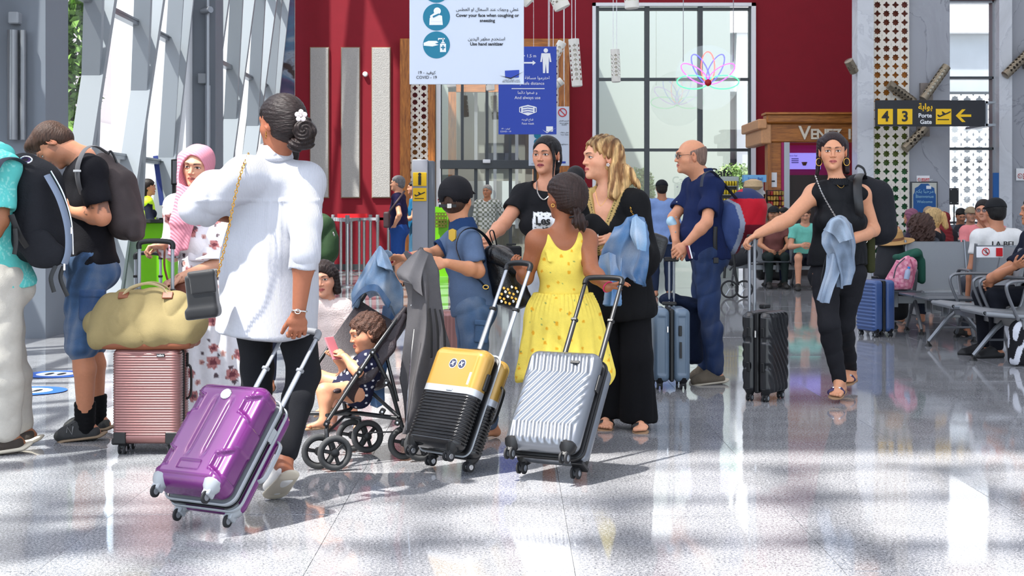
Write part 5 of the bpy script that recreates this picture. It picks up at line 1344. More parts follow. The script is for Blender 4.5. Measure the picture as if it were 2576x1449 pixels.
def pram_clothes():
    t = thing('denim_jacket','faded blue denim jacket tented over the far handle of the pushchair','jacket',(J(950,0,7.4)[0],7.4,0)); dk = denim((112,138,166),4,.9)
    sheet(t,'jacket_body',[[(944,630,7.36),(954,620,7.30),(964,624,7.30),(972,640,7.36)],[(914,686,7.38),(936,668,7.24),(966,678,7.22),(998,690,7.32)],[(888,740,7.42),(912,712,7.22),(958,706,7.18),(1014,722,7.30)],[(884,778,7.44),(914,738,7.24),(962,738,7.16),(1012,760,7.28)],[(890,786,7.44),(920,742,7.26),(976,764,7.18),(1008,806,7.28)]],DEN,dk,.022,16,.014,(46,56))
    sheet(t,'hem_band',[[(888,752,7.20),(914,722,7.16),(950,718,7.12),(984,760,7.14)],[(884,774,7.22),(912,740,7.17),(948,734,7.12),(978,776,7.14)]],DEN,denim((80,112,150),2,.6),.004,8,.012,(40,12),grow=False,noise=.003)
    sheet(t,'collar',[[(946,632,7.27),(957,618,7.24),(974,640,7.28)],[(950,668,7.21),(972,676,7.18),(990,684,7.24)]],DEN,denim((130,156,184),2,.5),.006,6,.010,(24,20))
    sheet(t,'hanging_sleeve',[[(962,770,7.46),(984,765,7.44),(1008,780,7.44)],[(950,880,7.44),(966,885,7.42),(982,890,7.42)],[(934,950,7.42),(952,955,7.40),(970,960,7.42)],[(936,1018,7.42),(950,1026,7.40),(968,1008,7.42)]],DEN,denim((70,104,146),6,.7),.014,10,.02)
    t = thing('hooded_sweatshirt','charcoal zip hoodie with three dark stripes hanging from the near pushchair handle','sweatshirt',(J(1070,0,6.95)[0],6.95,0))
    sw = paint((86,84,86)); SW = fabric('sweat_v',None,bump=(420,.3))
    sheet(t,'sweatshirt_body',[[(1034,646,7.06),(1056,622,7.00),(1076,628,7.00),(1100,656,7.06)],[(1002,682,7.02),(1040,680,6.92),(1080,680,6.92),(1112,690,7.04)],[(1028,760,6.98),(1052,764,6.90),(1086,762,6.90),(1118,776,7.02)],[(1022,850,6.98),(1050,856,6.90),(1094,846,6.90),(1138,876,7.02)],[(1016,940,6.98),(1048,950,6.90),(1090,950,6.90),(1134,950,7.02)],[(1012,1020,6.98),(1042,1030,6.90),(1080,1020,6.92),(1110,1010,7.02)],[(1012,1078,6.98),(1028,1090,6.92),(1056,1092,6.92),(1080,1080,7.0)]],SW,sw,.034,14,.022,(60,110))
    sheet(t,'hood_fold',[[(1036,640,6.94),(1058,624,6.90),(1080,640,6.92)],[(1000,680,6.92),(1026,690,6.86),(1060,700,6.88)],[(1010,700,6.92),(1034,716,6.86),(1060,745,6.88)]],SW,paint((98,96,98)),.018,8,.016,(34,34))
    for q in range(3): sheet(t,'dark_stripe',[[(1078+q*13,775+q*2,6.858),(1083+q*13,774+q*2,6.858)],[(1082+q*16,830,6.852),(1088+q*16,830,6.852)],[(1082+q*17,900,6.852),(1088+q*17,900,6.852)]],SW,(24,24,26),0,2,.006,(4,30),noise=.003)
    cord(t,'zipper',[J(1042,828,6.875),J(1034,900,6.87),J(1026,1000,6.875),J(1022,1082,6.89)],.0035,CHROME)
pram_clothes()
# ================================================================ PEOPLE IN FRONT
WHT = mat('white_rib',(176,177,184),rough=.85,wave=('X',62,.22,.3),bump=(90,.1))
def woman_white():
    k = skel(head=J(706,312,6.03),ms=J(690,438,6.08),p0=J(686,738,6.16),sl=J(606,446,5.98),sr=J(772,456,6.04),el=J(486,518,5.98),er=J(768,628,5.86),wl=J(598,548,6.16),wr=J(752,782,5.84),
             hl=J(636,745,6.15),hr=J(738,745,6.15),kl=J(648,925,6.22),kr=J(764,945,6.12),al=J(640,1125,6.24),ar=J(712,1165,5.86),fl=J(628,1172,6.5)*V(1,1,0)+V(0,0,.02),fr=J(688,1232,6.00),face=yaw_vec(52)-GZ*.03,fem=True,
             handr=dict(d=(-.06,.08,-1),n=(-.35,.9,0),curl=(.5,.9,.7),thumb=(.5,.3)),handl=dict(d=(1,.6,.1),n=(0,-1,0),curl=(.4,.5,.3)),g=1.0,neckr=.048)
    r = person('woman seen from behind in an oversized white blouse and black jeans',k)
    body(r,k,face_col(k,(150,92,66),(140,66,60)),hres=.004,toes=False)
    # blouse
    c = k.sc; u = k.u; sx = GX
    P = torso_prims(k,.02)[:6]+[('u',EC(J(690,500,6.09),J(680,640,6.11),(.165,.115),(.200,.165),GX,GY),.05),('u',EC(J(680,640,6.11),J(672,862,6.15),(.200,.165),(.222,.265),GX,GY),.03)]
    P += [('i',('fn',lambda p: (CH-(855-HY)/FPX*6.0)-p[:,2]+.30*np.maximum(np.abs(p[:,0]-J(672,0,6.0)[0])-.05,0)**1.3+.006*wob(p,14,2)),.01)]
    Sl,El,Wl = k.sl,k.el,k.wl
    P += [('u',RC(Sl+V(.02,0,.0),Sl+(El-Sl)*.55+V(0,0,-.005),.085,.092),.05),('u',RC(Sl+(El-Sl)*.55,El+V(-.005,0,.0),.090,.066),.03),('u',RC(El+V(.03,0,-.01),El+(Wl-El)*.30+V(0,0,-.005),.058,.060),.03)]
    P += [('u',RC(k.sr,k.sr+(k.er-k.sr)*.6,.078,.072),.05),('u',RC(k.sr+(k.er-k.sr)*.6,k.er+(k.wr-k.er)*.10,.070,.066),.03)]
    for e,d in ((El+(Wl-El)*.42,nz(Wl-El)),(k.er+(k.wr-k.er)*.34,nz(k.wr-k.er))): P += [('s',EC(e+d*.04,e+d*.08,(.08,.05),(.08,.05),nz(np.cross(d,(.1,.9,.2))),d,.08),.006)]
    nb = k.ms+k.u*.09
    P += [('s',EC(nb+k.u*.0,nb+k.u*.1,(.062,.062),(.075,.075),k.s,k.f,.03),.01)]
    def dsp(p):
        x = p[:,0]-J(690,0,6.03)[0]; z = p[:,2]
        s_ = .007*wob(p,14,2)+.016*folds(p,13,4,(1,.8,.16))-.008
        yoke = sm(.004,-.004,z-(CH-(505-HY)/FPX*6.03))
        pleat = .007*np.exp(-((x+.012)/.010)**2)+.005*np.exp(-((x-.035)/.008)**2)
        s_ -= pleat*yoke*sm(-.5,-.1,z-1.25)+.003*(np.abs(z-(CH-(505-HY)/FPX*6.03)) < .006)
        a = sm(J(600,0,6)[0],J(560,0,6)[0],p[:,0]); s_ += a*.012*(folds(p,28,7,(1,.5,.6))-.5)
        return s_
    cloth(r,'blouse',P,WHT,.0075,dsp,dmax=.04)
    # collar and cuffs
    for nm,e0,e1,rr in (('cuff',El+(Wl-El)*.22,El+(Wl-El)*.36,.063),('cuff',k.er+(k.wr-k.er)*.13,k.er+(k.wr-k.er)*.30,.060)):
        d = nz(e1-e0); P = [('u',RC(e0,e1,rr,rr*.96),0),('s',RC(e0-d*.05,e1+d*.08,rr*.72),.004),('i',HS(e1+d*.01,d),.004)]; cloth(r,nm,P,WHT,.0065,lambda p: .005*wob(p,50,3))
    P = [('u',EC(k.ms+k.u*.075-k.f*.012,k.ms+k.u*.118-k.f*.002,(.080,.078),(.066,.064),k.s,k.f,.03),0),('s',EC(k.ms+k.u*.06,k.ms+k.u*.22,(.058,.056),(.058,.056),k.s,k.f,.03),.004),('i',HS(k.ms+k.u*.135,k.u),.004)]
    cloth(r,'collar',P,WHT,.006)
    pants(r,k,fabric('black_jeans',(24,25,29)),'jeans',.008,1.88,.010)
    shoes(r,k,mat('white_leather',(224,222,218),rough=.5),mat('sole_cream',(196,186,168),rough=.8),.010)
    # hair: swept back to a twisted bun
    P,W_ = hair_base(k,.012,.070);
    P += [('u',EL(W_(0,-.085,-.010),(.055,.045,.075),k.HR),.03)]
    HB = (30,21,20)
    hairmesh(r,k,P,HB,.0045,.0035,70,m=HAIRX)
    bc = J(768,328,5.93)
    P = [('u',EL(bc,(.046,.040,.050)),0),('u',EL(bc+V(.002,.01,-.048),(.036,.034,.034)),.008),('u',EL(bc+V(-.035,.0,-.06),(.04,.035,.03)),.01)]
    for a in range(4): th = a*1.6; P += [('u',RC(bc+V(.03*math.cos(th),-.015,.035*math.sin(th)),bc+V(.03*math.cos(th+1.3),-.02,.035*math.sin(th+1.3)),.020),.006)]
    hairmesh(r,k,P,HB,.0045,.003,80,'bun',disp=lambda p: .003*np.sin(np.arctan2(p[:,2]-bc[2],p[:,0]-bc[0])*3+np.hypot(p[:,2]-bc[2],p[:,0]-bc[0])*380+wob(p,40,1)))
    b = MB(); f0 = J(757,291,5.86)
    for q in range(5):
        a = q*2*math.pi/5+.3; d = V(math.cos(a),0,math.sin(a)); b.sphere(f0+d*.016,(.011,.004,.011),8)
    b.sphere(f0+V(0,-.004,0),.006,8); o = b.build('flower_clip',mat('pearl',(226,216,214),rough=.2,metal=.5),r,True)
    chain(r,'earring',[W_(-.082,.0,-.035),W_(-.083,.002,-.065)],mat('gold',(212,168,84),rough=.25,metal=1),.003,.006)
    w = k.wr+nz(k.wr-k.er)*.0; d = nz(k.wr-k.er); a_ = nz(np.cross(d,GY)); b_ = np.cross(d,a_); b = MB()
    b.tube([w+(a_*math.cos(t)+b_*math.sin(t))*.031 for t in np.linspace(0,2*math.pi,20)[:-1]],.0035,8,closed=True); b.tube([w-GY*.036+(a_*math.cos(t)*.011+d*math.sin(t)*.009) for t in np.linspace(0,2*math.pi,12)[:-1]],.002,6,closed=True)
    b.build('bracelet',mat('silver',(216,214,210),rough=.2,metal=1),r,True)
    # bag on a chain: a thing of its own
    t = thing('handbag','small black velvet flap handbag on a gold chain at the white blouse','bag',(J(508,0,5.88)[0],5.88,0)); VEL = mat('black_velvet',(14,15,18),rough=.6,sheen=.3); c0 = J(510,735,5.86)
    P = [('u',BX(c0+V(0,0,-.01),(.060,.040,.085),.012,rot(GY,-.12)),0),('u',BX(c0+V(0,-.0,-.085),(.066,.045,.022),.012,rot(GY,-.12)),.02)]; cloth(t,'bag_body',P,VEL,.005)
    cloth(t,'flap',[('u',BX(c0+V(.008,-.036,.040),(.052,.010,.045),.008,rot(GY,-.12)),0),('u',BX(c0+V(-.0,0,.078),(.056,.042,.012),.008,rot(GY,-.12)),.01)],VEL,.0045)
    GO = mat('gold',(212,168,84)); chain(t,'chain_strap',[J(628,392,5.98)+V(0,-.02,.01),J(608,430,5.86),J(590,500,5.84),J(572,590,5.83),J(556,660,5.84),J(545,700,5.84)],GO,.0055,.014)
    chain(t,'chain_top',[J(505,692,5.84),J(522,684,5.82),J(545,686,5.84)],GO,.006,.014)
woman_white()
def hijab_woman():
    k = skel(head=J(497,420,8.1),ms=J(508,512,8.12),p0=J(528,735,8.15),sl=J(572,524,8.12),sr=J(446,526,8.1),el=J(588,650,8.02),er=J(436,640,8.15),wl=J(452,700,7.72),wr=J(410,616,7.98),
             hl=J(566,745,8.15),hr=J(490,745,8.15),kl=J(570,900,8.05),kr=J(490,900,8.1),al=J(572,1048,8.2),ar=J(492,1048,8.2),fl=J(575,1070,7.98),fr=J(488,1070,7.98),face=(-.16,-1,-.12),fem=True,flat='lr',up=(.10,0,1),
             handl=dict(d=(-.9,-.3,-.35),n=(0,.2,-1),curl=(.5,.6,.4)),handr=dict(d=(-1,-.1,-.15),n=(0,-.1,-1),curl=(.9,1.0,.6)))
    r = person('woman in a pink headscarf and white floral dress behind the rose-gold suitcase',k)
    henna = lambda Pw,c: mixc(Pw,c,((wob(Pw,190,3) > .35)&((np.linalg.norm(Pw-(k.wl+V(-.07,-.02,-.03)),axis=1) < .10)|(np.linalg.norm(Pw-(k.wr+V(-.07,0,-.02)),axis=1) < .10)))*.55,(110,50,26))
    body(r,k,face_col(k,(206,152,124),(158,84,76),brow=(48,34,30),tatt=henna),hres=.0028,name='body')
    flo = paint((228,226,230),spots((182,122,120),.115,.036,3,.8,.5,5,(112,62,70)),spots((92,78,84),.085,.014,9,.55,.7,3),spots((200,158,150),.12,.018,5,.6,.5,5,(150,96,96)))
    DR = fabric('dress_print',None,rough=.8,bump=(60,.2))
    P = torso_prims(k,.022)+arm_prims(k,'l',.030,1.75,.026)+arm_prims(k,'r',.026,1.7,.026)
    P += [('u',RC(k.el,k.el+(k.wl-k.el)*.8,.075,.052),.04)]
    cloth(r,'dress_bodice',P+[('i',HS(J(520,650,8.1),-GZ),.01),('s',EL(k.ms+k.u*.06,(.07,.07,.05)),.01)],DR,.008,lambda p: .006*wob(p,24,1)+.006*folds(p,30,2,(1,1,.5)),flo)
    P = [('u',EC(J(522,650,8.12),J(528,800,8.12),(.15,.12),(.20,.15),GX,GY),0),('u',EC(J(528,800,8.12),J(535,1030,8.12),(.20,.15),(.23,.19),GX,GY),.05),('i',HS(V(0,0,.045),-GZ),.01)]
    cloth(r,'skirt',P,DR,.009,lambda p: .012*np.sin((p[:,0]*1.0+p[:,1]*.6)*60+wob(p,5,1)*2)+.006*wob(p,14,3),flo,dmax=.03)
    b = MB(); b.tube([J(522,652,8.12)+V(.160*math.cos(t),.128*math.sin(t),0) for t in np.linspace(0,2*math.pi,36)[:-1]],.008,8,closed=True); b.build('waist_band',mat('dress_white',(226,222,226),rough=.7),r,True)
    drape = [('u',EC(J(470,470,7.98),J(452,560,7.93),(.06,.03),(.055,.03),GX,GY),.04),('u',EC(J(455,550,7.93),J(436,640,7.90),(.055,.022),(.035,.016),GX,GY),.03),('u',EC(J(478,540,7.95),J(462,625,7.92),(.04,.018),(.030,.014),GX,GY),.02),('u',RC(J(465,400,8.08),J(466,470,8.02),.045,.05),.03)]
    headscarf(r,k,(206,132,148),.005,drape=drape,disp=lambda p: .006*folds(p,20,2,(1,.6,.5))+.003*wob(p,26,5),m=mat('scarf_pleat',None,rough=.75,wave=('DIAGONAL',26,.5,1.2)),opening=(.066,.09,.092))
    shoes(r,k,mat('black_leather',(26,24,26),rough=.5),None,.008)
    t = thing('shoulder_bag','brown leather shoulder bag behind the khaki duffel','bag',(J(430,0,7.85)[0],7.85,0)); BL = mat('brown_leather',(110,56,36),rough=.45)
    cloth(t,'bag_body',[('u',BX(J(468,735,7.78),(.10,.05,.07),.03),0)],BL,.007,lambda p: .003*wob(p,30,1)); strap(t,'strap',[J(415,618,7.86),J(414,670,7.84),J(424,712,7.80)],.012,.004,BL,GY)
hijab_woman()
def pack(name,label,prog,m,col=None,res=.008,disp=None,root_at=None,cat='backpack'):
    t = thing(name,label,cat,root_at); cloth(t,'pack_body',prog,m,res,disp or (lambda p: .005*wob(p,22,3)+.004*folds(p,22,6,(1,1,.5))),col); return t
def tattoo_man():
    k = skel(head=J(133,366,7.6),ms=J(212,412,7.6),p0=J(222,655,7.62),sl=J(232,432,7.42),sr=J(205,428,7.80),el=J(256,546,7.36),er=J(212,560,7.92),wl=J(186,532,7.46),wr=J(180,535,7.68),
             hl=J(220,668,7.50),hr=J(214,668,7.73),kl=J(204,868,7.46),kr=J(228,862,7.80),al=J(214,1048,7.54),ar=J(243,1034,7.84),fl=J(142,1086,7.50),fr=J(166,1066,7.84),face=(-.46,-.20,-.86),up=(-.86,0,.46),g=1.05,flat='lr',
             handl=dict(d=(-.8,.1,.5),n=(0,1,.2),curl=(.6,.7,.4)),handr=dict(d=(-.8,0,.5),n=(0,-1,.2),curl=(.6,.7,.4)),arm=1.08)
    r = person('bearded man in a black T-shirt and denim shorts bending his head down',k)
    up_ = k.sl+(k.el-k.sl)*.66
    def tat(P,c):
        q = P-up_; near = (P[:,1] < 7.45)&(np.linalg.norm(q,axis=1) < .095)
        w = near*((np.abs(wob(P,70,2)) < .16)&(q[:,0] < -.005)|((q[:,0] > .015)&(wob(P,60,7) > -.3)))*.7
        return mixc(P,c,w,(62,52,50))
    body(r,k,face_col(k,(196,132,100),(170,100,86),brow=(52,36,26),stubble=((66,44,34),.62),tatt=tat),hres=.003,toes=False)
    top(r,k,fabric('tee_black',(20,19,24)),'black_shirt',.020,.66,.026,-.02,res=.008,disp=lambda p: .007*wob(p,20,1)+.007*folds(p,22,5,(1,1,.5)))
    r.children[-1].name = 'shirt'
    pants(r,k,DEN,'shorts',.014,.98,.034,res=.009,col=denim((62,92,130),3,.8),disp=lambda p: .007*wob(p,18,2)+.013*folds(p,22,6,(.8,.8,1.1))-.006)
    pk = J(268,745,7.42); cloth(r,'cargo_pocket',[('u',BX(J(232,770,7.365),(.065,.018,.075),.012),0),('u',BX(J(232,738,7.352),(.068,.014,.020),.008),.002)],DEN,.006,lambda p: .003*wob(p,40,1),denim((44,74,116),5,.4))
    HBr = (66,46,36); P,W_ = hair_base(k,.011,.058); P += [('u',EL(W_(0,.055,.098),(.055,.045,.03),k.HR),.03)]; hairmesh(r,k,P,HBr,.0045,.0035,80)
    for A_,nm in ((k.al,'sock'),(k.ar,'sock')): cloth(r,nm,[('u',RC(A_+V(0,0,.11),A_-V(0,0,.03),.056,.052),0),('i',HS(A_+V(0,0,.115),GZ),.004)],fabric('sock',(16,16,18)),.006,lambda p: .0015*np.sin(p[:,2]*260))
    def shc(P):
        c = np.tile(s2l((58,58,58)),(len(P),1)); c[wob(P,40,4) > .2] = s2l((78,78,74)); return c
    shoes(r,k,mat('suede',None,rough=.85,bump=(200,.3)),mat('sole_tan',(150,128,104),rough=.8),.013);
    for o in r.children:
        if o.name.startswith('shoe'): setcol(o.data,shc(np.zeros((len(o.data.vertices),3))+[v.co[:] for v in o.data.vertices]))
    P_,fi = foot_prims(k,'l',.012); b = MB(); c0 = (k.al+fi['toe'])/2+V(.01,-.052,.0)
    b.tube([c0+V(-.018,0,-.022),c0+V(-.012,0,.022),c0+V(.012,0,-.016),c0+V(.018,0,.026)],.0028,6); b.build('letter_mark',mat('grey_piping',(150,150,150),rough=.6),r)
    for q in range(4):
        t_ = .25+.14*q; p = k.al+(fi['toe']-k.al)*t_+V(0,0,.045-.030*t_); b = MB(); b.tube([p+V(-.004,-.032,-.01),p+V(0,0,.012),p+V(.006,.030,-.01)],.0035,6); b.build('lace',BLACK,r,True)
    BPM = fabric('pack_brown',(66,58,58),rough=.75)
    P = [('u',EC(J(300,470,7.60),J(318,560,7.60),(.085,.15),(.10,.17),nz(V(1,0,-.2)),GY,.10),0),('u',EC(J(262,405,7.60),J(290,450,7.60),(.05,.12),(.07,.14),nz(V(1,0,-.6)),GY),.05),('u',EC(J(338,560,7.56),J(342,590,7.56),(.045,.11),(.045,.11),GX,GY),.02)]
    t = pack('backpack','dark brown-grey backpack on the man in the black T-shirt',P,BPM,None,.007,lambda p: .008*wob(p,16,3)+.009*folds(p,18,6,(1,1,.4)),k.p0*V(1,1,0)+V(.15,0,0))
    strap(t,'shoulder_strap',[J(270,385,7.46),J(240,368,7.42),J(214,376,7.38),J(196,415,7.34),J(196,455,7.34),J(206,490,7.38)],.045,.010,mat('strap_grey',(96,94,96),rough=.7),GZ)
    b = MB(); b.box(J(194,430,7.325),(.020,.004,.006),bev=.002); b.build('reflective_tab',mat('tab',(190,190,190),rough=.4),t)
    cord(t,'grab_loop',[J(270,395,7.58),J(278,380,7.58),J(290,400,7.58),J(296,418,7.58)],.006,BLACK)
    t = thing('water_bottle','crumpled clear plastic bottle in the tattooed man\'s hands','bottle',J(178,512,7.50)); P = [('u',RC(J(168,494,7.54),J(180,522,7.52),.016,.022),0),('u',RC(J(180,522,7.52),J(186,545,7.50),.024,.020),.01)]
    cloth(t,'bottle_body',P,mat('clear_blue',(176,196,222),rough=.15,alpha=.6),.005,lambda p: .003*wob(p,80,1))
    # sticker of the floor nearby
tattoo_man()
def turquoise_man():
    k = skel(head=J(-70,318,7.2),ms=J(-22,405,7.15),p0=J(-8,690,7.2),sl=J(2,428,6.98),sr=J(-34,420,7.36),el=J(-2,555,6.92),er=J(-40,560,7.4),wl=J(-60,640,6.80),wr=J(-80,640,7.3),
             hl=J(0,705,7.08),hr=J(-6,705,7.30),kl=J(8,900,7.06),kr=J(22,895,7.36),al=J(14,1098,7.12),ar=J(48,1085,7.40),fl=J(-58,1126,7.08),fr=J(-24,1108,7.40),face=(-.9,-.1,-.4),g=1.08,legr=1.0,flat='lr')
    r = person('man in a turquoise palm-print shirt and beige trousers cropped by the frame',k)
    body(r,k,face_col(k,(150,98,68),(140,80,70)),hres=.006,fine_hands=False,toes=False)
    palm = paint((92,190,184),lambda P,c: mixc(P,c,(np.abs(np.sin(np.arctan2(np.modf(np.abs(P[:,2]*7+.3))[0]-.5,np.modf(np.abs(P[:,0]*7+P[:,1]*4))[0]-.5)*5)) < .38)*(.5*(np.hypot(np.modf(np.abs(P[:,2]*7+.3))[0]-.5,np.modf(np.abs(P[:,0]*7+P[:,1]*4))[0]-.5) < .42)),(170,224,214)))
    top(r,k,fabric('palm_print',None,bump=(60,.2)),'shirt',.025,.70,.035,-.05,res=.008,col=palm,flare=.02,disp=lambda p: .009*wob(p,16,1)+.008*folds(p,18,5,(1,1,.4)))
    cloth(r,'hood',[('u',EC(J(2,392,7.10),J(-8,384,7.2),(.07,.06),(.06,.06),GX,GY),0)],mat('palm_print',None),.007,lambda p: .005*wob(p,30,2),palm)
    pants(r,k,fabric('beige_cotton',(188,182,172),rough=.9),'trousers',.014,1.97,.026,disp=lambda p: .004*wob(p,12,1)+.009*folds(p,24,5,(.7,.7,1))-.004)
    shoes(r,k,mat('knit_brown',(64,56,50),rough=.9,bump=(300,.6)),mat('sole_cream',(196,186,168)),.012,sl_th=.030)
    shorthair(r,k,(40,30,24))
    BK = fabric('pack_black',(26,27,32),rough=.7,bump=(120,.3))
    P = [('u',EC(J(92,470,7.15),J(105,600,7.15),(.13,.16),(.155,.18),nz(V(1,0,-.15)),GY,.14),0),('u',EC(J(60,425,7.15),J(90,460,7.15),(.08,.13),(.10,.14),GX,GY,.08),.05),('i',HS(J(100,668,7.15),-nz(V(.15,0,1))),.03)]
    t = pack('backpack','large black backpack with a grey-blue edge band on the man in turquoise',P,BK,None,.008,lambda p: .006*wob(p,14,3)+.005*folds(p,16,6,(1,1,.4)),k.p0*V(1,1,0)+V(.2,0,0))
    strap(t,'edge_band',[J(118,440,6.98),J(150,500,6.97),J(170,570,6.97),J(172,630,6.97),J(162,664,6.98)],.035,.012,mat('band_blue',(120,132,152),rough=.6),nz(V(1,-1,0)))
    cord(t,'zipper',[J(128,430,6.97),J(160,490,6.96),J(180,560,6.95),J(184,640,6.96)],.004,CHROME)
    for p in ((180,580,6.94),(162,672,6.95)): b = MB(); b.box(J(*p),(.005,.003,.016),bev=.002); b.build('zip_pull',CHROME,t)
    cloth(t,'side_pocket',[('u',EC(J(88,610,6.99),J(112,640,6.99),(.10,.03),(.11,.03),GX,GY,.07),0)],BK,.007)
    strap(t,'shoulder_strap',[J(58,410,7.0),J(30,398,6.92),J(0,408,6.85),J(-20,450,6.82)],.055,.012,mat('strap_navy',(40,44,58),rough=.7),GZ)
    strap(t,'webbing',[J(28,540,6.90),J(48,590,6.92),J(70,625,6.97)],.03,.006,BLACK,GY); strap(t,'webbing',[J(140,668,6.98),J(128,700,6.97),J(136,735,6.97)],.022,.004,BLACK,GY); strap(t,'webbing',[J(38,575,6.88),J(40,610,6.88),J(36,640,6.88)],.022,.004,BLACK,GY); strap(t,'webbing',[J(160,670,7.0),J(152,700,7.0),J(170,745,7.0)],.022,.004,BLACK,GY)
    t = thing('carabiner','silver and purple ring clipped on top of the black backpack','clip',J(68,402,7.05)); b = MB(); b.tube([J(66,402,7.02)+V(.028*math.cos(a),0,.016*math.sin(a)) for a in np.linspace(0,2*math.pi,18)[:-1]],.005,8,closed=True); b.build('ring',CHROME,t,True); b = MB(); b.tube([J(64,402,7.03)+V(.020*math.cos(a),0,.012*math.sin(a)) for a in np.linspace(0,2*math.pi,18)[:-1]],.005,8,closed=True); b.build('loop',mat('purple_band',(90,60,120),rough=.5),t,True)
turquoise_man()
# ================================================================ PEOPLE IN THE MIDDLE
def little_girl():
    k = skel(head=J(814,702,8.02),ms=J(832,770,8.04),p0=J(838,876,8.05),sl=J(866,776,8.02),sr=J(798,776,8.02),el=J(886,826,7.98),er=J(780,830,8.0),wl=J(880,872,7.86),wr=J(776,880,7.9),
             hl=J(856,880,8.05),hr=J(820,880,8.05),kl=J(866,975,7.98),kr=J(830,975,7.98),al=J(892,1052,8.02),ar=J(838,1056,8.0),fl=J(898,1062,7.86),fr=J(828,1072,7.84),face=(-.12,-1,-.08),fem=True,child=True,hs=.86,g=1.35,arm=1.25,legr=1.2,up=(-.1,0,1),bust=0,neckr=.040)
    k.al[2] = k.ar[2] = .062; k.fl[2] = k.fr[2] = .024
    r = person('little girl with dark hair in a pale embroidered dress behind the pushchair',k)
    body(r,k,face_col(k,(208,150,122),(176,88,86),brow=(70,50,42),makeup=False),hres=.0026)
    lace = fabric('pale_dress',(224,206,200),bump=(120,.6),rough=.85)
    P = torso_prims(k,.012)[:6]+arm_prims(k,'l',.014,.5,.020)+arm_prims(k,'r',.014,.5,.020)+[('u',EC(J(834,830,8.04),J(838,925,8.05),(.095,.08),(.135,.12),GX,GY),.04),('u',EL(k.sl+V(.01,0,.01),(.042,.04,.035)),.01),('u',EL(k.sr+V(-.01,0,.01),(.042,.04,.035)),.01)]
    P += [('i',HS(J(838,948,8.05),-GZ),.01),('s',EL(k.ms+k.u*.03,(.045,.045,.035)),.006)]
    cloth(r,'dress',P,lace,.006,lambda p: .005*wob(p,30,1)+.005*np.sin(np.arctan2(p[:,1]-8.04,p[:,0]-k.p0[0])*14)*sm(.5,.38,p[:,2]))
    P,W_ = hair_base(k,.010,.055); P += [('u',EC(W_(.072,-.02,.03),W_(.082,.005,-.060),(.024,.03),(.018,.02),k.hr_,k.hf),.02),('u',EC(W_(-.072,-.02,.03),W_(-.084,.0,-.085),(.024,.03),(.022,.024),k.hr_,k.hf),.02),('u',EC(W_(-.03,.06,.085),W_(-.075,.06,.03),(.02,.015),(.016,.014),k.hr_,k.hf),.02),('u',EC(W_(0,-.07,0),W_(0,-.07,-.09),(.07,.04),(.06,.03),k.hr_,k.hf),.02)]
    hairmesh(r,k,P,(38,27,24),.004,.004,60); sandals(r,k,mat('grey_leather',(122,124,138),rough=.6),mat('tan_sole',(150,118,88)))
little_girl()
def toddler():
    k = skel(head=J(922,838,6.98),ms=J(936,896,7.0),p0=J(896,982,7.0),sl=J(930,908,6.91),sr=J(928,908,7.10),el=J(900,936,6.86),er=J(876,930,7.12),wl=J(868,897,6.93),wr=J(846,905,7.05),
             hl=J(894,984,6.94),hr=J(890,976,7.07),kl=J(816,984,6.86),kr=J(802,950,7.12),al=J(815,1060,6.82),ar=J(822,1020,7.2),fl=J(768,1076,6.80),fr=J(790,1044,7.22),face=(-.93,-.32,-.22),up=(-.12,0,1),child=True,hs=.80,g=1.5,arm=1.7,legr=1.35,neckr=.040,fem=True,bust=0,
             handl=dict(d=(-.7,.25,.55),n=(-.4,.5,-.4),curl=(.5,.7,.5),sc=1.45,thumb=(.5,.4)),handr=dict(d=(-.4,-.2,.8),n=(-.6,-.4,0),curl=(.5,.7,.5),sc=1.45))
    r = person('toddler in a navy polka dot dress sitting in the pushchair with a phone',k)
    body(r,k,face_col(k,(196,138,106),(160,84,76),brow=(84,58,46),makeup=False),res=.007,hres=.0024,handres=.0030,toes=False)
    dot = paint((26,28,52),spots((226,224,226),.030,.0062,2,.85,.6))
    P = torso_prims(k,.012)+arm_prims(k,'l',.012,.45,.016)+arm_prims(k,'r',.012,.45,.016)+[('u',EC(J(898,968,7.0),J(866,972,7.0),(.085,.10),(.075,.10),nz(V(.3,0,1)),GY,.06),.03),('s',EL(k.ms+k.u*.05,(.035,.035,.03)),.006)]
    cloth(r,'dress',P,fabric('dot_print',None,rough=.8),.0045,lambda p: .004*wob(p,45,1)+.003*folds(p,60,3,(1,1,.5)),dot)
    P,W_ = hair_base(k,.010,.064); cloth(r,'curly_hair',P,mat('hair_curl',None,rough=.55,var=.5,vscale=90,bump=(140,.9)),.0035,lambda p: .0055*wob(p,150,3)+.0045*wob(p,90,6)-.002,(84,54,40),dmax=.02)
    sandals(r,k,mat('tan_strap',(140,82,46),rough=.6),mat('tan_sole',(150,118,88)),.005)
    t = thing('phone','pink-cased phone in the toddler\'s hands','phone',J(838,878,6.98)); R_ = rot(GY,.35)@rot(GX,-.25)@rot(GZ,.7); c = J(838,876,6.96)
    b = MB(); b.box(c,(.031,.0045,.060),rot(GZ,.95)@rot(GX,-.5),bev=.004); b.build('phone_case',mat('pink_case',(190,110,118),rough=.3,coat=.5),t)
    b = MB(); b.box(c+V(-.005,.0045,.004),(.028,.0015,.055),rot(GZ,.95)@rot(GX,-.5),bev=.001); b.build('screen',mat('screen_dark',(40,44,60),rough=.1),t)
toddler()
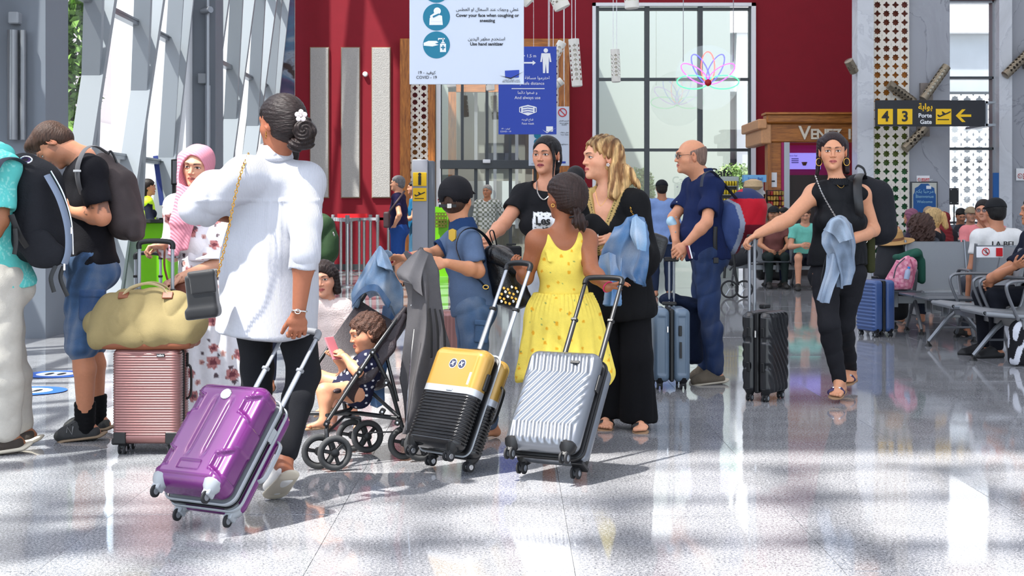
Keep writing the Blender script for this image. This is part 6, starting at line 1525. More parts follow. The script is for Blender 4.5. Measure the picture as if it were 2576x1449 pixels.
def boy():
    k = skel(head=J(1148,500,7.52),ms=J(1166,588,7.52),p0=J(1188,768,7.52),sl=J(1180,612,7.40),sr=J(1146,606,7.66),el=J(1202,682,7.34),er=J(1092,640,7.62),wl=J(1124,662,7.16),wr=J(1020,648,7.40),
             hl=J(1194,780,7.44),hr=J(1188,780,7.60),kl=J(1192,925,7.40),kr=J(1180,925,7.62),al=J(1236,1070,7.62),ar=J(1190,1070,7.80),fl=J(1196,1086,7.56),fr=J(1150,1080,7.76),face=yaw_vec(-22),child=True,hs=.93,g=1.15,arm=1.15,legr=1.1,flat='lr',neckr=.050,
             handl=dict(d=(-.95,-.25,.12),n=(-.1,.9,-.4),curl=(.35,.9,.7),thumb=(.5,.4)),handr=dict(d=(-.98,-.1,.05),n=(0,-.5,-.9),curl=(.4,.8,.6)))
    r = person('boy in a black cap and blue-grey polo shirt seen from behind',k)
    body(r,k,face_col(k,(204,142,106),(170,96,86)),res=.008,hres=.004,handres=.0036,feet='bare',toes=False)
    POLO = fabric('polo',(84,102,130),bump=(300,.3)); NV = fabric('polo_navy',(34,58,96))
    top(r,k,POLO,'shirt',.016,.62,.024,-.05,neck=(.06,.06,.05),res=.007,disp=lambda p: .006*wob(p,22,1)+.008*folds(p,20,5,(1,1,.35)))
    nb = k.ms+k.u*.02
    P = [('u',EC(nb+k.u*.005,nb+k.u*.052,(.078,.078),(.066,.064),k.s,k.f,.03),0),('s',EC(nb,nb+k.u*.2,(.056,.056),(.056,.056),k.s,k.f,.03),.004),('i',HS(nb+k.u*.068,k.u),.004)]
    cloth(r,'collar',P,NV,.005)
    for S_,E_ in ((k.sl,k.el),(k.sr,k.er)):
        d = nz(E_-S_); e = S_+(E_-S_)*.60; cloth(r,'sleeve_band',[('u',RC(e,e+d*.018,.060),0),('s',RC(e-d*.1,e+d*.1,.050),.002),('i',HS(e+d*.02,d),.002),('i',HS(e-d*.008,-d),.002)],NV,.005)
    b = MB(); b.prism([(-.018,-.022),(0,-.036),(.018,-.022),(.018,.022),(0,.030),(-.018,.022)],(J(1140,590,7.39),nz(V(1,-.3,0)),GZ),V(-.006,-.010,0)); b.build('badge',mat('badge_gold',(196,158,50),rough=.5),r)
    pants(r,k,DEN,'jeans',.012,1.9,.020,res=.008,col=denim((66,92,124),7,.45),disp=lambda p: .005*wob(p,20,2)+.010*folds(p,24,6,(.7,.7,1.1))-.004)
    cloth(r,'back_pocket',[('u',BX(J(1212,838,7.335),(.036,.006,.050),.006,rot(GY,.1)),0),('u',BX(J(1212,812,7.328),(.038,.006,.014),.004,rot(GY,.1)),.002)],DEN,.004,None,denim((66,92,124),9,.3))
    cap = cap_(r,k,(22,21,25),brim=True)
    h = k.hs; R = k.HR; W_ = lambda x,y,z: k.head+R@(np.array([x,y,z])*h)
    P = [('u',EL(W_(0,-.012,.026),np.array([.096,.116,.094])*h,R),0),('i',HS(W_(0,0,-.030),-R[:,2]),.004),('s',EL(W_(0,-.012,.020),np.array([.087,.107,.088])*h,R),.003),('s',EL(W_(0,-.125,-.015),np.array([.028,.035,.026])*h,R),.004),('s',BX(W_(0,.08,-.06),np.array([.12,.09,.06])*h,.01,R),.01)]
    cloth(r,'cap_crown',P,mat('cap_22_21_25',None),.0045)
    b = MB(); b.sphere(W_(0,-.012,.122),.007,8); b.build('cap_button',BLACK,r,True)
    b = MB(); b.box(W_(.012,-.122,-.040),(.012,.003,.012),R,bev=.002); o = b.build('buckle',CHROME,r); b = MB(); b.box(W_(0,-.119,-.041),(.05,.002,.008),R,bev=.001); b.build('cap_strap',BLACK,r)
    for q,(c_,z) in enumerate(((( 190,30,44),.006),((226,226,226),-.010))): b = MB(); b.tube([W_(-.093,-.02,z-.004),W_(-.088,-.055,z-.012),W_(-.078,-.075,z-.018)],.0048,6,flat=(R[:,2],1,.4)); b.build('cap_stripe',mat('stripe_%d' % q,c_),r,True)
    shorthair(r,k,(66,46,36),.004,amp=.001)
    w = k.wr; d = nz(k.wr-k.er); a_ = nz(np.cross(d,GY)); b_ = np.cross(d,a_); b = MB(); b.tube([w-d*.02+(a_*math.cos(t)+b_*math.sin(t))*.027 for t in np.linspace(0,2*math.pi,18)[:-1]],.004,6,closed=True); b.build('wristband',mat('pink_band',(200,40,90),rough=.6),r,True)
    LE = mat('black_leather_bag',(18,18,20),rough=.32,bump=(120,.3),coat=.15)
    P = [('u',EC(J(1262,665,7.50),J(1284,745,7.50),(.10,.10),(.115,.11),nz(V(1,0,-.2)),GY,.07),0),('u',EC(J(1254,640,7.50),J(1262,660,7.50),(.085,.08),(.09,.09),nz(V(1,0,-.3)),GY,.06),.03),('i',HS(J(1280,782,7.5),-nz(V(.3,0,1))),.02)]
    t = pack('leather_backpack','black leather backpack with gold hexagon studs on the boy\'s back',P,LE,None,.006,lambda p: .005*wob(p,24,3)+.007*folds(p,24,6,(1,1,.4)),k.p0*V(1,1,0)+V(.15,0,0))
    cloth(t,'front_flap',[('u',EC(J(1245,640,7.42),J(1302,672,7.42),(.055,.05),(.055,.05),nz(V(.5,0,-.8)),GY,.05),0)],LE,.006,lambda p: .006*folds(p,40,3))
    GO = mat('gold',(212,168,84)); R_ = random.Random(3)
    for q in range(20):
        c = J(1262+R_.uniform(-2,40),735+R_.uniform(-10,36)-0,7.385); ang = .2
        c = J(1258+(q % 5)*10+(4 if (q//5) % 2 else 0),722+(q//5)*12+(q % 3)*3,7.382); b = MB(); b.lathe(c,[(.0085,0),(.0085,.004),(.006,.005)],6,(0,-1,0)); o = b.build('stud',GO if q % 3 else CHROME,t)
    strap(t,'shoulder_strap',[J(1246,640,7.46),J(1222,596,7.40),J(1190,574,7.36),J(1160,585,7.33),J(1148,620,7.32),J(1160,660,7.33)],.026,.006,LE,GZ); strap(t,'shoulder_strap',[J(1178,692,7.33),J(1205,705,7.36),J(1226,728,7.40)],.026,.006,LE,GZ)
    strap(t,'grab_handle',[J(1240,612,7.46),J(1232,585,7.45),J(1240,580,7.45),J(1246,600,7.46),J(1250,620,7.48)],.022,.006,LE,GX)
    b = MB(); b.tube([J(1222,722,7.36)+V(.014*math.cos(a),0,.010*math.sin(a)) for a in np.linspace(0,6.28,13)[:-1]],.003,6,closed=True); b.build('strap_ring',GO,t,True)
boy()
def tee_woman():
    k = skel(head=J(1374,392,8.6),ms=J(1376,480,8.6),p0=J(1380,690,8.62),sl=J(1436,492,8.58),sr=J(1316,494,8.64),el=J(1458,590,8.55),er=J(1268,562,8.52),wl=J(1440,640,8.3),wr=J(1222,606,8.28),
             hl=J(1416,700,8.6),hr=J(1346,700,8.6),kl=J(1420,870,8.6),kr=J(1340,870,8.55),al=J(1420,1020,8.65),ar=J(1340,1020,8.6),fl=J(1425,1030,8.45),fr=J(1330,1030,8.4),face=(-.42,-.9,0),fem=True,flat='lr',handr=dict(curl=(.8,1,.7)),neckr=.044)
    r = person('young woman in a black T-shirt with a dotted white print behind the girl',k)
    body(r,k,face_col(k,(202,142,112),(140,50,62),brow=(30,22,20)),hres=.0026)
    def prt(P,c):
        q = P-k.ms; x,z = q@k.s*-1,q@k.u; m = (np.abs(x-.02) < .085-.15*np.maximum(-.10-z,0)*0)&(z < -.125+.25*(x-.02)**2)&(z > -.225+.9*np.maximum(.035-np.abs(x-.02),0)*.5)&(q@k.f > 0)
        c = c.copy(); c[m] = s2l((228,228,228)); u = np.modf(np.abs(x+.3)/.022)[0]-.5; v = np.modf(np.abs(z+.5)/.022+.5*(np.floor(np.abs(x+.3)/.022) % 2))[0]-.5
        c[m&(np.hypot(u,v) < .22)&~((np.abs(z+.175) < .024)&(x < .08)&(x > -.05))] = s2l((24,24,26)); return c
    top(r,k,fabric('tee_print',None,bump=(60,.2)),'shirt',.014,.45,.022,.06,res=.006,col=paint((24,24,27),prt),nf=.02,neck=(.085,.075,.06))
    fs = k.f; R_ = np.stack([k.s*-1*-1,k.u,-fs*-1*1],1); R_ = np.stack([np.cross(k.u,k.f),k.u,k.f],1)
    text('shirt_lettering','Les',.066,k.ms-k.u*.175+k.f*.152+np.cross(k.u,k.f)*.0,R_,BLACK,r,ext=.004,bold=.002)
    pants(r,k,fabric('light_grey',(188,192,198)),'trousers',.012,1.95,.02,waist=.20)
    shoes(r,k,mat('white_leather',(224,222,218)),None,.008)
    P,W_ = hair_base(k,.007,.080); P += [('u',EC(W_(-.062,.060,.072),W_(-.080,.060,-.03),(.014,.012),(.008,.008),k.hr_,k.hf),.01),('u',EC(W_(-.078,.058,-.02),W_(-.070,.065,-.15),(.008,.008),(.004,.004),k.hr_,k.hf),.008),('u',EL(W_(0,-.085,-.02),(.06,.05,.07),k.HR),.03),('u',EL(W_(.0,-.115,-.085),(.035,.035,.04),k.HR),.02)]
    hairmesh(r,k,P,(20,17,19),.0045,.002,70)
    cord(r,'necklace',[k.ms+k.u*.06+k.s*-.055+k.f*.03,k.ms-k.u*.01+k.s*-.04+k.f*.085,k.ms-k.u*.05+k.f*.105,k.ms-k.u*.01+k.s*.04+k.f*.085,k.ms+k.u*.06+k.s*.055+k.f*.03],.004,mat('silver',(216,214,210)))
    b = MB(); b.sphere(W_(-.082,.0,-.035),.006,8); b.build('earring',mat('pearl',(226,216,214)),r,True)
    # her pulled case handle seen between the jackets
tee_woman()
def yellow_girl():
    k = skel(head=J(1420,497,7.22),ms=J(1412,592,7.22),p0=J(1418,775,7.24),sl=J(1350,606,7.18),sr=J(1476,604,7.24),el=J(1322,698,7.22),er=J(1488,682,7.12),wl=J(1312,686,7.06),wr=J(1530,722,7.00),
             hl=J(1388,785,7.24),hr=J(1450,785,7.24),kl=J(1385,960,7.22),kr=J(1455,960,7.22),al=J(1380,1110,7.3),ar=J(1462,1110,7.3),fl=J(1375,1120,7.45),fr=J(1468,1120,7.45),face=yaw_vec(40)-GZ*.02,fem=True,bust=0,child=True,hs=.95,g=1.12,arm=1.28,flat='lr',neckr=.043,
             handl=dict(d=(-.45,-.2,.75),n=(.6,.6,.1),curl=(.5,.8,.6),thumb=(.5,.3)),handr=dict(d=(.85,-.2,.32),n=(0,.2,-1),curl=(.25,.4,.3),thumb=(.7,.2)))
    r = person('girl in a yellow lemon-print sundress seen from behind',k)
    body(r,k,face_col(k,(150,92,62),(140,70,60)),res=.008,hres=.004,handres=.0036)
    lem = paint((232,208,92),spots((222,162,40),.066,.0085,4,.8,.5,0),spots((128,146,84),.066,.0048,11,.55,.8,3))
    YD = fabric('lemon_print',None,rough=.8)
    P = torso_prims(k,.011)[:4]; c = k.sc
    ne = k.ms+k.u*.02-k.f*.03
    P += [('i',HS(J(1416,742,7.24),-k.u),.006),('s',EC(k.ms+k.u*.05-k.f*.06,k.ms+k.u*.10-k.f*.06,(.070,.10),(.075,.10),k.s,k.f,.125),.02),('s',EC(k.ms+k.u*.05+k.f*.06,k.ms+k.u*.10+k.f*.06,(.060,.09),(.065,.09),k.s,k.f,.08),.02)]
    for S_,q in ((k.sl,-1),(k.sr,1)): P += [('s',RC(S_+k.s*q*.055+k.u*.06,S_+k.s*q*.060-k.u*.075,.062),.012)]
    for q in (-1,1): P += [('u',EC(k.ms+k.s*q*.083-k.u*.12-k.f*.085,k.ms+k.s*q*.088+k.u*.018-k.f*.018,(.018,.008),(.016,.008),k.s,k.f),.008),('u',EC(k.ms+k.s*q*.088+k.u*.018-k.f*.018,k.ms+k.s*q*.08-k.u*.10+k.f*.10,(.016,.008),(.018,.008),k.s,k.f),.008)]
    cloth(r,'bodice',P,YD,.0055,lambda p: .003*wob(p,26,1),lem)
    P = [('u',EC(J(1417,742,7.24),J(1417,800,7.24),(.145,.12),(.19,.16),GX,GY),0),('u',EC(J(1417,800,7.24),J(1415,940,7.22),(.19,.16),(.235,.20),GX,GY),.04),('u',EC(J(1470,850,7.22),J(1520,938,7.20),(.10,.10),(.045,.08),nz(V(1,0,-.4)),GY),.05),('i',HS(J(1417,738,7.24),GZ),.005)]
    P += [('i',('fn',lambda p: (CH-(962-HY)/FPX*7.22)-p[:,2]+.010*np.sin(p[:,0]*22)+.012*wob(p,9,2)),.008),('s',EC(J(1417,900,7.24),J(1415,1010,7.22),(.17,.15),(.235,.19),GX,GY,.05),.01)]
    an = lambda p: np.arctan2(p[:,1]-7.24,p[:,0]-J(1417,0,7.24)[0])
    cloth(r,'skirt',P,YD,.007,lambda p: .010*np.sin(an(p)*16+wob(p,6,2)*1.5)*sm(.78,.45,p[:,2])+.005*np.sin(an(p)*44)*sm(.62,.76,p[:,2])+.004*wob(p,14,1),lem,dmax=.03)
    HB = (46,32,28); P,W_ = hair_base(k,.018,.062); P += [('u',EL(W_(0,-.075,.01),(.075,.06,.09),k.HR),.03),('u',EL(W_(.06,-.02,.02),(.03,.07,.07),k.HR),.03)]
    hairmesh(r,k,P,HB,.0045,.0045,60)
    bc = J(1456,556,7.12); P = [('u',EL(J(1448,530,7.14),(.032,.03,.03)),0),('u',EL(bc,(.036,.038,.042)),.012),('u',EL(bc+V(.02,0,-.02),(.025,.025,.035)),.01)]
    hairmesh(r,k,P,HB,.004,.003,60,'ponytail',disp=lambda p: .004*np.sin(p[:,0]*260+wob(p,30,2)*3)+.003*wob(p,60,1))
    b = MB(); b.tube([J(1449,543,7.14)+V(.030*math.cos(a),.030*math.sin(a),.008*math.cos(a)) for a in np.linspace(0,6.28,17)[:-1]],.006,8,closed=True); b.build('hair_tie',BLACK,r,True)
    b = MB(); b.tube([W_(-.083,.0,-.042)+V(.008*math.cos(a),.003,.008*math.sin(a)) for a in np.linspace(0,6.28,13)[:-1]],.0016,6,closed=True); b.build('earring',mat('gold',(212,168,84)),r,True)
    w = k.wr; d = nz(k.wr-k.er); a_ = nz(np.cross(d,GY)); b_ = np.cross(d,a_); b = MB(); b.tube([w+(a_*math.cos(t)+b_*math.sin(t))*.028 for t in np.linspace(0,6.28,18)[:-1]],.0035,6,closed=True); b.build('bracelet',mat('pink_band',(200,40,90)),r,True)
    sandals(r,k,mat('tan_strap',(140,82,46)),mat('tan_sole',(150,118,88)))
yellow_girl()
def kaftan_woman():
    k = skel(head=J(1513,398,7.92),ms=J(1530,500,7.92),p0=J(1552,725,7.95),sl=J(1598,514,7.86),sr=J(1478,512,8.0),el=J(1624,645,7.80),er=J(1462,640,7.95),wl=J(1556,600,7.58),wr=J(1480,626,7.72),
             hl=J(1590,735,7.92),hr=J(1518,735,7.98),kl=J(1600,900,7.88),kr=J(1525,900,7.95),al=J(1608,1050,7.95),ar=J(1528,1046,8.05),fl=J(1612,1080,7.76),fr=J(1521,1076,7.86),face=(-.93,-.36,-.02),fem=True,flat='lr',hs=1.03,bust=1.1,neckr=.043,up=(-.05,0,1),
             handl=dict(d=(-1,-.15,.02),n=(.1,.8,-.5),curl=(.25,.35,.25),spread=.12,thumb=(.5,.2)),handr=dict(d=(-.2,-.5,0),curl=(.5,.5,.3)))
    r = person('blonde woman in a black kaftan with gold neck trim and wide black trousers',k)
    body(r,k,face_col(k,(216,156,124),(178,86,84),brow=(66,44,32),iris=(70,50,34)),hres=.0026,handres=.0036)
    KF = fabric('kaftan',(13,13,15),rough=.85)
    P = torso_prims(k,.022)+arm_prims(k,'l',.030,1.5,.045)+arm_prims(k,'r',.026,1.4,.04)+[('u',EC(J(1550,650,7.93),J(1566,780,7.93),(.17,.13),(.205,.15),k.s,k.f),.05),('u',RC(k.el+V(-.02,0,-.03),k.el+(k.wl-k.el)*.35+V(0,0,-.03),.085,.07),.04),
         ('i',HS(J(1570,806,7.93),nz(V(.12,0,-1))),.01)]
    nb = k.ms+k.u*.07+k.f*.02
    P += [('s',EC(nb,nb+k.u*.1,(.060,.060),(.070,.07),k.s,k.f,.04),.01)]
    tri = lambda p: np.maximum(np.abs((p-k.ms)@k.s)-(.062+((p-k.ms)@k.u)*.36),np.maximum(-((p-k.ms)@k.f)+.03,-.165-((p-k.ms)@k.u)))
    P += [('s',('fn',tri),.004)]
    def gold(P_,c):
        q = P_-k.ms; x,z,y = np.abs(q@k.s),q@k.u,q@k.f; lim = .062+z*.36; w = (x < lim+.040)&(z > -.30)&(y > 0); w |= (x < .042)&(z > -.30)&(z < -.12)&(y > 0)
        c = c.copy(); c[w] = s2l((176,148,92)); st = w&(np.abs(x-np.maximum(lim+.020,.024)) < .0035)&(np.sin(z*480) > -.3); c[st] = s2l((24,20,16)); return c
    cloth(r,'kaftan',P,fabric('kaftan_v',None,rough=.8,bump=(80,.15)),.006,lambda p: .006*wob(p,18,1)+.008*folds(p,18,5,(1,1,.4)),paint((13,13,15),gold))
    P = [('u',RC(k.hl,k.kl,.105,.095),0),('u',RC(k.kl,J(1604,1048,7.92),.095,.115),.03),('u',RC(k.hr,k.kr,.105,.090),.03),('u',RC(k.kr,J(1532,1030,8.0),.090,.095),.03),('i',('fn',lambda p: .045-p[:,2]+.012*wob(p,12,1)),.01)]
    cloth(r,'trousers',P,fabric('black_crepe',(14,14,17),rough=.9),.008,lambda p: .010*folds(p,22,3,(1,1,.15))+.005*wob(p,14,4))
    HC = (150,106,62)
    def hcol(P_):
        q = (P_-k.head)@k.HR; n = .5+.5*np.sin(q[:,0]*170+wob(q,30,2)*4+q[:,1]*60); root_ = sm(.04,.11,q[:,2])
        c = s2l((120,80,46))[None]*(1-n[:,None])+s2l((214,174,118))[None]*n[:,None]; return c*(1-.55*root_[:,None])
    P,W_ = hair_base(k,.012,.078)
    P += [('u',EC(W_(0,-.075,.01),W_(.0,-.085,-.10),(.080,.045),(.075,.045),k.hr_,k.hf),.03),('u',EC(W_(-.05,-.085,-.09),W_(-.075,-.075,-.235),(.050,.045),(.040,.035),k.hr_,k.hf),.04),('u',EC(W_(.05,-.06,-.09),W_(.10,.0,-.20),(.045,.04),(.030,.03),k.hr_,k.hf),.04),('u',EC(W_(-.07,-.05,-.05),W_(-.10,-.02,-.20),(.025,.04),(.030,.035),k.hr_,k.hf),.03),('u',EC(W_(-.08,-.12,-.08),W_(-.10,-.17,-.16),(.03,.03),(.014,.014),k.hr_,k.hf),.04),('u',RC(W_(-.050,.052,.074),W_(-.080,.0,.01),.012,.014),.02)]
    hairmesh(r,k,P,hcol,.0042,.005,60,disp=lambda p: .0035*np.sin(((p-k.head)@k.hr_)*230+((p-k.head)@k.hf)*160+wob(p,22,2)*3)+.002*wob(p,60,1))
    b = MB(); b.sphere(J(1564,424,8.0),(.014,.014,.018),8); b.build('hair_clip',mat('maroon_clip',(90,24,28),rough=.4),r,True)
    b = MB()
    for a in range(5): b.sphere(W_(-.084,.002,-.040)+V(.006*math.cos(a*1.25),-.002,.006*math.sin(a*1.25)),.0045,8)
    b.build('earring',mat('pearl',(226,216,214)),r,True)
    cord(r,'necklace',[k.ms+k.u*.05+k.s*-.05+k.f*.05,k.ms-k.u*.03+k.f*.108,k.ms+k.u*.05+k.s*.05+k.f*.05],.0012,mat('gold',(212,168,84)))
    for q in (0,1):
        fb = k.wl+V(-.115-.0*q,-.045,.012-.030*q); b = MB(); b.tube([fb+V(.003,.012*math.cos(a),.012*math.sin(a)) for a in np.linspace(0,6.28,13)[:-1]],.0022,6,closed=True); b.build('ring',mat('silver',(216,214,210)),r,True)
    sandals(r,k,mat('black_leather',(26,24,26)),mat('tan_sole',(150,118,88)),.005)
    t = thing('denim_jacket','light blue denim jacket folded over the arm of the blonde woman','jacket',(J(1580,0,7.6)[0],7.6,0))
    dk = denim((78,116,158),3,.9)
    sheet(t,'jacket_body',[[(1542,572,7.50),(1575,548,7.48),(1606,538,7.52),(1628,556,7.66)],[(1530,600,7.46),(1572,582,7.44),(1610,586,7.48),(1636,602,7.64)],[(1514,632,7.48),(1552,626,7.46),(1592,640,7.50),(1630,650,7.62)],[(1520,668,7.50),(1550,674,7.50),(1580,680,7.54),(1624,696,7.60)],[(1548,692,7.54),(1564,694,7.54),(1592,706,7.56),(1622,722,7.60)]],DEN,dk,.030,22,.016)
    sheet(t,'sleeve',[[(1508,645,7.46),(1535,636,7.44),(1565,650,7.48)],[(1506,680,7.48),(1535,680,7.45),(1562,690,7.50)],[(1524,730,7.50),(1540,728,7.47),(1558,730,7.50)],[(1522,766,7.50),(1542,768,7.47),(1562,764,7.50)]],DEN,denim((92,132,176),5,.9),.024,16,.03)
    sheet(t,'collar_flap',[[(1590,548,7.42),(1604,542,7.42),(1622,560,7.46)],[(1584,590,7.41),(1604,596,7.40),(1628,604,7.44)],[(1596,620,7.42),(1608,628,7.41),(1624,632,7.44)]],DEN,denim((120,158,192),6,.8),.010,10,.010)
    cloth(t,'cuff',[('u',BX(J(1541,762,7.56),(.048,.035,.016),.010),0)],DEN,.005,lambda p: .003*wob(p,50,1),denim((100,140,180),2))
    cloth(t,'waistband',[('u',EC(J(1520,655,7.555),J(1578,672,7.555),(.014,.012),(.014,.012),nz(V(0,0,1)),GY),0)],DEN,.005,None,denim((70,110,160),2))
    b = MB();
    for p in ((1610,622,7.54),(1596,640,7.54)): b.sphere(J(*p),.007,8)
    o = b.build('button',STEEL,t,True); o['kind'] = 'stuff'
    t = thing('cap','black cap held against the blonde woman\'s kaftan','cap',J(1500,575,7.62)); cloth(t,'cap_body',[('u',EC(J(1492,562,7.64),J(1512,582,7.62),(.055,.045),(.06,.05),nz(V(1,0,-.4)),GY,.05),0)],fabric('black_felt',(16,16,18)),.006,lambda p: .003*wob(p,30,1))
    t = thing('shoulder_bag','black leather shoulder bag behind the blonde woman\'s elbow','bag',(J(1660,0,8.05)[0],8.05,0)); cloth(t,'bag_body',[('u',BX(J(1648,625,8.05),(.055,.09,.085),.03,rot(GY,.35)),0)],mat('black_leather_bag',None),.006,lambda p: .004*wob(p,24,1)+.004*folds(p,30,2))
    chain(t,'chain_strap',[J(1585,505,7.83),J(1592,540,7.76),J(1640,600,7.96)],mat('gold',(212,168,84)),.004,.010)
kaftan_woman()
# ================================================================ PEOPLE TO THE RIGHT
def bald_man():
    k = skel(head=J(1737,394,10.05),ms=J(1768,456,10.08),p0=J(1778,632,10.08),sl=J(1792,470,9.90),sr=J(1746,470,10.26),el=J(1778,560,9.74),er=J(1694,548,10.18),wl=J(1728,612,9.74),wr=J(1700,606,9.96),
             hl=J(1780,642,9.98),hr=J(1772,642,10.18),kl=J(1782,780,9.97),kr=J(1768,780,10.22),al=J(1800,935,10.02),ar=J(1776,930,10.3),fl=J(1742,952,9.95),fr=J(1738,942,10.26),face=(-.99,-.12,-.02),g=1.12,belly=.045,flat='lr',hs=1.03,neckr=.066,
             handl=dict(d=(-.75,-.1,-.6),n=(.1,.95,-.2),curl=(.5,.8,.5)),handr=dict(d=(.35,-.35,-.8),n=(-.2,.9,.2),curl=(.5,.8,.5)))
    r = person('bald man in glasses, navy shirt and jeans with hands clasped',k)
    body(r,k,face_col(k,(204,142,108),(170,96,86),brow=(70,52,42),stubble=((130,92,76),.35)),hres=.0032,handres=.0045,toes=False)
    top(r,k,fabric('navy_linen',(24,36,74),rough=.9),'shirt',.018,.66,.028,-.06,neck=(.075,.085,.07),nf=.02,res=.008,disp=lambda p: .007*wob(p,16,1)+.012*folds(p,18,5,(1,1,.5))-.004)
    nb = k.ms+k.u*.03; NL = mat('navy_linen',None)
    P = [('u',EC(nb,nb+k.u*.05,(.086,.088),(.074,.074),k.s,k.f,.03),0),('s',EC(nb-k.u*.02,nb+k.u*.2,(.064,.066),(.064,.066),k.s,k.f,.03),.004),('i',HS(nb+k.u*.062,k.u),.004),('s',EL(nb+k.f*.10,(.04,.05,.09)),.01)]; cloth(r,'collar',P,NL,.006)
    P,W_ = hair_base(k,.0025,.10); P = [P[0],P[1]]+[('s',EL(W_(0,.02,.075),(.088,.125,.075),k.HR),.01)]+P[2:]; hairmesh(r,k,P,(120,96,84),.005,.0005,60)
    specs(r,k); pants(r,k,DEN,'jeans',.012,1.95,.022,res=.009,col=denim((30,52,92),5,.35),disp=lambda p: .006*wob(p,16,2)+.012*folds(p,20,6,(.7,.7,1.1))-.005)
    shoes(r,k,mat('moccasin',(104,94,80),rough=.9,bump=(200,.3)),mat('sole_cream',(196,186,168)),.012,sl_th=.026)
    for q in range(5): b = MB(); b.sphere(J(1722-q*1.5,470+q*38,9.93-.0)+V(-.05,0,0),.006,6); b.build('shirt_button',mat('shell_button',(160,158,160)),r,True)
    t = thing('face_mask','light blue face mask worn on the bald man\'s elbow','mask',J(1689,558,10.15)); cloth(t,'mask_body',[('u',EC(J(1687,556,10.1),J(1695,566,10.1),(.035,.05),(.03,.05),nz(V(.4,0,1)),GY,.03),0)],mat('mask_blue',(176,208,226),rough=.7),.006)
    t = thing('passport','maroon passport booklet with white edge in the bald man\'s hands','passport',J(1731,628,9.7)); b = MB(); b.box(J(1732,634,9.69),(.006,.03,.045),rot(GY,-.25)); b.build('cover',mat('maroon_cover',(110,24,48)),t); b = MB(); b.box(J(1736,634,9.68),(.004,.03,.044),rot(GY,-.25)); b.build('pages',WHITE,t)
    BL = (58,76,124); RE = (186,22,40); GR = (142,150,166); MR = (96,16,30)
    def pc(P_):
        x = (P_[:,0]-J(1800,0,10)[0]); z = P_[:,2]; px = P_[:,0]/P_[:,1]*FPX+CX; py = HY+(CH-z)/P_[:,1]*FPX
        c = np.tile(s2l(BL),(len(P_),1)); e = px-(1858+16*np.sin((py-520)/48.)-np.maximum(py-560,0)*.30-np.maximum(515-py,0)*1.6)
        c[e > -8] = s2l(GR); c[e > 5] = s2l(RE); c[(e > 5)&(py > 566)] = s2l(MR); c[(py < 500)&(px > 1832)] = s2l((40,50,90)); c[(py < 482)&(px < 1868)] = s2l(RE); return c
    P = [('u',EC(J(1880,512,10.05),J(1866,565,10.05),(.12,.14),(.14,.15),nz(V(1,0,.35)),GY,.11),0),('u',EC(J(1896,525,10.05),J(1888,575,10.05),(.10,.12),(.10,.12),GX,GY,.09),.04),('u',EC(J(1850,560,10.05),J(1838,610,10.05),(.10,.13),(.07,.11),nz(V(1,0,.3)),GY,.09),.05),('u',EC(J(1830,530,10.05),J(1822,590,10.05),(.08,.13),(.06,.12),GX,GY,.08),.05)]
    pc0 = J(1850,0,10.05)
    t = pack('backpack','red, blue and grey backpack hanging off the bald man\'s shoulder',P,fabric('pack_sport',None,rough=.65),pc,.0065,lambda p: .006*wob(p,16,3)+.008*folds(p,20,6,(1,1,.5)),k.p0*V(1,1,0)+V(.25,0,0))
    strap(t,'shoulder_strap',[J(1852,500,9.98),J(1820,462,9.9),J(1792,432,9.84),J(1770,440,9.8),J(1764,470,9.78)],.035,.010,mat('strap_navy',(40,44,58)),GZ); strap(t,'webbing',[J(1800,570,9.88),J(1799,610,9.88),J(1801,655,9.90)],.030,.005,BLACK,GY); strap(t,'webbing',[J(1826,620,9.95),J(1824,665,9.95),J(1822,700,9.95)],.018,.004,BLACK,GY); strap(t,'webbing',[J(1846,640,9.95),J(1850,690,9.95),J(1858,718,9.95)],.018,.004,BLACK,GY)
    b = MB(); b.box(J(1801,655,9.88),(.018,.006,.02),bev=.003); b.build('buckle',BLACK,t)
    t = thing('draped_sweater','dark navy sweater draped over the grey-blue suitcase','sweater',(J(1735,0,10.1)[0],10.1,0)); P = [('u',EC(J(1690,752,10.05),J(1735,770,10.1),(.09,.08),(.09,.08),GX,GY,.05),0),('u',EC(J(1738,780,10.12),J(1745,900,10.12),(.06,.06),(.075,.05),GX,GY,.05),.04)]
    cloth(t,'knit',P,fabric('navy_knit',(20,30,52),bump=(120,.6)),.008,lambda p: .008*wob(p,20,1)+.014*folds(p,24,4,(1,1,.3))-.006)
bald_man()
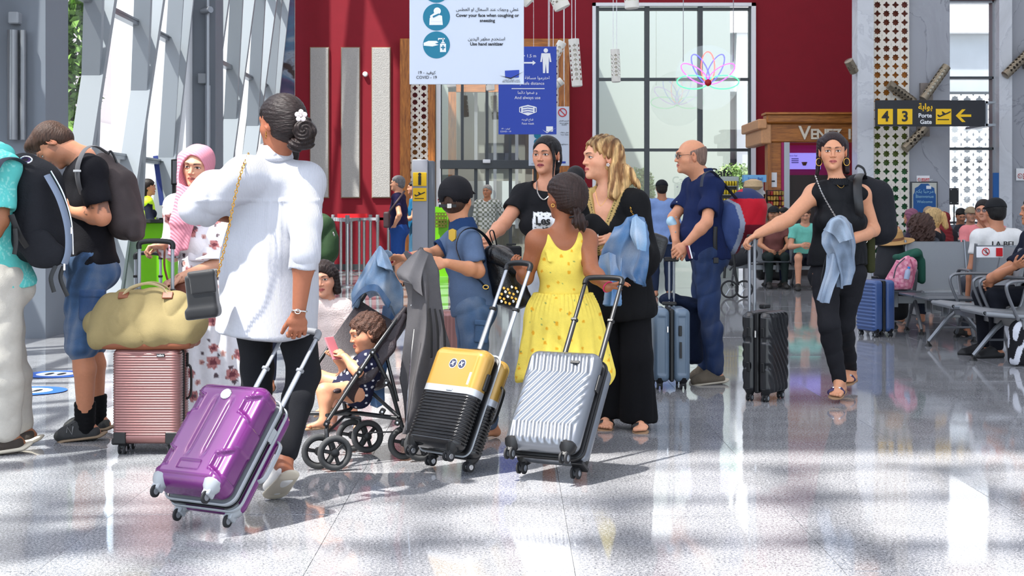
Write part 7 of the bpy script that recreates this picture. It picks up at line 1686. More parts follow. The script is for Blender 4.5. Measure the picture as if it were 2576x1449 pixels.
def right_woman():
    k = skel(head=J(2095,382,9.22),ms=J(2108,476,9.22),p0=J(2108,682,9.24),sl=J(2166,490,9.22),sr=J(2048,488,9.22),el=J(2196,578,9.26),er=J(1984,552,9.14),wl=J(2136,606,9.02),wr=J(1908,588,9.10),
             hl=J(2142,690,9.24),hr=J(2074,690,9.22),kl=J(2122,815,9.28),kr=J(2086,818,9.02),al=J(2140,930,9.72),ar=J(2112,958,9.12),fl=J(2128,958,9.58),fr=J(2100,992,8.98),face=(-.20,-.97,-.03),fem=True,hs=1.05,g=1.0,bust=1.05,neckr=.044,arm=1.05,
             handl=dict(d=(-.9,-.3,-.25),n=(.1,.9,-.2),curl=(.5,.6,.4)),handr=dict(d=(-.85,0,-.45),n=(-.3,0,-.9),curl=(.6,1.0,.7),thumb=(.4,.3)))
    r = person('woman in a black sleeveless top and black jeans pulling the black suitcase',k)
    body(r,k,face_col(k,(206,146,112),(170,82,80),brow=(48,32,28),iris=(58,40,28)),hres=.0026,handres=.004)
    SAT = fabric('black_satin',(14,15,19),rough=.6)
    P = torso_prims(k,.016)+[('u',EC(J(2110,560,9.22),J(2106,664,9.24),(.165,.125),(.195,.15),k.s,k.f),.05),('i',HS(J(2106,668,9.24),-k.u),.01)]
    for S_,q in ((k.sl,1),(k.sr,-1)): P += [('s',RC(S_+k.s*-q*.065+k.u*.08,S_+k.s*-q*.062-k.u*.08,.070),.012)]
    P += [('s',EC(k.ms+k.u*.05,k.ms+k.u*.15,(.065,.065),(.065,.065),k.s,k.f,.03),.01)]
    cloth(r,'blouse',P,SAT,.0065,lambda p: .006*wob(p,16,1)+.010*folds(p,26,5,(1,1,.10))-.003)
    nb = k.ms+k.u*.03+k.f*.01; b = MB()
    P = [('u',EC(nb+k.u*.0,nb+k.u*.035,(.074,.074),(.062,.062),k.s,k.f,.02),0),('s',EC(nb,nb+k.u*.2,(.054,.054),(.054,.054),k.s,k.f,.03),.004),('i',HS(nb+k.u*.045,k.u),.004)]
    cloth(r,'ruffle_collar',P,SAT,.0045,lambda p: .0025*np.sin(np.arctan2(p[:,1]-nb[1],p[:,0]-nb[0])*26))
    pants(r,k,fabric('jeans_faded',(30,30,34)),'jeans',.006,1.97,.008,res=.008,disp=lambda p: .004*wob(p,20,2)+.008*folds(p,26,6,(.7,.7,1.2))-.003)
    HB = (36,24,26); P,W_ = hair_base(k,.008,.084); P += [('u',EC(W_(.072,-.035,.06),W_(.094,-.03,-.14),(.024,.035),(.012,.018),k.hr_,k.hf),.03),('u',EC(W_(-.070,-.05,.05),W_(-.082,-.055,-.12),(.026,.035),(.022,.03),k.hr_,k.hf),.03),('u',EL(W_(0,-.09,-.05),(.06,.05,.06),k.HR),.03)]
    hairmesh(r,k,P,HB,.0045,.003,60); GO = mat('gold',(212,168,84))
    for s_,yy in ((-1,0),(1,0)): b = MB(); c = W_(s_*.083,.004,-.062); b.tube([c+V(.019*math.cos(a),0,.024*math.sin(a)) for a in np.linspace(0,6.28,21)[:-1]],.002,6,closed=True); b.build('hoop_earring',GO,r,True)
    chain(r,'chain_strap',[J(2050,440,9.16),J(2070,490,9.06),J(2105,550,9.0),J(2120,570,9.02)],mat('silver',(216,214,210)),.004,.010)
    cord(r,'necklace',[k.ms+k.u*.06+k.s*-.045+k.f*.05,k.ms+k.u*.01+k.f*.095,k.ms+k.u*.06+k.s*.045+k.f*.05],.0012,GO)
    b = MB(); q = J(2112,626,8.96); b.tube([q+V(.010*math.cos(a),.004,.010*math.sin(a)) for a in np.linspace(0,6.28,13)[:-1]],.002,6,closed=True); b.build('ring',mat('silver',(216,214,210)),r,True)
    sandals(r,k,mat('purple_strap',(50,36,78),rough=.5),mat('tan_sole',(150,118,88)),.005)
    for s_ in 'lr':
        P_,fi = foot_prims(k,s_)
        for q in (-.014,.014): b = MB(); b.sphere(fi['ball']-fi['dn']*.032+fi['w']*q*1.4-fi['fl']*.02,(.010,.010,.008),8); b.build('gem',mat('gem',(220,224,230),rough=.1,metal=.6),r,True)
    BK = fabric('pack_black',(26,27,32))
    P = [('u',EC(J(2205,490,9.42),J(2212,580,9.42),(.11,.10),(.12,.11),nz(V(1,0,.15)),GY,.10),0),('u',EC(J(2160,470,9.44),J(2170,560,9.44),(.10,.10),(.12,.10),GX,GY,.09),.05)]
    t = pack('backpack','plain black backpack on the woman in the black sleeveless top',P,BK,None,.008,None,k.p0*V(1,1,0)+V(.1,.2,0))
    strap(t,'shoulder_strap',[J(2172,450,9.36),J(2166,438,9.28),J(2158,452,9.14),J(2158,490,9.08),J(2162,530,9.07),J(2160,560,9.12)],.055,.012,BLACK,GZ); strap(t,'grab_loop',[J(2152,425,9.40),J(2158,417,9.38),J(2172,424,9.38),J(2178,440,9.40)],.02,.006,BLACK,GX)
    t = thing('denim_jacket','pale washed denim jacket hanging from the arm of the woman in black','jacket',(J(2110,0,9.0)[0],9.0,0))
    dk = denim((124,140,160),3,.6)
    sheet(t,'jacket_body',[[(2064,596,8.84),(2080,560,8.84),(2112,540,8.88),(2146,562,8.98)],[(2070,620,8.80),(2092,600,8.78),(2124,586,8.80),(2158,610,8.96)],[(2088,650,8.84),(2108,640,8.80),(2136,634,8.82),(2152,650,8.92)],[(2102,690,8.84),(2118,690,8.82),(2138,684,8.84),(2154,680,8.90)],[(2106,722,8.84),(2118,726,8.82),(2130,716,8.84),(2146,700,8.88)]],DEN,dk,.024,18,.014)
    sheet(t,'sleeve',[[(2080,640,8.84),(2098,638,8.80),(2116,646,8.82)],[(2076,680,8.84),(2094,680,8.80),(2112,686,8.82)],[(2064,720,8.84),(2080,724,8.80),(2094,728,8.82)],[(2054,754,8.84),(2068,762,8.80),(2082,762,8.82)]],DEN,denim((136,152,172),5,.5),.016,12,.02)
    sheet(t,'collar_flap',[[(2070,578,8.78),(2092,552,8.76),(2118,544,8.80)],[(2096,590,8.74),(2114,572,8.73),(2134,568,8.78)],[(2112,612,8.76),(2128,606,8.74),(2146,600,8.80)]],DEN,denim((156,172,190),6,.5),.010,8,.010)
    t = thing('purse','small black leather purse with long wrist strap held with the denim jacket','bag',(J(2095,0,8.9)[0],8.9,0)); cloth(t,'purse_body',[('u',BX(J(2098,590,8.90),(.055,.025,.045),.012,rot(GY,-.5)),0)],mat('black_leather_bag',None),.005)
    cord(t,'wrist_strap',[J(2085,610,8.87),J(2088,680,8.86),J(2078,725,8.86),J(2070,730,8.86),J(2066,700,8.86),J(2080,640,8.87)],.004,BLACK); b = MB(); b.box(J(2076,590,8.87),(.008,.004,.014),bev=.002); b.build('clasp',GO,t)
    t = thing('olive_pouch','small olive green pouch hanging at the hip behind the jacket','bag',(J(2186,0,9.3)[0],9.3,0)); cloth(t,'pouch_body',[('u',BX(J(2187,640,9.32),(.028,.06,.12),.02),0)],fabric('olive',(52,54,30)),.008); b = MB(); b.tube([J(2178,606,9.24)+V(.010*math.cos(a),0,.012*math.sin(a)) for a in np.linspace(0,6.28,13)[:-1]],.002,6,closed=True); b.build('ring',CHROME,t,True)
right_woman()
# ================================================================ PEOPLE AT THE BACK
def bags_man():
    k = auto(712,9.6,1.72,20,60)
    r = bgperson('man mostly hidden behind the woman in the white blouse',k,(150,96,70),(30,24,22),(60,70,90),(40,44,60),shoe=(40,38,36))
    t = thing('green_bag','dark green quilted bag hanging behind the white blouse','bag',(J(820,0,9.3)[0],9.3,0)); GRN = fabric('green_nylon',(40,62,36),rough=.6)
    P = [('u',EC(J(808,575,9.3),J(822,630,9.3),(.10,.09),(.085,.08),nz(V(1,0,.3)),GY,.09),0),('u',EC(J(780,560,9.35),J(790,620,9.35),(.09,.09),(.08,.08),GX,GY),.04),('u',EC(J(828,655,9.3),J(838,600,9.3),(.03,.05),(.03,.05),GX,GY),.02)]
    cloth(t,'bag_body',P,GRN,.008,lambda p: .008*wob(p,20,3)+.014*folds(p,22,6,(1,1,.6))-.006); chain(t,'clip_ring',[J(838,585,9.2),J(842,600,9.2)],CHROME,.010,.02)
bags_man()
def hivis():
    k = auto(370,20.8,1.68,-75,-80,fem=True,arms='front',g=.95); r = bgperson('airport worker with long dark hair in a yellow high-visibility vest',k,(196,136,104),(30,22,20),(24,28,44),(24,26,36),sl=1.8,longhair=True)
    P = torso_prims(k,.030)[:6]+[('i',HS(k.p0+k.u*.03,-k.u),.01),('s',EC(k.ms+k.u*.06,k.ms+k.u*.15,(.07,.07),(.07,.07),k.s,k.f),.01)]; cloth(r,'safety_vest',P,mat('hivis',(196,236,30),rough=.6),.010)
hivis()
k = auto(1003,23.4,1.80,82,88,arms=('hip','down'),g=1.2); bgperson('heavy grey-haired man in a navy T-shirt and blue shorts standing by the totem',k,(192,138,110),(104,102,104),(32,26,60),(32,66,128),short=True,glasses=True)
t = thing('shoulder_bag','brown crossbody pouch at the hip of the man in navy','bag',(J(972,0,23.1)[0],23.1,0)); cloth(t,'bag_body',[('u',BX(J(973,553,23.08),(.05,.09,.13),.03),0)],mat('brown_leather_dark',(58,40,44),rough=.6),.012); strap(t,'strap',[J(975,538,23.1),J(1000,505,23.1),J(1018,480,23.3)],.03,.01,mat('brown_leather_dark',None),GY)
k = auto(1043,25.6,1.76,100,95,arms='front',g=1.0); bgperson('young man in a teal T-shirt and blue jeans by the information totem',k,(190,130,100),(26,22,20),(16,84,120),(52,92,118),stub=((50,36,30),.6))
def chk(P):
    c = np.tile(s2l((206,206,200)),(len(P),1)); m = (np.modf(np.abs(P[:,0]+P[:,1]*.4)/.085)[0] < .42)^(np.modf(np.abs(P[:,2])/.085)[0] < .42); c[m] = s2l((116,120,104)); return c
k = auto(1226,27.0,1.72,172,160,arms=('hip','down')); bgperson('older man in a checked shirt with a mask under his chin at the glass door',k,(184,124,90),(150,146,140),(200,200,190),(196,188,168),sl=1.4,colfn=chk,shoe=(90,70,50))
k = auto(1665,20.5,1.66,2,0,arms='down',g=1.05); bgperson('man in a light blue shirt and dark jeans walking away by the tall window',k,(170,116,88),(30,26,24),(124,148,196),(34,44,66),sl=1.85,cap=(22,24,30),hem=-.14)
k = auto(1450,12.5,1.60,20,0,fem=True); bgperson('dark-haired person standing behind the two women in black',k,(170,116,88),(24,22,24),(30,32,40),(30,32,40))
k = auto(1913,26.6,1.62,150,140,arms='front'); bgperson('shop attendant in a white cap behind the kiosk counter',k,(170,116,88),(30,26,24),(150,140,128),(60,60,66),cap=(226,226,226))
# seated on the left-hand bench
k = auto(1945,23.0,1.72,178,165,seat=True,arms='lap'); bgperson('seated man in a black baseball cap and patterned shirt',k,(190,132,98),(26,22,20),(120,74,70),(34,44,42),cap=(30,31,34),stub=((60,44,36),.6))
k = auto(1972,23.6,1.70,150,110,seat=True,arms='lap'); bgperson('seated man with black hair turned to the side beside the black cap',k,(186,126,94),(20,18,18),(44,52,44),(34,40,70))
k = auto(2024,22.4,1.72,172,168,seat=True,arms='phone',pitch=.5,lean=.12); bgperson('seated man in a mint green T-shirt bent over his phone',k,(206,148,118),(70,48,36),(112,190,174),(28,30,40),short=True,stub=((90,60,44),.5))
# seated on the right
def curly():
    k = auto(2318,15.2,1.60,0,0,seat=True,fem=True,lean=-.02); k.head[2] = 1.03+.02; k.ms[2] -= .05; k.sl[2] -= .05; k.sr[2] -= .05
    r = person('woman with curly brown hair and grey ruffled top seen from behind',k); body(r,k,face_col(k,(198,138,108),(160,90,80)),res=.013,hres=.006,handres=.009,toes=False)
    top(r,k,fabric('charcoal_tee',(62,64,70)),'blouse',.016,.12,.03,-.02,res=.011); pants(r,k,fabric('cloth_v',None),'trousers',.012,1.9,.014,res=.014,col=(40,46,60))
    for S_ in (k.sl,k.sr): cloth(r,'ruffle',[('u',EC(S_+V(0,0,.05),S_+V(0,0,-.05),(.045,.07),(.05,.07),GX,GY),0)],mat('charcoal_tee',None),.009,lambda p: .008*np.sin(p[:,1]*90+p[:,2]*50))
    cloth(r,'curly_hair',[('u',EL(k.head+V(0,-.02,0),(.135,.13,.15)),0),('u',EL(k.head+V(.01,-.04,-.10),(.12,.10,.09)),.03),('u',EL(k.head+V(.07,-.03,-.12),(.06,.07,.08)),.03)],mat('hair_curl',None),.006,lambda p: .016*wob(p,75,3)+.010*wob(p,120,6),(66,42,34),dmax=.03)
curly()
k = auto(2354,16.2,1.66,60,66,seat=True,fem=True); r = bgperson('woman with blonde ponytail and black top seated beside the curly-haired woman',k,(206,150,120),(176,146,100),(22,24,30),(24,26,30),sl=.3)
cloth(r,'ponytail',[('u',EC(k.head-k.hf*.11+GZ*.03,k.head-k.hf*.15-GZ*.10,(.045,.045),(.03,.03),GX,GY),0),('u',EC(k.head+k.hr_*-.03-k.hf*.05-GZ*.05,k.head-k.hf*.03-GZ*.16,(.05,.04),(.02,.02),GX,GY),.02)],HAIR,.008,lambda p: .004*np.sin(p[:,0]*200+wob(p,30,1)*3),(196,160,104))
k = auto(2297,22.0,1.66,70,74,seat=True,fem=True,arms='chin'); bgperson('woman in a dusty purple headscarf resting her chin on her hand',k,(190,134,106),(30,26,24),(54,40,56),(40,36,50),sl=1.8,scarf=(132,84,104))
k = auto(2338,23.4,1.72,10,10,seat=True); bgperson('seated person with light sandy hair in front of the blue poster',k,(200,150,120),(158,134,108),(60,62,70),(40,42,50))
k = auto(2377,21.0,1.60,20,20,seat=True,fem=True); bgperson('seated woman in a dark red headscarf behind the blonde ponytail',k,(186,130,100),(30,26,24),(40,36,40),(40,36,50),sl=1.8,scarf=(112,34,38))
k = auto(2416,23.4,1.68,176,176,seat=True,arms='lap',pitch=.45); bgperson('seated man with black hair and grey T-shirt looking down by the narrow window',k,(176,120,92),(20,18,18),(82,88,96),(40,44,54),stub=((50,36,30),.5))
k = auto(2441,22.2,1.70,178,178,seat=True,arms='lap'); bgperson('seated older man in a beige cap by the narrow window',k,(184,130,104),(130,126,122),(40,42,48),(40,44,54),cap=(150,132,108),stub=((130,120,112),.5))
k = auto(2474,15.9,1.78,160,150,seat=True,arms='lap',g=1.1); r = bgperson('seated man with glasses in a salmon pink shirt',k,(200,140,112),(26,22,22),(216,128,130),(50,54,70),sl=1.75,glasses=True,stub=((110,84,74),.45))
strap(r,'bag_strap',[J(2455,545,15.7),J(2478,572,15.62),J(2500,600,15.7)],.03,.008,mat('tan_leather',(122,66,38)),GY)
k = auto(2508,13.4,1.76,4,8,seat=True,arms='down',g=1.1); r = bgperson('man in a white T-shirt and black cap seated with his back turned',k,(176,118,88),(22,20,20),(216,214,212),(60,62,70),cap=(24,25,28)); k8 = k
text('shirt_lettering','LA BEL',.075,k.ms-k.u*.10-k.f*.150,FACING,BLACK,r,ext=.01)
k = auto(2566,12.0,1.80,95,80,seat=True,arms='lap',g=1.15,x=4.42,z0=-.02); k.el = k.el*0+J(2494,700,11.75); k.wl = J(2552,672,11.5); k.er = k.er+V(0,0,0)
bgperson('man in a navy T-shirt seated at the right edge with his elbow on the armrest',k,(182,122,90),(30,24,22),(20,24,40),(20,22,30),sl=.62,shoe=(20,20,22))
# ================================================================ SEATING
PERF = mat('perforated_steel',(150,154,158),rough=.38,metal=.55,bump=(700,.6),var=.12,vscale=600); SFR = mat('seat_frame',(124,126,130),rough=.35,metal=.6); TBL = mat('table_top',(70,74,80),rough=.3)
def bench(label,o,yaw,seats,tables=(),legs=(-.5,.5),group=None,beamx=(-1,1)):
    """o: floor point under the beam; local x along the row, y forward (direction faced)"""
    f = yaw_vec(yaw); x = np.cross(f,GZ); R = np.stack([x,f,GZ],1); o = np.asarray(o,float); t = thing('bench',label,'bench',o,group)
    def W_(a,b,c): return o+R@np.array([a,b,c],float)
    def bxx(nm,c,h,m,Rl=None,bev=.004): b = MB(); b.box(W_(*c),h,R if Rl is None else R@Rl,bev=bev); return b.build(nm,m,t)
    bxx('beam',((beamx[0]+beamx[1])/2,0,.33),((beamx[1]-beamx[0])/2,.035,.040),SFR)
    for s_ in seats:
        w = .29; vs = []; prof = [(.30,.400),(.31,.425),(.24,.435),(.05,.415),(-.12,.405),(-.19,.43),(-.22,.50),(-.27,.70),(-.31,.90)]
        def sheet(pr,nm):
            v = [W_(s_+sx*w,a,c) for a,c in pr for sx in (-1,1)]; n = len(pr); F = [(2*i,2*i+1,2*i+3,2*i+2) for i in range(n-1)]; v2 = [p+R@np.array([0,.006,-.008]) for p in v]; m = len(v)
            F2 = F+[tuple(m+q for q in f_[::-1]) for f_ in F]+[(2*i,2*i+2,m+2*i+2,m+2*i) for i in range(n-1)]+[(2*i+1,m+2*i+1,m+2*i+3,2*i+3) for i in range(n-1)]; b = MB(); b.add(v+v2,F2); return b.build(nm,PERF,t,True)
        sheet(prof[:6],'seat_panel'); sheet(prof[5:],'back_panel')
        bt = MB(); bt.tube([W_(s_-w,.305,.415),W_(s_+w,.305,.415)],.016,8); bt.build('front_rail',PERF,t,True)
        for sx in (-1,1):
            b = MB(); b.tube(smooth_pts([W_(s_+sx*(w+.012),.30,.41),W_(s_+sx*(w+.012),.0,.385),W_(s_+sx*(w+.012),-.17,.40),W_(s_+sx*(w+.012),-.23,.55),W_(s_+sx*(w+.012),-.32,.915)]),1.0,8,flat=(x,.014,.022)); b.build('side_frame',SFR,t,True)
            b = MB(); b.tube(smooth_pts([W_(s_+sx*(w+.03),-.23,.66),W_(s_+sx*(w+.03),.0,.665),W_(s_+sx*(w+.03),.12,.65),W_(s_+sx*(w+.03),.14,.58),W_(s_+sx*(w+.03),.05,.36)]),1.0,8,flat=(x,.020,.013)); b.build('armrest',SFR,t,True)
    for s_ in tables:
        bxx('side_table',(s_,.05,.425),(.24,.24,.009),TBL,bev=.003)
        for sx in (-.10,.10): bxx('table_bracket',(s_+sx,.02,.34),(.022,.05,.085),SFR)
    for s_ in legs:
        for sy in (-1,1):
            b = MB(); b.tube([W_(s_,0,.33),W_(s_,sy*.08,.26),W_(s_+.0,sy*.26,.045)],[.024,.022,.016],8); b.build('leg',SFR,t,True)
            b = MB(); b.lathe(W_(s_,sy*.26,0),[(.034,0),(.030,.012),(.012,.03),(.010,.05)],12); b.build('foot_pad',BLACK,t,True)
        b = MB(); b.tube([W_(s_,-.13,.17),W_(s_,.13,.17)],.010,6); b.build('brace',SFR,t,True)
    return t,W_,R
BA = bench('empty perforated steel bench seat beside the pink backpack',J(2375,0,14.35)*V(1,1,0),180,(.0,),(.60,),(.30,.70),beamx=(-.42,.84))
bench('steel bench back to back with the empty seat, holding the curly-haired woman',J(2330,0,15.25)*V(1,1,0),0,(-.05,.6),(),(-.4,.9),beamx=(-.5,1.0))
bench('steel bench under the white-shirted man',J(2508,0,13.5)*V(1,1,0),0,(0,),(),(-.3,.3),beamx=(-.4,.4))
BB = bench('steel bench at the right edge with two dark side tables',V(4.0,12.0,0),90,(.28,-.52),(.98,1.50),(.85,-.4),beamx=(-.9,1.75))
bench('steel bench by the narrow window under the men in caps',J(2428,0,23.0)*V(1,1,0),180,(-.4,.3),(),(-.5,.5),beamx=(-.8,.8))
bench('dark bench near the kiosk under the man in mint green',J(2026,0,22.8)*V(1,1,0),180,(-.1,),(.55,),(-.2,.6),beamx=(-.5,.9))
bench('dark bench near the kiosk under the man in the black cap',J(1955,0,23.4)*V(1,1,0),180,(-.1,.5),(),(-.3,.7),beamx=(-.5,.9))
bench('bench under the headscarfed women before the marble wall',J(2335,0,22.4)*V(1,1,0),0,(-.3,.3),(),(-.5,.5),beamx=(-.8,.8))
# paper notice on a seat back
t = thing('seat_notice','white notice with a red no-sitting circle on a seat back','notice',J(2488,632,12.45)); b = MB(); b.box(J(2490,634,12.40),(.115,.004,.047)); b.build('paper',WHITE,t)
REDS = mat('sign_red',(200,24,34),rough=.5); NB = mat('notice_black',(20,20,22),rough=.5)
def ring(c,r,w,m,parent,nm='ring',slash=True,d=.003):
    b = MB(); b.tube([np.asarray(c)+V(r*math.cos(a),0,r*math.sin(a)) for a in np.linspace(0,2*math.pi,25)[:-1]],1.0,6,closed=True,flat=(GY,d,w));
    if slash: b.box(np.asarray(c),(r,d*.8,w*.8),rot(GY,.78))
    return b.build(nm,m,parent)
c = J(2480,633,12.385); ring(c,.030,.004,REDS,t,'prohibition_ring'); b = MB(); b.sphere(c+V(.002,0,.016),(.005,.002,.005),8); b.build('head_mark',NB,t); b = MB(); b.tube([c+V(.004,-.001,.008),c+V(0,-.001,-.006),c+V(.014,-.001,-.008),c+V(.012,-.001,-.020)],.004,6); b.build('seated_mark',NB,t)
b = MB(); b.box(J(2514,634,12.385),(.028,.002,.036)); b.build('red_block',REDS,t)
# pink backpack with green jacket
def pink():
    t = thing('backpack','pink patterned child backpack on the dark side table','backpack',(J(2268,0,14.2)[0],14.2,.435)); PK = fabric('pink_pack',None,rough=.7)
    col = paint((204,122,144),spots((224,158,172),.05,.020,2,.9,.5,6),spots((176,82,112),.07,.008,5,.7,.8))
    cloth(t,'pack_body',[('u',EC(J(2262,712,14.15),J(2280,668,14.15),(.145,.11),(.11,.09),nz(V(1,0,-.35)),GY,.11),0),('i',HS(V(0,0,.438),-GZ),.01)],PK,.007,lambda p: .006*wob(p,24,3)+.010*folds(p,30,6,(1,1,.8))-.004,col)
    strap(t,'shoulder_strap',[J(2290,652,14.05),J(2300,690,14.03),J(2292,725,14.05)],.03,.008,mat('pink_strap',(170,84,110)),GX); cord(t,'zipper',[J(2248,700,14.02),J(2256,670,14.03),J(2276,650,14.05)],.006,mat('grey_zip',(70,66,76)))
    t = thing('jacket','dark green jacket bundled over the pink backpack','jacket',(J(2300,0,14.25)[0],14.25,.435)); P = [('u',EC(J(2260,648,14.2),J(2305,640,14.2),(.05,.10),(.06,.10),GZ,GY,.06),0),('u',EC(J(2312,655,14.25),J(2318,705,14.25),(.05,.08),(.04,.07),GX,GY),.03)]
    cloth(t,'cloth',P,fabric('green_cloth',(36,80,66)),.008,lambda p: .008*wob(p,20,3)+.018*folds(p,22,6,(1,1,.5))-.008)
    t = thing('water_bottle','small clear water bottle with blue cap in the pink backpack pocket','bottle',J(2284,690,14.02)); b = MB(); b.lathe(J(2280,702,14.0),[(.026,0),(.028,.05),(.026,.08),(.012,.10)],14,nz(V(.2,0,1))); b.build('bottle_body',mat('clear_blue',None),t,True); b = MB(); b.lathe(J(2286,676,14.0),[(.014,0),(.014,.02)],12,nz(V(.2,0,1))); b.build('bottle_cap',mat('cap_blue',(40,130,200)),t,True)
pink()
t = thing('duffel_bag','tall black soft bag leaning behind the pink backpack','bag',(J(2238,0,14.7)[0],14.7,0)); cloth(t,'bag_body',[('u',EC(J(2240,690,14.8),J(2240,625,14.8),(.19,.14),(.13,.11),GX,GY,.12),0),('u',BX(J(2240,755,14.8),(.17,.13,.20),.08),.06)],mat('black_cloth',None),.012,lambda p: .010*wob(p,12,2))
t = thing('sun_hat','tan straw sun hat with brown band on top of the tall black bag','hat',J(2250,592,14.8)); b = MB(); b.lathe(J(2250,606,14.8)+V(0,0,.0),[(.20,-.012),(.205,-.004),(.10,.012),(.092,.06),(.085,.105),(.06,.125),(.0,.122)],32,nz(V(-.12,-.15,1))); b.build('straw',mat('straw',(176,136,84),rough=.85,bump=(300,.5)),t,True); b = MB(); b.lathe(J(2250,606,14.8),[(.101,.014),(.097,.040)],32,nz(V(-.12,-.15,1))); b.build('hat_band',mat('hat_band',(110,70,40)),t,True)
t = thing('duffel_bag','black quilted duffel bag on the floor near the kiosk benches','bag',(J(1948,0,24)[0],24.0,0)); cloth(t,'bag_body',[('u',BX(J(1948,682,24.2),(.33,.15,.16),.12),0)],mat('black_leather_bag',None),.012,lambda p: .010*wob(p,14,2)+.010*np.abs(np.sin(p[:,0]*30)*np.sin(p[:,2]*30)))
t = thing('backpack','black and white camouflage backpack on the floor at the right edge','backpack',(J(2570,0,11.2)[0],11.2,0)); cloth(t,'pack_body',[('u',EC(J(2578,900,11.2),J(2572,840,11.2),(.13,.12),(.11,.10),GX,GY,.12),0),('i',HS(V(0,0,.01),-GZ),.01)],fabric('camo',None),.007,lambda p: .006*wob(p,20,2),lambda P: np.where((wob(P,45,3) > .1)[:,None],s2l((196,198,206)),s2l((26,26,30))))
# folding stroller wheel behind the bald man
t = thing('pushchair','folded dark pushchair parked behind the bald man\'s red backpack','pushchair',(J(1850,0,20)[0],20,0))
for px in (1835,1872):
    b = MB(); c = J(px,0,20.0); c[2] = .13; b.tube([c+V(.115*math.cos(a),0,.115*math.sin(a)) for a in np.linspace(0,2*math.pi,25)[:-1]],.014,8,closed=True); o = b.build('wheel',RUB,t,True); b = MB()
    for q in range(3): a = q*2.09; b.tube([c,c+V(.11*math.cos(a),0,.11*math.sin(a))],.006,6)
    b.build('spoke',STEEL,o)
b = MB(); b.tube([J(1835,680,20),J(1870,640,20),J(1900,600,20)],.014,8); b.build('frame_tube',BLACK,t,True); cloth(t,'seat_fabric',[('u',EC(J(1850,650,20.1),J(1885,640,20.1),(.16,.12),(.12,.12),GX,GY),0)],mat('black_cloth',None),.014,lambda p: .010*wob(p,14,2))
t = thing('suitcase','small black case beside the glass door','suitcase',(J(1285,0,26)[0],26,0)); b = MB(); b.box(J(1286,0,26.2)*V(1,1,0)+V(0,0,.32),(.19,.12,.27),bev=.03); b.build('case_body',mat('black_cloth',None),t); b = MB(); b.box(J(1286,0,26.2)*V(1,1,0)+V(0,0,.62),(.09,.02,.02),bev=.01); b.build('carry_handle',BLACK,t)
for sx in (-1,1): b = MB(); b.lathe(J(1286,0,26.1)*V(1,1,0)+V(sx*.14-.015,0,.03),[(.03,0),(.03,.03)],12,GX); b.build('wheel',RUB,t,True)
# ================================================================ QUEUE POSTS
posts = [(874,707),(858,664),(884,644),(904,666),(932,634),(977,625),(916,630),(950,656),(838,650),(815,668),(1098,610),(1032,616)]
PP = []
for q,(px,py) in enumerate(posts):
    p = G(px,max(py,668 if q not in (0,) else py)) if False else G(px,py+32 if py < 660 else py+14); p = V(p[0],p[1],0)
    if p[1] > 29.5: p = p*29.0/p[1]
    t = thing('queue_post','chrome queue barrier post, '+('nearest of all, right of the green bag','left of the nearest post, its base hidden','just right of and behind the nearest post','second to the right behind the nearest post','in the middle row of the lane','standing beside the crossbody pouch','farthest back against the red wall','with its base left of the man in navy','second from the left by the green bag','leftmost, close to the green bag','alone before the lime partition','half hidden behind the man in teal')[q],'barrier post',p,'chrome queue barrier posts in front of the red wall')
    b = MB(); b.lathe(p,[(.13,0),(.13,.012),(.06,.035),(.034,.04)],24); b.build('base',STEEL,t,True); b = MB(); b.lathe(p,[(.030,.03),(.030,1.08)],16); b.build('pole',STEEL,t,True); b = MB(); b.lathe(p,[(.036,1.02),(.036,1.15),(.030,1.16)],16); b.build('belt_head',GREYP,t,True); PP.append(p)
for q,(a,b_) in enumerate(((0,3),(3,7),(1,2),(2,4),(4,5),(8,1),(9,0),(6,5))):
    pa,pb = PP[a],PP[b_]; m_ = (pa+pb)/2+V(0,0,1.075); d = nz(pb-pa); b = MB(); b.box(m_,(np.linalg.norm(pb-pa)/2,.002,.028),np.stack([d,np.cross(GZ,d),GZ],1)); o = b.build('barrier_belt',mat('belt_grey',(150,150,156)),None); tag(o,['pale grey retractable belt on the nearest queue posts','pale grey belt running behind the nearest queue post','pale grey belt at the left of the queue lane','pale grey belt in the middle of the queue lane','pale grey belt toward the man in navy','pale grey belt ending at the white blouse','pale grey belt low at the left queue post','pale grey belt on the farthest queue posts'][q],'belt')
o = bx('barrier_belt',(WX(850,28),27.9,1.10),(WX(925,28),27.92,1.18),mat('belt_red',(206,16,30)),None); tag(o,'bright red belt along the foot of the red wall','belt')
# ================================================================ TOTEM, COUNTERS, SCREENS
D_ = 24.8
t = thing('information_totem','grey totem with yellow information and departures panels','totem',(WX(1060,D_),D_,0)); TG = mat('totem_grey',(158,160,170),rough=.5)
bx('totem_face',(WX(1037,D_),D_,0),(WX(1076,D_),D_+.5,WZ(401,D_)),TG,t,bev=.01); bx('totem_side',(WX(1076,D_),D_+.05,0),(WX(1091,D_),D_+.5,WZ(404,D_)),GREYW,t,bev=.01)
YEL = mat('sign_yellow',(246,196,10),rough=.45); YI = mat('sign_black',(22,22,26),rough=.4)
for y0,y1 in ((434,468),(473,506)): bx('yellow_panel',(WX(1039,D_),D_-.02,WZ(y1,D_)),(WX(1073,D_),D_,WZ(y0,D_)),YEL,t,bev=.01)
text('pictogram_i','i',.30,V(WX(1056,D_),D_-.026,WZ(451,D_)),FACING,YI,t,bold=.012)
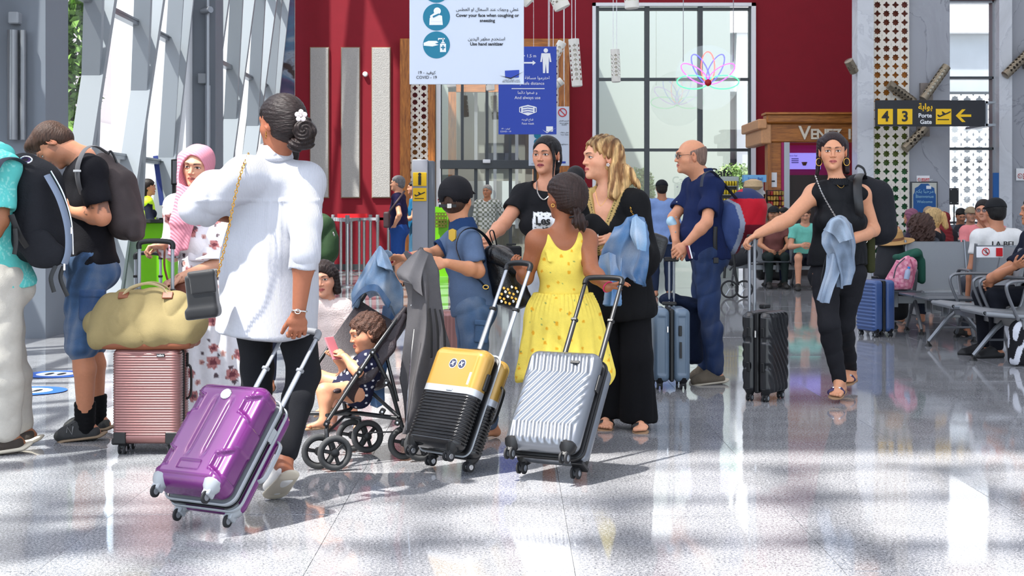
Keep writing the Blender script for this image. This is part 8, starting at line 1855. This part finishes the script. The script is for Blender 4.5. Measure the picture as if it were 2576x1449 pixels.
def plane(c,s_,m,parent,d=.002,nm='plane_pictogram',land=True):
    """take-off plane pictogram facing the camera"""
    pts = [(-1,-.05),(-.78,-.02),(-.60,-.16),(.55,.30),(.85,.46),(1.0,.44),(.98,.34),(.72,.16),(-.60,-.38),(-.80,-.36),(-.98,-.12)]
    w1 = [(-.18,.02),(-.32,.42),(-.20,.46),(.22,.16)]
    b = MB()
    for pl in (pts,w1): b.prism([(p[0]*s_,p[1]*s_) for p in pl],(np.asarray(c),GX,GZ),V(0,-d,0))
    if land: b.box(np.asarray(c)+V(-.1*s_,-d/2,-.75*s_),(.85*s_,d/2,.07*s_))
    return b.build(nm,m,parent)
plane(V(WX(1056,D_),D_-.022,WZ(489,D_)),.095,YI,t,land=True)
t = thing('check_in_desk','lime green check-in desk in front of the high-visibility vest','desk',(WX(395,19.9),19.9,0)); LIME = mat('lime',(112,190,16),rough=.4)
bx('desk_front',(WX(362,19.9),19.7,0),(WX(440,19.9),20.1,WZ(560,19.9)),LIME,t,bev=.01); bx('desk_top',(WX(360,19.9),19.6,WZ(560,19.9)),(WX(442,19.9),20.2,WZ(552,19.9)),mat('desk_top',(40,44,42)),t); bx('keyboard',(WX(405,19.9),19.8,WZ(552,19.9)),(WX(424,19.9),20.0,WZ(548,19.9)),BLACK,t)
t = thing('lime_partition','lime green partition with a dark star lattice inset by the glass door','partition',(WX(1108,27),27,0)); bx('panel',(WX(1090,27),26.9,0),(WX(1128,27),27,WZ(520,27)),LIME,t); g_ = MB(); girih(g_,V(WX(1096,27),26.86,WZ(572,27)),GX,GZ,.22,.28,.02,.14); g_.build('lattice_inset',mat('olive_lattice',(90,84,20)),t)
for q,(a,b_,y0,y1,D2,lab) in enumerate(((287,316,385,470,20.5,'tall dark display back standing by the leaning windows'),(430,459,400,465,20.0,'grey flight display screen by the pink headscarf'))):
    t = thing('display_screen',lab,'screen',(WX((a+b_)/2,D2),D2,0)); bx('screen_back',(WX(a,D2),D2,WZ(y1,D2)),(WX(b_,D2),D2+.12,WZ(y0,D2)),BLACK,t,bev=.01); bx('screen_face',(WX(a+5,D2),D2-.02,WZ(y1-4,D2)),(WX(b_-2,D2),D2,WZ(y0+4,D2)),mat('screen_grey',(110,112,116),rough=.4),t)
    bx('stand_post',(WX(a+2,D2),D2+.02,0),(WX(a+9,D2),D2+.10,WZ(y1,D2)),BLACK,t); bx('stand_base',(WX(a-5,D2),D2-.15,0),(WX(a+16,D2),D2+.25,.02),BLACK,t)
for q,(xa,ya,xb,yb,D2,lab) in enumerate(((391,392,408,516,21.0,'slim dark blue printed banner on a leaning fin'),)):
    A_,B_ = J(xa,ya,D2),J(xb,yb,D2); d = nz(B_-A_); b = MB(); b.box((A_+B_)/2,(.035,.01,np.linalg.norm(B_-A_)/2),np.stack([np.cross(d,GY),GY,d],1)); o = b.build('banner',mat('banner_blue',(36,52,118)),None); tag(o,lab,'banner')
for q,(px,py,D2,s_,lab) in enumerate(((38,46,13.6,.05,'square wall loudspeaker high on the nearest grey pillar'),(511,198,21.9,.07,'small round camera on the second grey pillar'))):
    b = MB(); b.box(J(px,py,D2),(s_,.06,s_*1.1),bev=.01); o = b.build('wall_speaker',mat('speaker_grey',(140,144,150)),None); tag(o,lab,'speaker')
b = MB(); b.tube([J(33,76,13.58),J(33,352,13.58)],.055,14); b.tube([J(58,76,13.58),J(58,352,13.58)],.03,10); o = b.build('column_loudspeaker',SFR,None,True); tag(o,'long vertical grey column loudspeaker on the nearest pillar','speaker')
b = MB(); b.tube([J(522,0,21.85),J(522,215,21.85)],.03,8); b.tube([J(522,215,21.85),J(522,620,21.85)],.045,8); b.tube([J(510,28,21.85),J(530,24,21.7)],.05,10); o = b.build('conduit_pipe',ALU,None,True); tag(o,'vertical grey conduit with a small camera on the second pillar','conduit')
# floor stickers
for q,(px,py) in enumerate(((140,943),(78,985),(118,833))):
    p = G(px,py); t = thing('floor_sticker',['blue distance sticker with footprints beside the tattooed man\'s leg','blue distance sticker partly behind the beige trousers','blue distance sticker farthest from the camera on the left floor'][q],'sticker',p); b = MB(); b.lathe(p+V(0,0,.005),[(.235,0),(.235,.0015)],32); b.build('blue_disc',mat('sticker_blue',(40,92,186),rough=.4),t); b = MB(); b.lathe(p+V(0,0,.0065),[(.14,0),(.14,.001)],28); b.build('white_disc',WHITE,t)
    for sx in (-1,1): b = MB(); b.sphere(p+V(sx*.045,0,.0075),(.028,.085,.001),10); b.build('footprint',YI,t)
# ================================================================ SIGNS
AR = dict(zip('ابةتثجحخدذرزسشصضطظعغفقكلمنهوىيئأؤء',(0xFE8D,0xFE8F,0xFE93,0xFE95,0xFE99,0xFE9D,0xFEA1,0xFEA5,0xFEA9,0xFEAB,0xFEAD,0xFEAF,0xFEB1,0xFEB5,0xFEB9,0xFEBD,0xFEC1,0xFEC5,0xFEC9,0xFECD,0xFED1,0xFED5,0xFED9,0xFEDD,0xFEE1,0xFEE5,0xFEE9,0xFEED,0xFEEF,0xFEF1,0xFE89,0xFE83,0xFE85,0xFE80)))
NOJ = set('ادذرزوىأؤةء')
def arab(s):
    """joined Arabic written in visual order with presentation forms"""
    out = []
    for w in s.split(' '):
        if not any(c in AR for c in w): out.append(w); continue
        g = ''
        for i,c in enumerate(w):
            if c not in AR: g += c; continue
            pj = i > 0 and w[i-1] in AR and w[i-1] not in NOJ; nj = i < len(w)-1 and w[i+1] in AR and c not in NOJ and c != 'ء'
            nj = nj and w[i+1] != 'ء'; g += chr(AR[c]+(3 if pj and nj else 2 if nj else 1 if pj else 0) if c not in NOJ else AR[c]+(1 if pj and c != 'ء' else 0))
        out.append(g[::-1])
    return ' '.join(out[::-1])
TEAL = mat('teal',(0,118,148),rough=.5); INK = mat('ink',(16,18,24),rough=.6); SBL = mat('sign_blue',(28,62,168),rough=.45); SWH = mat('sign_white',(206,214,228),rough=.5)
def board(name,label,x0,y0,x1,y1,D,m,frame=True,cables=True):
    t = thing(name,label,'sign',(WX((x0+x1)/2,D),D,WZ(y1,D))); bx('board',(WX(x0,D),D,WZ(y1,D)),(WX(x1,D),D+.03,WZ(y0,D)),m,t,bev=.003)
    if cables:
        for x in (x0+(x1-x0)*.12,x1-(x1-x0)*.12): b = MB(); b.tube([V(WX(x,D),D+.015,WZ(y0,D)),V(WX(x,D),D+.015,RZ-.15)],.004,6); b.build('hanging_cable',STEEL,t)
    def tx(s,px,py,size,mm,al='CENTER',bold=0.0,nm='lettering'): return text(nm,s,size*D/FPX,V(WX(px,D),D-.003,WZ(py,D)),FACING,mm,t,al,.0008,bold=bold*D/FPX)
    def P_(px,py,off=.002): return V(WX(px,D),D-off,WZ(py,D))
    def disc(px,py,r,mm,off=.001,nm='disc'): b = MB(); b.lathe(P_(px,py,off),[(r*D/FPX,0),(r*D/FPX,.002)],36,(0,-1,0)); return b.build(nm,mm,t)
    def poly(pts,mm,nm='pictogram',off=.004): b = MB(); b.prism([(WX(p[0],D),WZ(p[1],D)) for p in pts],(V(0,D-off,0),GX,GZ),V(0,-.0015,0)); return b.build(nm,mm,t)
    return t,tx,disc,poly
# white hygiene sign
D = 12.5; t,tx,disc,poly = board('hanging_sign','large white hygiene sign with teal pictograms hanging over the portal',1030,-130,1318,212,D,SWH)
for cy_ in (43,113): disc(1098,cy_,34,TEAL)
disc(1098,-27,34,TEAL)
disc(1100,28,9,WHITE,.004,'head'); poly([(1080,63),(1081,46),(1088,38),(1100,36),(1112,40),(1114,63)],WHITE,'torso'); poly([(1082,40),(1100,28),(1104,34),(1090,46),(1110,48),(1110,54),(1084,54)],WHITE,'arm',.006); poly([(1088,41),(1104,34),(1106,37),(1090,45)],TEAL,'sleeve_line',.008)
poly([(1066,108),(1078,103),(1098,103),(1103,107),(1094,110),(1104,113),(1088,117),(1066,115)],WHITE,'hand'); poly([(1107,110),(1122,110),(1122,131),(1107,131)],WHITE,'bottle'); poly([(1110,106),(1119,106),(1119,109),(1110,109)],WHITE,'bottle_neck'); poly([(1113,97),(1116,97),(1116,106),(1113,106)],WHITE,'pump'); poly([(1102,96),(1119,96),(1119,99),(1105,99),(1102,102)],WHITE,'spout'); poly([(1113,114),(1116,114),(1116,118),(1120,118),(1120,121),(1116,121),(1116,126),(1113,126),(1113,121),(1109,121),(1109,118),(1113,118)],TEAL,'cross',.007)
tx(arab('غطي وجهك عند السعال او العطس'),1226,24,11.5,INK); tx('Cover your face when coughing or',1226,39,11.2,INK,bold=.25); tx('sneezing',1226,52,11.2,INK,bold=.25)
tx(arab('استخدم مطهر اليدين'),1224,98,11.5,INK); tx('Use hand sanitizer',1224,111,11.2,INK,bold=.25); tx('19 - '+arab('كوفيد'),1073,183,11,INK); tx('COVID - 19',1073,195,10.5,INK)
poly([(1270,178),(1306,176),(1305,195),(1271,196)],SBL,'emblem_flag'); poly([(1256,190),(1285,196),(1318,180),(1285,199)],INK,'emblem_swoosh',.006); tx(arab('المكتب الوطني للمطارات'),1286,201.5,4.2,INK); tx('Office National Des Aeroports',1286,206,3.6,INK)
# blue distance sign
D = 22.0; t,tx,disc,poly = board('hanging_sign','blue distancing and face mask sign hanging behind the white sign',1254,117,1400,338,D,SBL)
disc(1373,127,5.5,WHITE,.003,'head'); poly([(1362,134),(1384,134),(1387,156),(1383,156),(1381,142),(1380,184),(1375,184),(1373,160),(1371,184),(1366,184),(1365,142),(1363,156),(1359,156)],WHITE,'person_pictogram')
tx('> 1.5 m',1332,141,11,WHITE); poly([(1318,156),(1340,156),(1340,152),(1348,158),(1340,164),(1340,160),(1318,160)],WHITE,'arrow'); tx(arab('احترموا مسافة التباعد'),1336,196,11,WHITE); tx('Keep safe distance',1330,210,10.5,WHITE)
poly([(1287,222),(1370,222),(1370,224),(1287,224)],WHITE,'rule'); tx(arab('و ضعوا دائما'),1327,233,10,WHITE); tx('And always use',1327,246,10.5,WHITE)
poly([(1311,268),(1328,264),(1345,268),(1345,284),(1328,291),(1311,284)],WHITE,'mask_pictogram')
for q in (0,1,2): poly([(1315,270+q*6),(1328,268+q*6),(1341,270+q*6),(1341,272+q*6),(1328,270+q*6),(1315,272+q*6)],SBL,'pleat',.006)
poly([(1306,270),(1311,268),(1311,271),(1308,272),(1308,281),(1311,282),(1311,284),(1306,282)],WHITE,'ear_loop'); poly([(1350,270),(1345,268),(1345,271),(1348,272),(1348,281),(1345,282),(1345,284),(1350,282)],WHITE,'ear_loop')
tx(arab('قناع الوجه'),1327,301,7.5,WHITE); tx('Face mask',1328,311,7.5,WHITE); tx('19 - '+arab('كوفيد'),1272,324,5.5,WHITE); tx('COVID - 19',1272,331,5.5,WHITE); poly([(1374,318),(1391,318),(1391,331),(1374,331)],WHITE,'emblem'); poly([(1364,326),(1376,333),(1398,322),(1376,335)],WHITE,'emblem_swoosh')
# white rules sign
D = 27.0; t,tx,disc,poly = board('hanging_sign','white rules sign with a red prohibition circle behind the blue sign',1330,268,1432,417,D,SWH)
b = MB(); c = V(WX(1415,D),D-.006,WZ(283,D)); ring(c,.075,.010,REDS,t,'prohibition_ring'); tx(arab('المرجو الالتزام'),1419,304,4.5,INK); tx('throroughly',1419,310,4.5,INK); tx('disinfect',1419,314,4,INK)
tx(arab('غطي وجهك'),1420,333,4.5,INK); tx('Your mask',1420,339,4.5,INK); tx('coughing or',1418,363,4.5,INK)
for y in (340,358,382): disc(1352,y,9,TEAL)
poly([(1411,406),(1423,406),(1423,411),(1411,411)],SBL,'emblem'); tx('COVID - 19',1347,412,4,INK)
# gate sign
D = 24.0; t,tx,disc,poly = board('gate_sign','long black gate sign with yellow 4, 3, plane and arrow panels',2202,252,2478,318,D,mat('sign_dark',(26,28,36),rough=.4),cables=False)
for x0,x1 in ((2208,2246),(2257,2295),(2354,2393)): bx('yellow_panel',(WX(x0,D),D-.010,WZ(313,D)),(WX(x1,D),D,WZ(274,D)),YEL,t,bev=.005)
def big(s,px,py,size,m,bold): return text('numeral',s,size*D/FPX,V(WX(px,D),D-.014,WZ(py,D)),FACING,m,t,bold=bold*D/FPX)
big('4',2227,294,36,YI,1.0); big('3',2276,294,36,YI,1.0); tx(arab('بوابة'),2328,269,21,YEL,bold=.5); tx('Porte',2327,291,15,WHITE,bold=.35); tx('Gate',2329,307,15,WHITE,bold=.35)
c = V(WX(2374,D),D-.012,WZ(288,D)); plane(c,.115,YI,t); bx('arrow_shaft',(WX(2410,D),D-.006,WZ(294,D)),(WX(2443,D),D,WZ(288,D)),YEL,t); poly([(2404,291),(2420,275),(2429,275),(2413,291),(2429,307),(2420,307)],YEL,'arrow_head')
for y0,y1 in ((255,260),(311,317)): bx('wall_bracket',(WX(2478,D),D,WZ(y1,D)),(WX(2505,D),RD-.46,WZ(y0,D)),ALU,t)
bx('bracket_post',(WX(2480,D),D,WZ(317,D)),(WX(2485,D),D+.05,WZ(254,D)),ALU,t)
# posters and notices on the marble
t = thing('framed_poster','blue framed poster with an ornate white arch on the marble wall','poster',(RX(2312),RD-.33,0)); y_ = RD-.33
def rb(nm,a,b_,y0,y1,d,m,par=None): return bx(nm,(RX(a),y_-d,WZ(y1,RD)),(RX(b_),y_-d+.02,WZ(y0,RD)),m,par or t)
rb('poster_frame',2278,2345,458,545,.0,DKFR); rb('poster_sheet',2281,2342,461,542,.01,mat('poster_cream',(196,196,186)))
b = MB(); b.prism([(RX(x),WZ(y,RD)) for x,y in ((2284,542),(2284,490),(2287,485),(2288,474),(2296,470),(2303,463),(2321,463),(2328,470),(2336,474),(2337,485),(2340,490),(2340,542))],(V(0,y_-.012,0),GX,GZ),V(0,-.003,0)); b.build('blue_arch',mat('arch_blue',(10,82,148),rough=.4),t)
for q,s in enumerate((arab('مرحبا بكم'),'Bienvenue','Welcome')): text('lettering',s,.085-.008*q,V(RX(2312),y_-.018,WZ(482+q*13,RD)),FACING,mat('pale_ink',(150,196,216)),t)
rb('crest',2316,2328,468,476,.02,WHITE)
for a,b_,y0,y1,lab in ((2293,2325,443,459,'small white and red no-smoking notice above the blue poster'),(2540,2590,425,455,'larger white and red no-smoking notice on the marble at the right edge')):
    t = thing('no_smoking_notice',lab,'notice',(RX((a+b_)/2),y_,0)); rb('plate',a,b_,y0,y1,0,WHITE); w_ = b_-a; rb('red_field',a+w_*.35,b_-w_*.03,y0+(y1-y0)*.42,y1-(y1-y0)*.12,.012,REDS)
    ring(V(RX(a+w_*.18),y_-.012,WZ(y0+(y1-y0)*.62,RD)),w_*.11*RD/FPX,.004,REDS,t,'prohibition_ring'); text('lettering',arab('ممنوع التدخين'),.045*w_/32,V(RX(a+w_*.66),y_-.016,WZ(y0+(y1-y0)*.55,RD)),FACING,WHITE,t); text('lettering','Interdit de fumer',.030*w_/32,V(RX(a+w_*.66),y_-.016,WZ(y0+(y1-y0)*.74,RD)),FACING,WHITE,t)
t = thing('sign_stand','black rounded board on a post in front of the narrow window','stand',J(2400,700,24.0)*V(1,1,0)); c = J(2400,494,24); b = MB(); b.box(c,(.078,.012,.14),bev=.03); b.build('board',BLACK,t); b = MB(); b.tube([c*V(1,1,0),c],.012,8); b.build('post',BLACK,t); b = MB(); b.lathe(c*V(1,1,0),[(.16,0),(.16,.015)],20); b.build('base',BLACK,t)
for sx in (-1,1):
    for sz in (-1,1): b = MB(); b.sphere(c+V(sx*.055,-.014,sz*.11),.012,8); b.build('screw',STEEL,t)
t = thing('banner_stand','roll-up blue banner edge-on beside the light marble pillar','banner',(WX(2502,24.4),24.4,0)); bx('banner_sheet',(WX(2494,24.4),24.3,.05),(WX(2508,24.4),24.34,WZ(435,24.4)),mat('arch_blue',None),t); bx('banner_foot',(WX(2490,24.4),24.1,0),(WX(2512,24.4),24.5,.05),ALU,t)
# ================================================================ PIERCED METAL LAMPS
def lamp(name,label,a,b_,r,m,wires=(),group=None,plate=None):
    a,b_ = np.asarray(a,float),np.asarray(b_,float); t = thing(name,label,'lamp',(a+b_)/2,group); d = nz(b_-a); L_ = np.linalg.norm(b_-a); u = nz(np.cross(d,GY)); w = np.cross(d,u); n = 20; g_ = MB()
    girih(g_,V(0,0,0),GX,GZ,2*math.pi*r,L_-.16,.006,max(.16,r*1.6))
    v = np.concatenate(g_.v); an = v[:,0]/r; rr = r+v[:,1]*-1; P = a+d*(v[:,2:3]+.08)+(np.cos(an)*rr)[:,None]*u+(np.sin(an)*rr)[:,None]*w
    g2 = MB(); g2.add(P,g_.f); g2.build('pierced_tube',m,t)
    for s_ in (0,1): e = a+d*(L_-.10)*s_; q = MB(); q.lathe(e,[(r*.9,0),(r*1.06,.004),(r*1.06,.09),(r*.9,.10)],20,d); q.build('end_cap',m,t,True)
    q = MB(); q.lathe(a+d*.05,[(r*.72,0),(r*.72,L_-.1)],14,d); q.build('inner_diffuser',mat('diffuser',(236,230,214),rough=.7) if not plate else mat('inner_dark',(70,62,54)),t,True)
    for wx_ in wires: q = MB(); q.tube([wx_,V(wx_[0],wx_[1],RZ-.15)],.006,5); q.build('wire',WHITE,t)
    if plate is not None: q = MB(); q.box(*plate); q.build('wall_plate',mat('plate_brown',(128,118,112),rough=.5),t)
WL = mat('lamp_white',(232,228,218),rough=.5); BR = mat('lamp_bronze',(150,138,120),rough=.3,metal=.7)
for q,(x0,y0,x1,y1,D,r,lab) in enumerate(((1443,98,1452,218,24,.085,'white pierced tube lamp hanging right of the blue sign'),(1547,124,1550,207,25,.075,'white pierced tube lamp hanging before the left pane of the tall window'),(1384,165,1415,105,25,.075,'white pierced tube lamp tilted behind the top of the blue sign'),(1396,216,1414,202,26,.07,'short white tube lamp end at the right edge of the blue sign'),(1395,-22,1416,22,20,.11,'white tube lamp cut by the top edge above the blue sign'),(1586,-40,1590,22,20,.095,'dark-patterned tube lamp cut by the top edge over the window'),(1300,-30,1336,6,20,.10,'white tube lamp tip at the top edge beside the white sign'),(1228,150,1234,228,26,.075,'white tube lamp tip showing under the white sign near its middle'),(1130,150,1136,220,26,.075,'white tube lamp tip under the left half of the white sign'))):
    A_,B_ = J(x0,y0,D),J(x1,y1,D); lamp('tube_lamp',lab,A_,B_+V(0,0,0),r,WL,(A_+V(-.03,0,0),(A_ if abs(x1-x0) < 12 else B_)+V(.03,0,0)),'pierced tube lamps')
D = RD-.55
for q,(x0,y0,x1,y1,lab,pl) in enumerate(((2236,212,2300,258,'bronze pierced wall lamp tilted left above the gate sign',(2330,232)),(2322,250,2382,166,'bronze pierced wall lamp tilted right above the gate sign',None),(2275,376,2328,322,'bronze pierced wall lamp below the gate sign',(2322,320)),(2528,190,2600,120,'bronze pierced wall lamp cut by the right edge',(2590,150)),(2134,152,2150,182,'bronze lamp tip peeping out left of the white marble pillar',None))):
    lamp('wall_lamp',lab,J(x0,y0,D),J(x1,y1,D+.1),.075,BR,(),'bronze wall lamps',None if pl is None else (J(pl[0],pl[1],RD-.34),(.11,.03,.16)))
# lotus neon on a clear disc
D = 27.5; c = J(1781,208,D); t = thing('neon_sign','lotus flower neon sign in green, purple, blue and red before the window','neon sign',c); S_ = D/FPX
b = MB(); b.lathe(J(1781,195,D+.03),[(82*S_,0),(82*S_,.012)],48,(0,1,0)); b.build('clear_disc',glassmat('acrylic',(.93,.94,.95),.05),t)
def petal(a,L_,w,colr,nm='petal'):
    m = mat('neon_'+'_'.join(map(str,colr)),colr,emit=colr,estr=3.0); pts = []
    for q in range(28): th = 2*math.pi*q/28; x = L_/2*(1-math.cos(th)); y = w/2*math.sin(th); pts.append(c+V(x*math.cos(a)-y*math.sin(a),0,x*math.sin(a)+y*math.cos(a))*S_)
    b = MB(); b.tube(pts,1.5*S_,6,closed=True); b.build(nm,m,t,True)
for a,L_,w,cl in ((90,78,34,(255,92,88)),(62,80,30,(80,80,235)),(118,80,30,(80,80,235)),(34,80,32,(186,80,235)),(146,80,32,(186,80,235)),(2,78,34,(70,225,120)),(178,78,34,(70,225,120))): petal(math.radians(a),L_,w,cl)
b = MB(); b.sphere(c-GY*.02,(9*S_,.03,9*S_),16); b.build('red_centre',mat('red_ball',(176,6,24),rough=.4),t,True)
for x in (1719,1845): b = MB(); b.tube([J(x,155,D),V(*(J(x,0,D)[:2]),RZ-.15)],.008,5); b.build('wire',STEEL,t)
# ================================================================ KIOSK
D = 27.2; t = thing('kiosk','carved wooden snack kiosk with pale letters on its fascia','kiosk',(WX(2020,D),D,0)); KX0,KX1 = WX(1905,D),WX(2150,D)
bx('fascia',(WX(1938,D),D,WZ(358,D)),(KX1,D+.15,WZ(310,D)),WOODH,t,bev=.02); bx('cornice',(WX(1926,D),D-.12,WZ(311,D)),(KX1,D+.3,WZ(287,D)),WOODH,t,bev=.03); bx('cornice_cap',(WX(1922,D),D-.18,WZ(289,D)),(KX1,D+.3,WZ(284,D)),WOODH,t)
bx('fascia_side',(WX(1914,D),D-.05,WZ(362,D)),(WX(1940,D),D+1.8,WZ(312,D)),mat('wood_pale',(206,150,104),rough=.5,var=.1),t,bev=.02); bx('cornice_side',(WX(1905,D),D-.1,WZ(325,D)),(WX(1928,D),D+1.9,WZ(300,D)),mat('wood_pale',None),t,bev=.02)
bx('corner_post',(WX(1931,D),D,0),(WX(1941,D),D+.3,WZ(358,D)),WOODV,t); bx('side_panel',(WX(1941,D),D+.05,0),(WX(1968,D),D+.2,WZ(358,D)),WOODH,t); bx('pink_edge',(WX(1966,D),D,0),(WX(1972,D),D+.25,WZ(358,D)),mat('magenta',(170,16,96),rough=.5),t); bx('metal_post',(WX(1972,D),D-.02,0),(WX(1986,D),D+.2,WZ(358,D)),ALU,t)
bx('back_wall',(WX(1986,D),D+1.2,0),(KX1,D+1.3,WZ(358,D)),mat('magenta',None),t); bx('dark_counter',(WX(1986,D),D+.1,0),(KX1,D+.6,WZ(440,D)),mat('counter_dark',(44,32,30),rough=.5),t)
for q,(x,s) in enumerate(((2023,'V'),(2046,'E'),(2066,'N'),(2086,'E'),(2104,'Z'),(2136,'I'))): text('raised_letter',s,(.36 if q == 0 else .27),V(WX(x,D),D-.03,WZ(336 if q == 0 else 339,D)),FACING,mat('letter_cream',(232,220,200)),t,ext=.02,bold=.006)
t = thing('menu_screen','lit violet menu screen with a coffee cup inside the kiosk','screen',(WX(2035,D),D+1,0));
b = MB(); b.box(V(WX(2040,D),D+1.1,WZ(400,D)),(.42,.02,.16)); b.build('screen_face',mat('menu_lit',(150,140,220),emit=(140,130,225),estr=.9),t)
MI = mat('menu_ink',(70,56,150)); text('lettering','Choco bar',.05,V(WX(2020,D),D+1.06,WZ(386,D)),FACING,MI,t)
for q in range(6): b = MB(); b.box(V(WX(2000+28*(q % 2),D),D+1.07,WZ(394+5*(q//2),D)),(.07,.004,.008)); b.build('menu_line',MI,t)
b = MB(); b.lathe(V(WX(2052,D),D+1.05,WZ(412,D)),[(.03,0),(.06,.07)],16); b.build('cup_picture',mat('coffee',(120,84,66)),t,True)
t = thing('drinks_fridge','open fridge with rows of yellow cans behind the bald man','fridge',(WX(1835,26.5),26.5,0)); D = 26.5
bx('cabinet',(WX(1806,D),D,0),(WX(1858,D),D+.6,WZ(444,D)),mat('fridge_grey',(150,156,150),rough=.4),t); bx('header',(WX(1806,D),D-.03,WZ(456,D)),(WX(1858,D),D,WZ(444,D)),mat('fridge_top',(176,184,180)),t); bx('interior',(WX(1811,D),D-.01,WZ(600,D)),(WX(1853,D),D,WZ(457,D)),BLACK,t)
for y in (468,490,512): bx('shelf',(WX(1811,D),D-.10,WZ(y+1,D)),(WX(1853,D),D,WZ(y,D)),ALU,t)
for y in (468,490,512):
    for q in range(6):
        b = MB(); p = V(WX(1815+q*7,D),D-.06,WZ(y,D)); b.lathe(p,[(.020,0),(.023,.006),(.023,.085),(.018,.092)],10); o = b.build('drink_can',mat('can_yellow',(196,170,40),rough=.3,metal=.4),None,True); tag(o,'yellow can in the row on the %s fridge shelf' % {468: 'top',490: 'middle',512: 'bottom'}[y],'can','yellow cans on the %s fridge shelf' % {468: 'top',490: 'middle',512: 'bottom'}[y])
o = text('cafe_lettering','Cafe',.24,V(WX(1812,27),27,WZ(436,27)),FACING,INK,None,bold=.004); tag(o,'black cafe lettering above the drinks fridge','lettering')
t = thing('ice_cream_freezer','freezer cabinet with a pale blue lit header and blurred lettering','freezer',(WX(1900,26.2),26.2,0)); D = 26.2
bx('lit_header',(WX(1871,D),D,WZ(458,D)),(WX(1928,D),D+.2,WZ(440,D)),mat('header_blue',(110,176,226),rough=.4),t); bx('cabinet',(WX(1880,D),D+.05,0),(WX(1922,D),D+.5,WZ(458,D)),mat('cab_white',(190,190,192)),t); text('lettering','Snow Ball',.07,V(WX(1900,D),D-.01,WZ(450,D)),FACING,SBL,t)
t = thing('snack_rack','wire rack of red and gold snack packets at the kiosk post','rack',(WX(1955,26.6),26.6,0)); D = 26.6; R_ = random.Random(5)
bx('rack_back',(WX(1930,D),D+.1,0),(WX(1972,D),D+.14,WZ(478,D)),mat('rack_dark',(60,34,28)),t)
for j in range(5):
    for i in range(6):
        cn = R_.randrange(4); b = MB(); b.box(V(WX(1934+i*7,D),D,WZ(486+j*13,D)),(.022,.03,.038),rot(GY,R_.uniform(-.2,.2)),bev=.008); o = b.build('snack_packet',mat('pkt%d' % cn,[(170,30,30),(196,150,60),(120,40,30),(150,120,50)][cn],rough=.4),None); rn = ('top','second','middle','fourth','lowest')[j]; tag(o,'%s snack packet in the %s row of the kiosk rack' % (('red','golden','brown','mustard')[cn],rn),'snack packet','snack packets in the %s row of the kiosk rack' % rn)
b = MB(); b.lathe(J(1895,478,26),[(.10,0),(.18,.06),(.16,.16),(.05,.2)],16); o = b.build('biscuit_jar',mat('biscuit',(206,176,136),rough=.7,bump=(40,.8)),None,True); tag(o,'round tan jar on the freezer beside the red backpack','jar')
t = thing('paper_menu','white paper notice fixed to the kiosk post','notice',J(1951,450,27.2)); bx('sheet',(WX(1943,27),27.23,WZ(470,27)),(WX(1960,27),27.245,WZ(433,27)),WHITE,t); b = MB(); b.box(V(WX(1951,27),27.225,WZ(455,27)),(.03,.004,.012)); b.build('printed_line',INK,t)
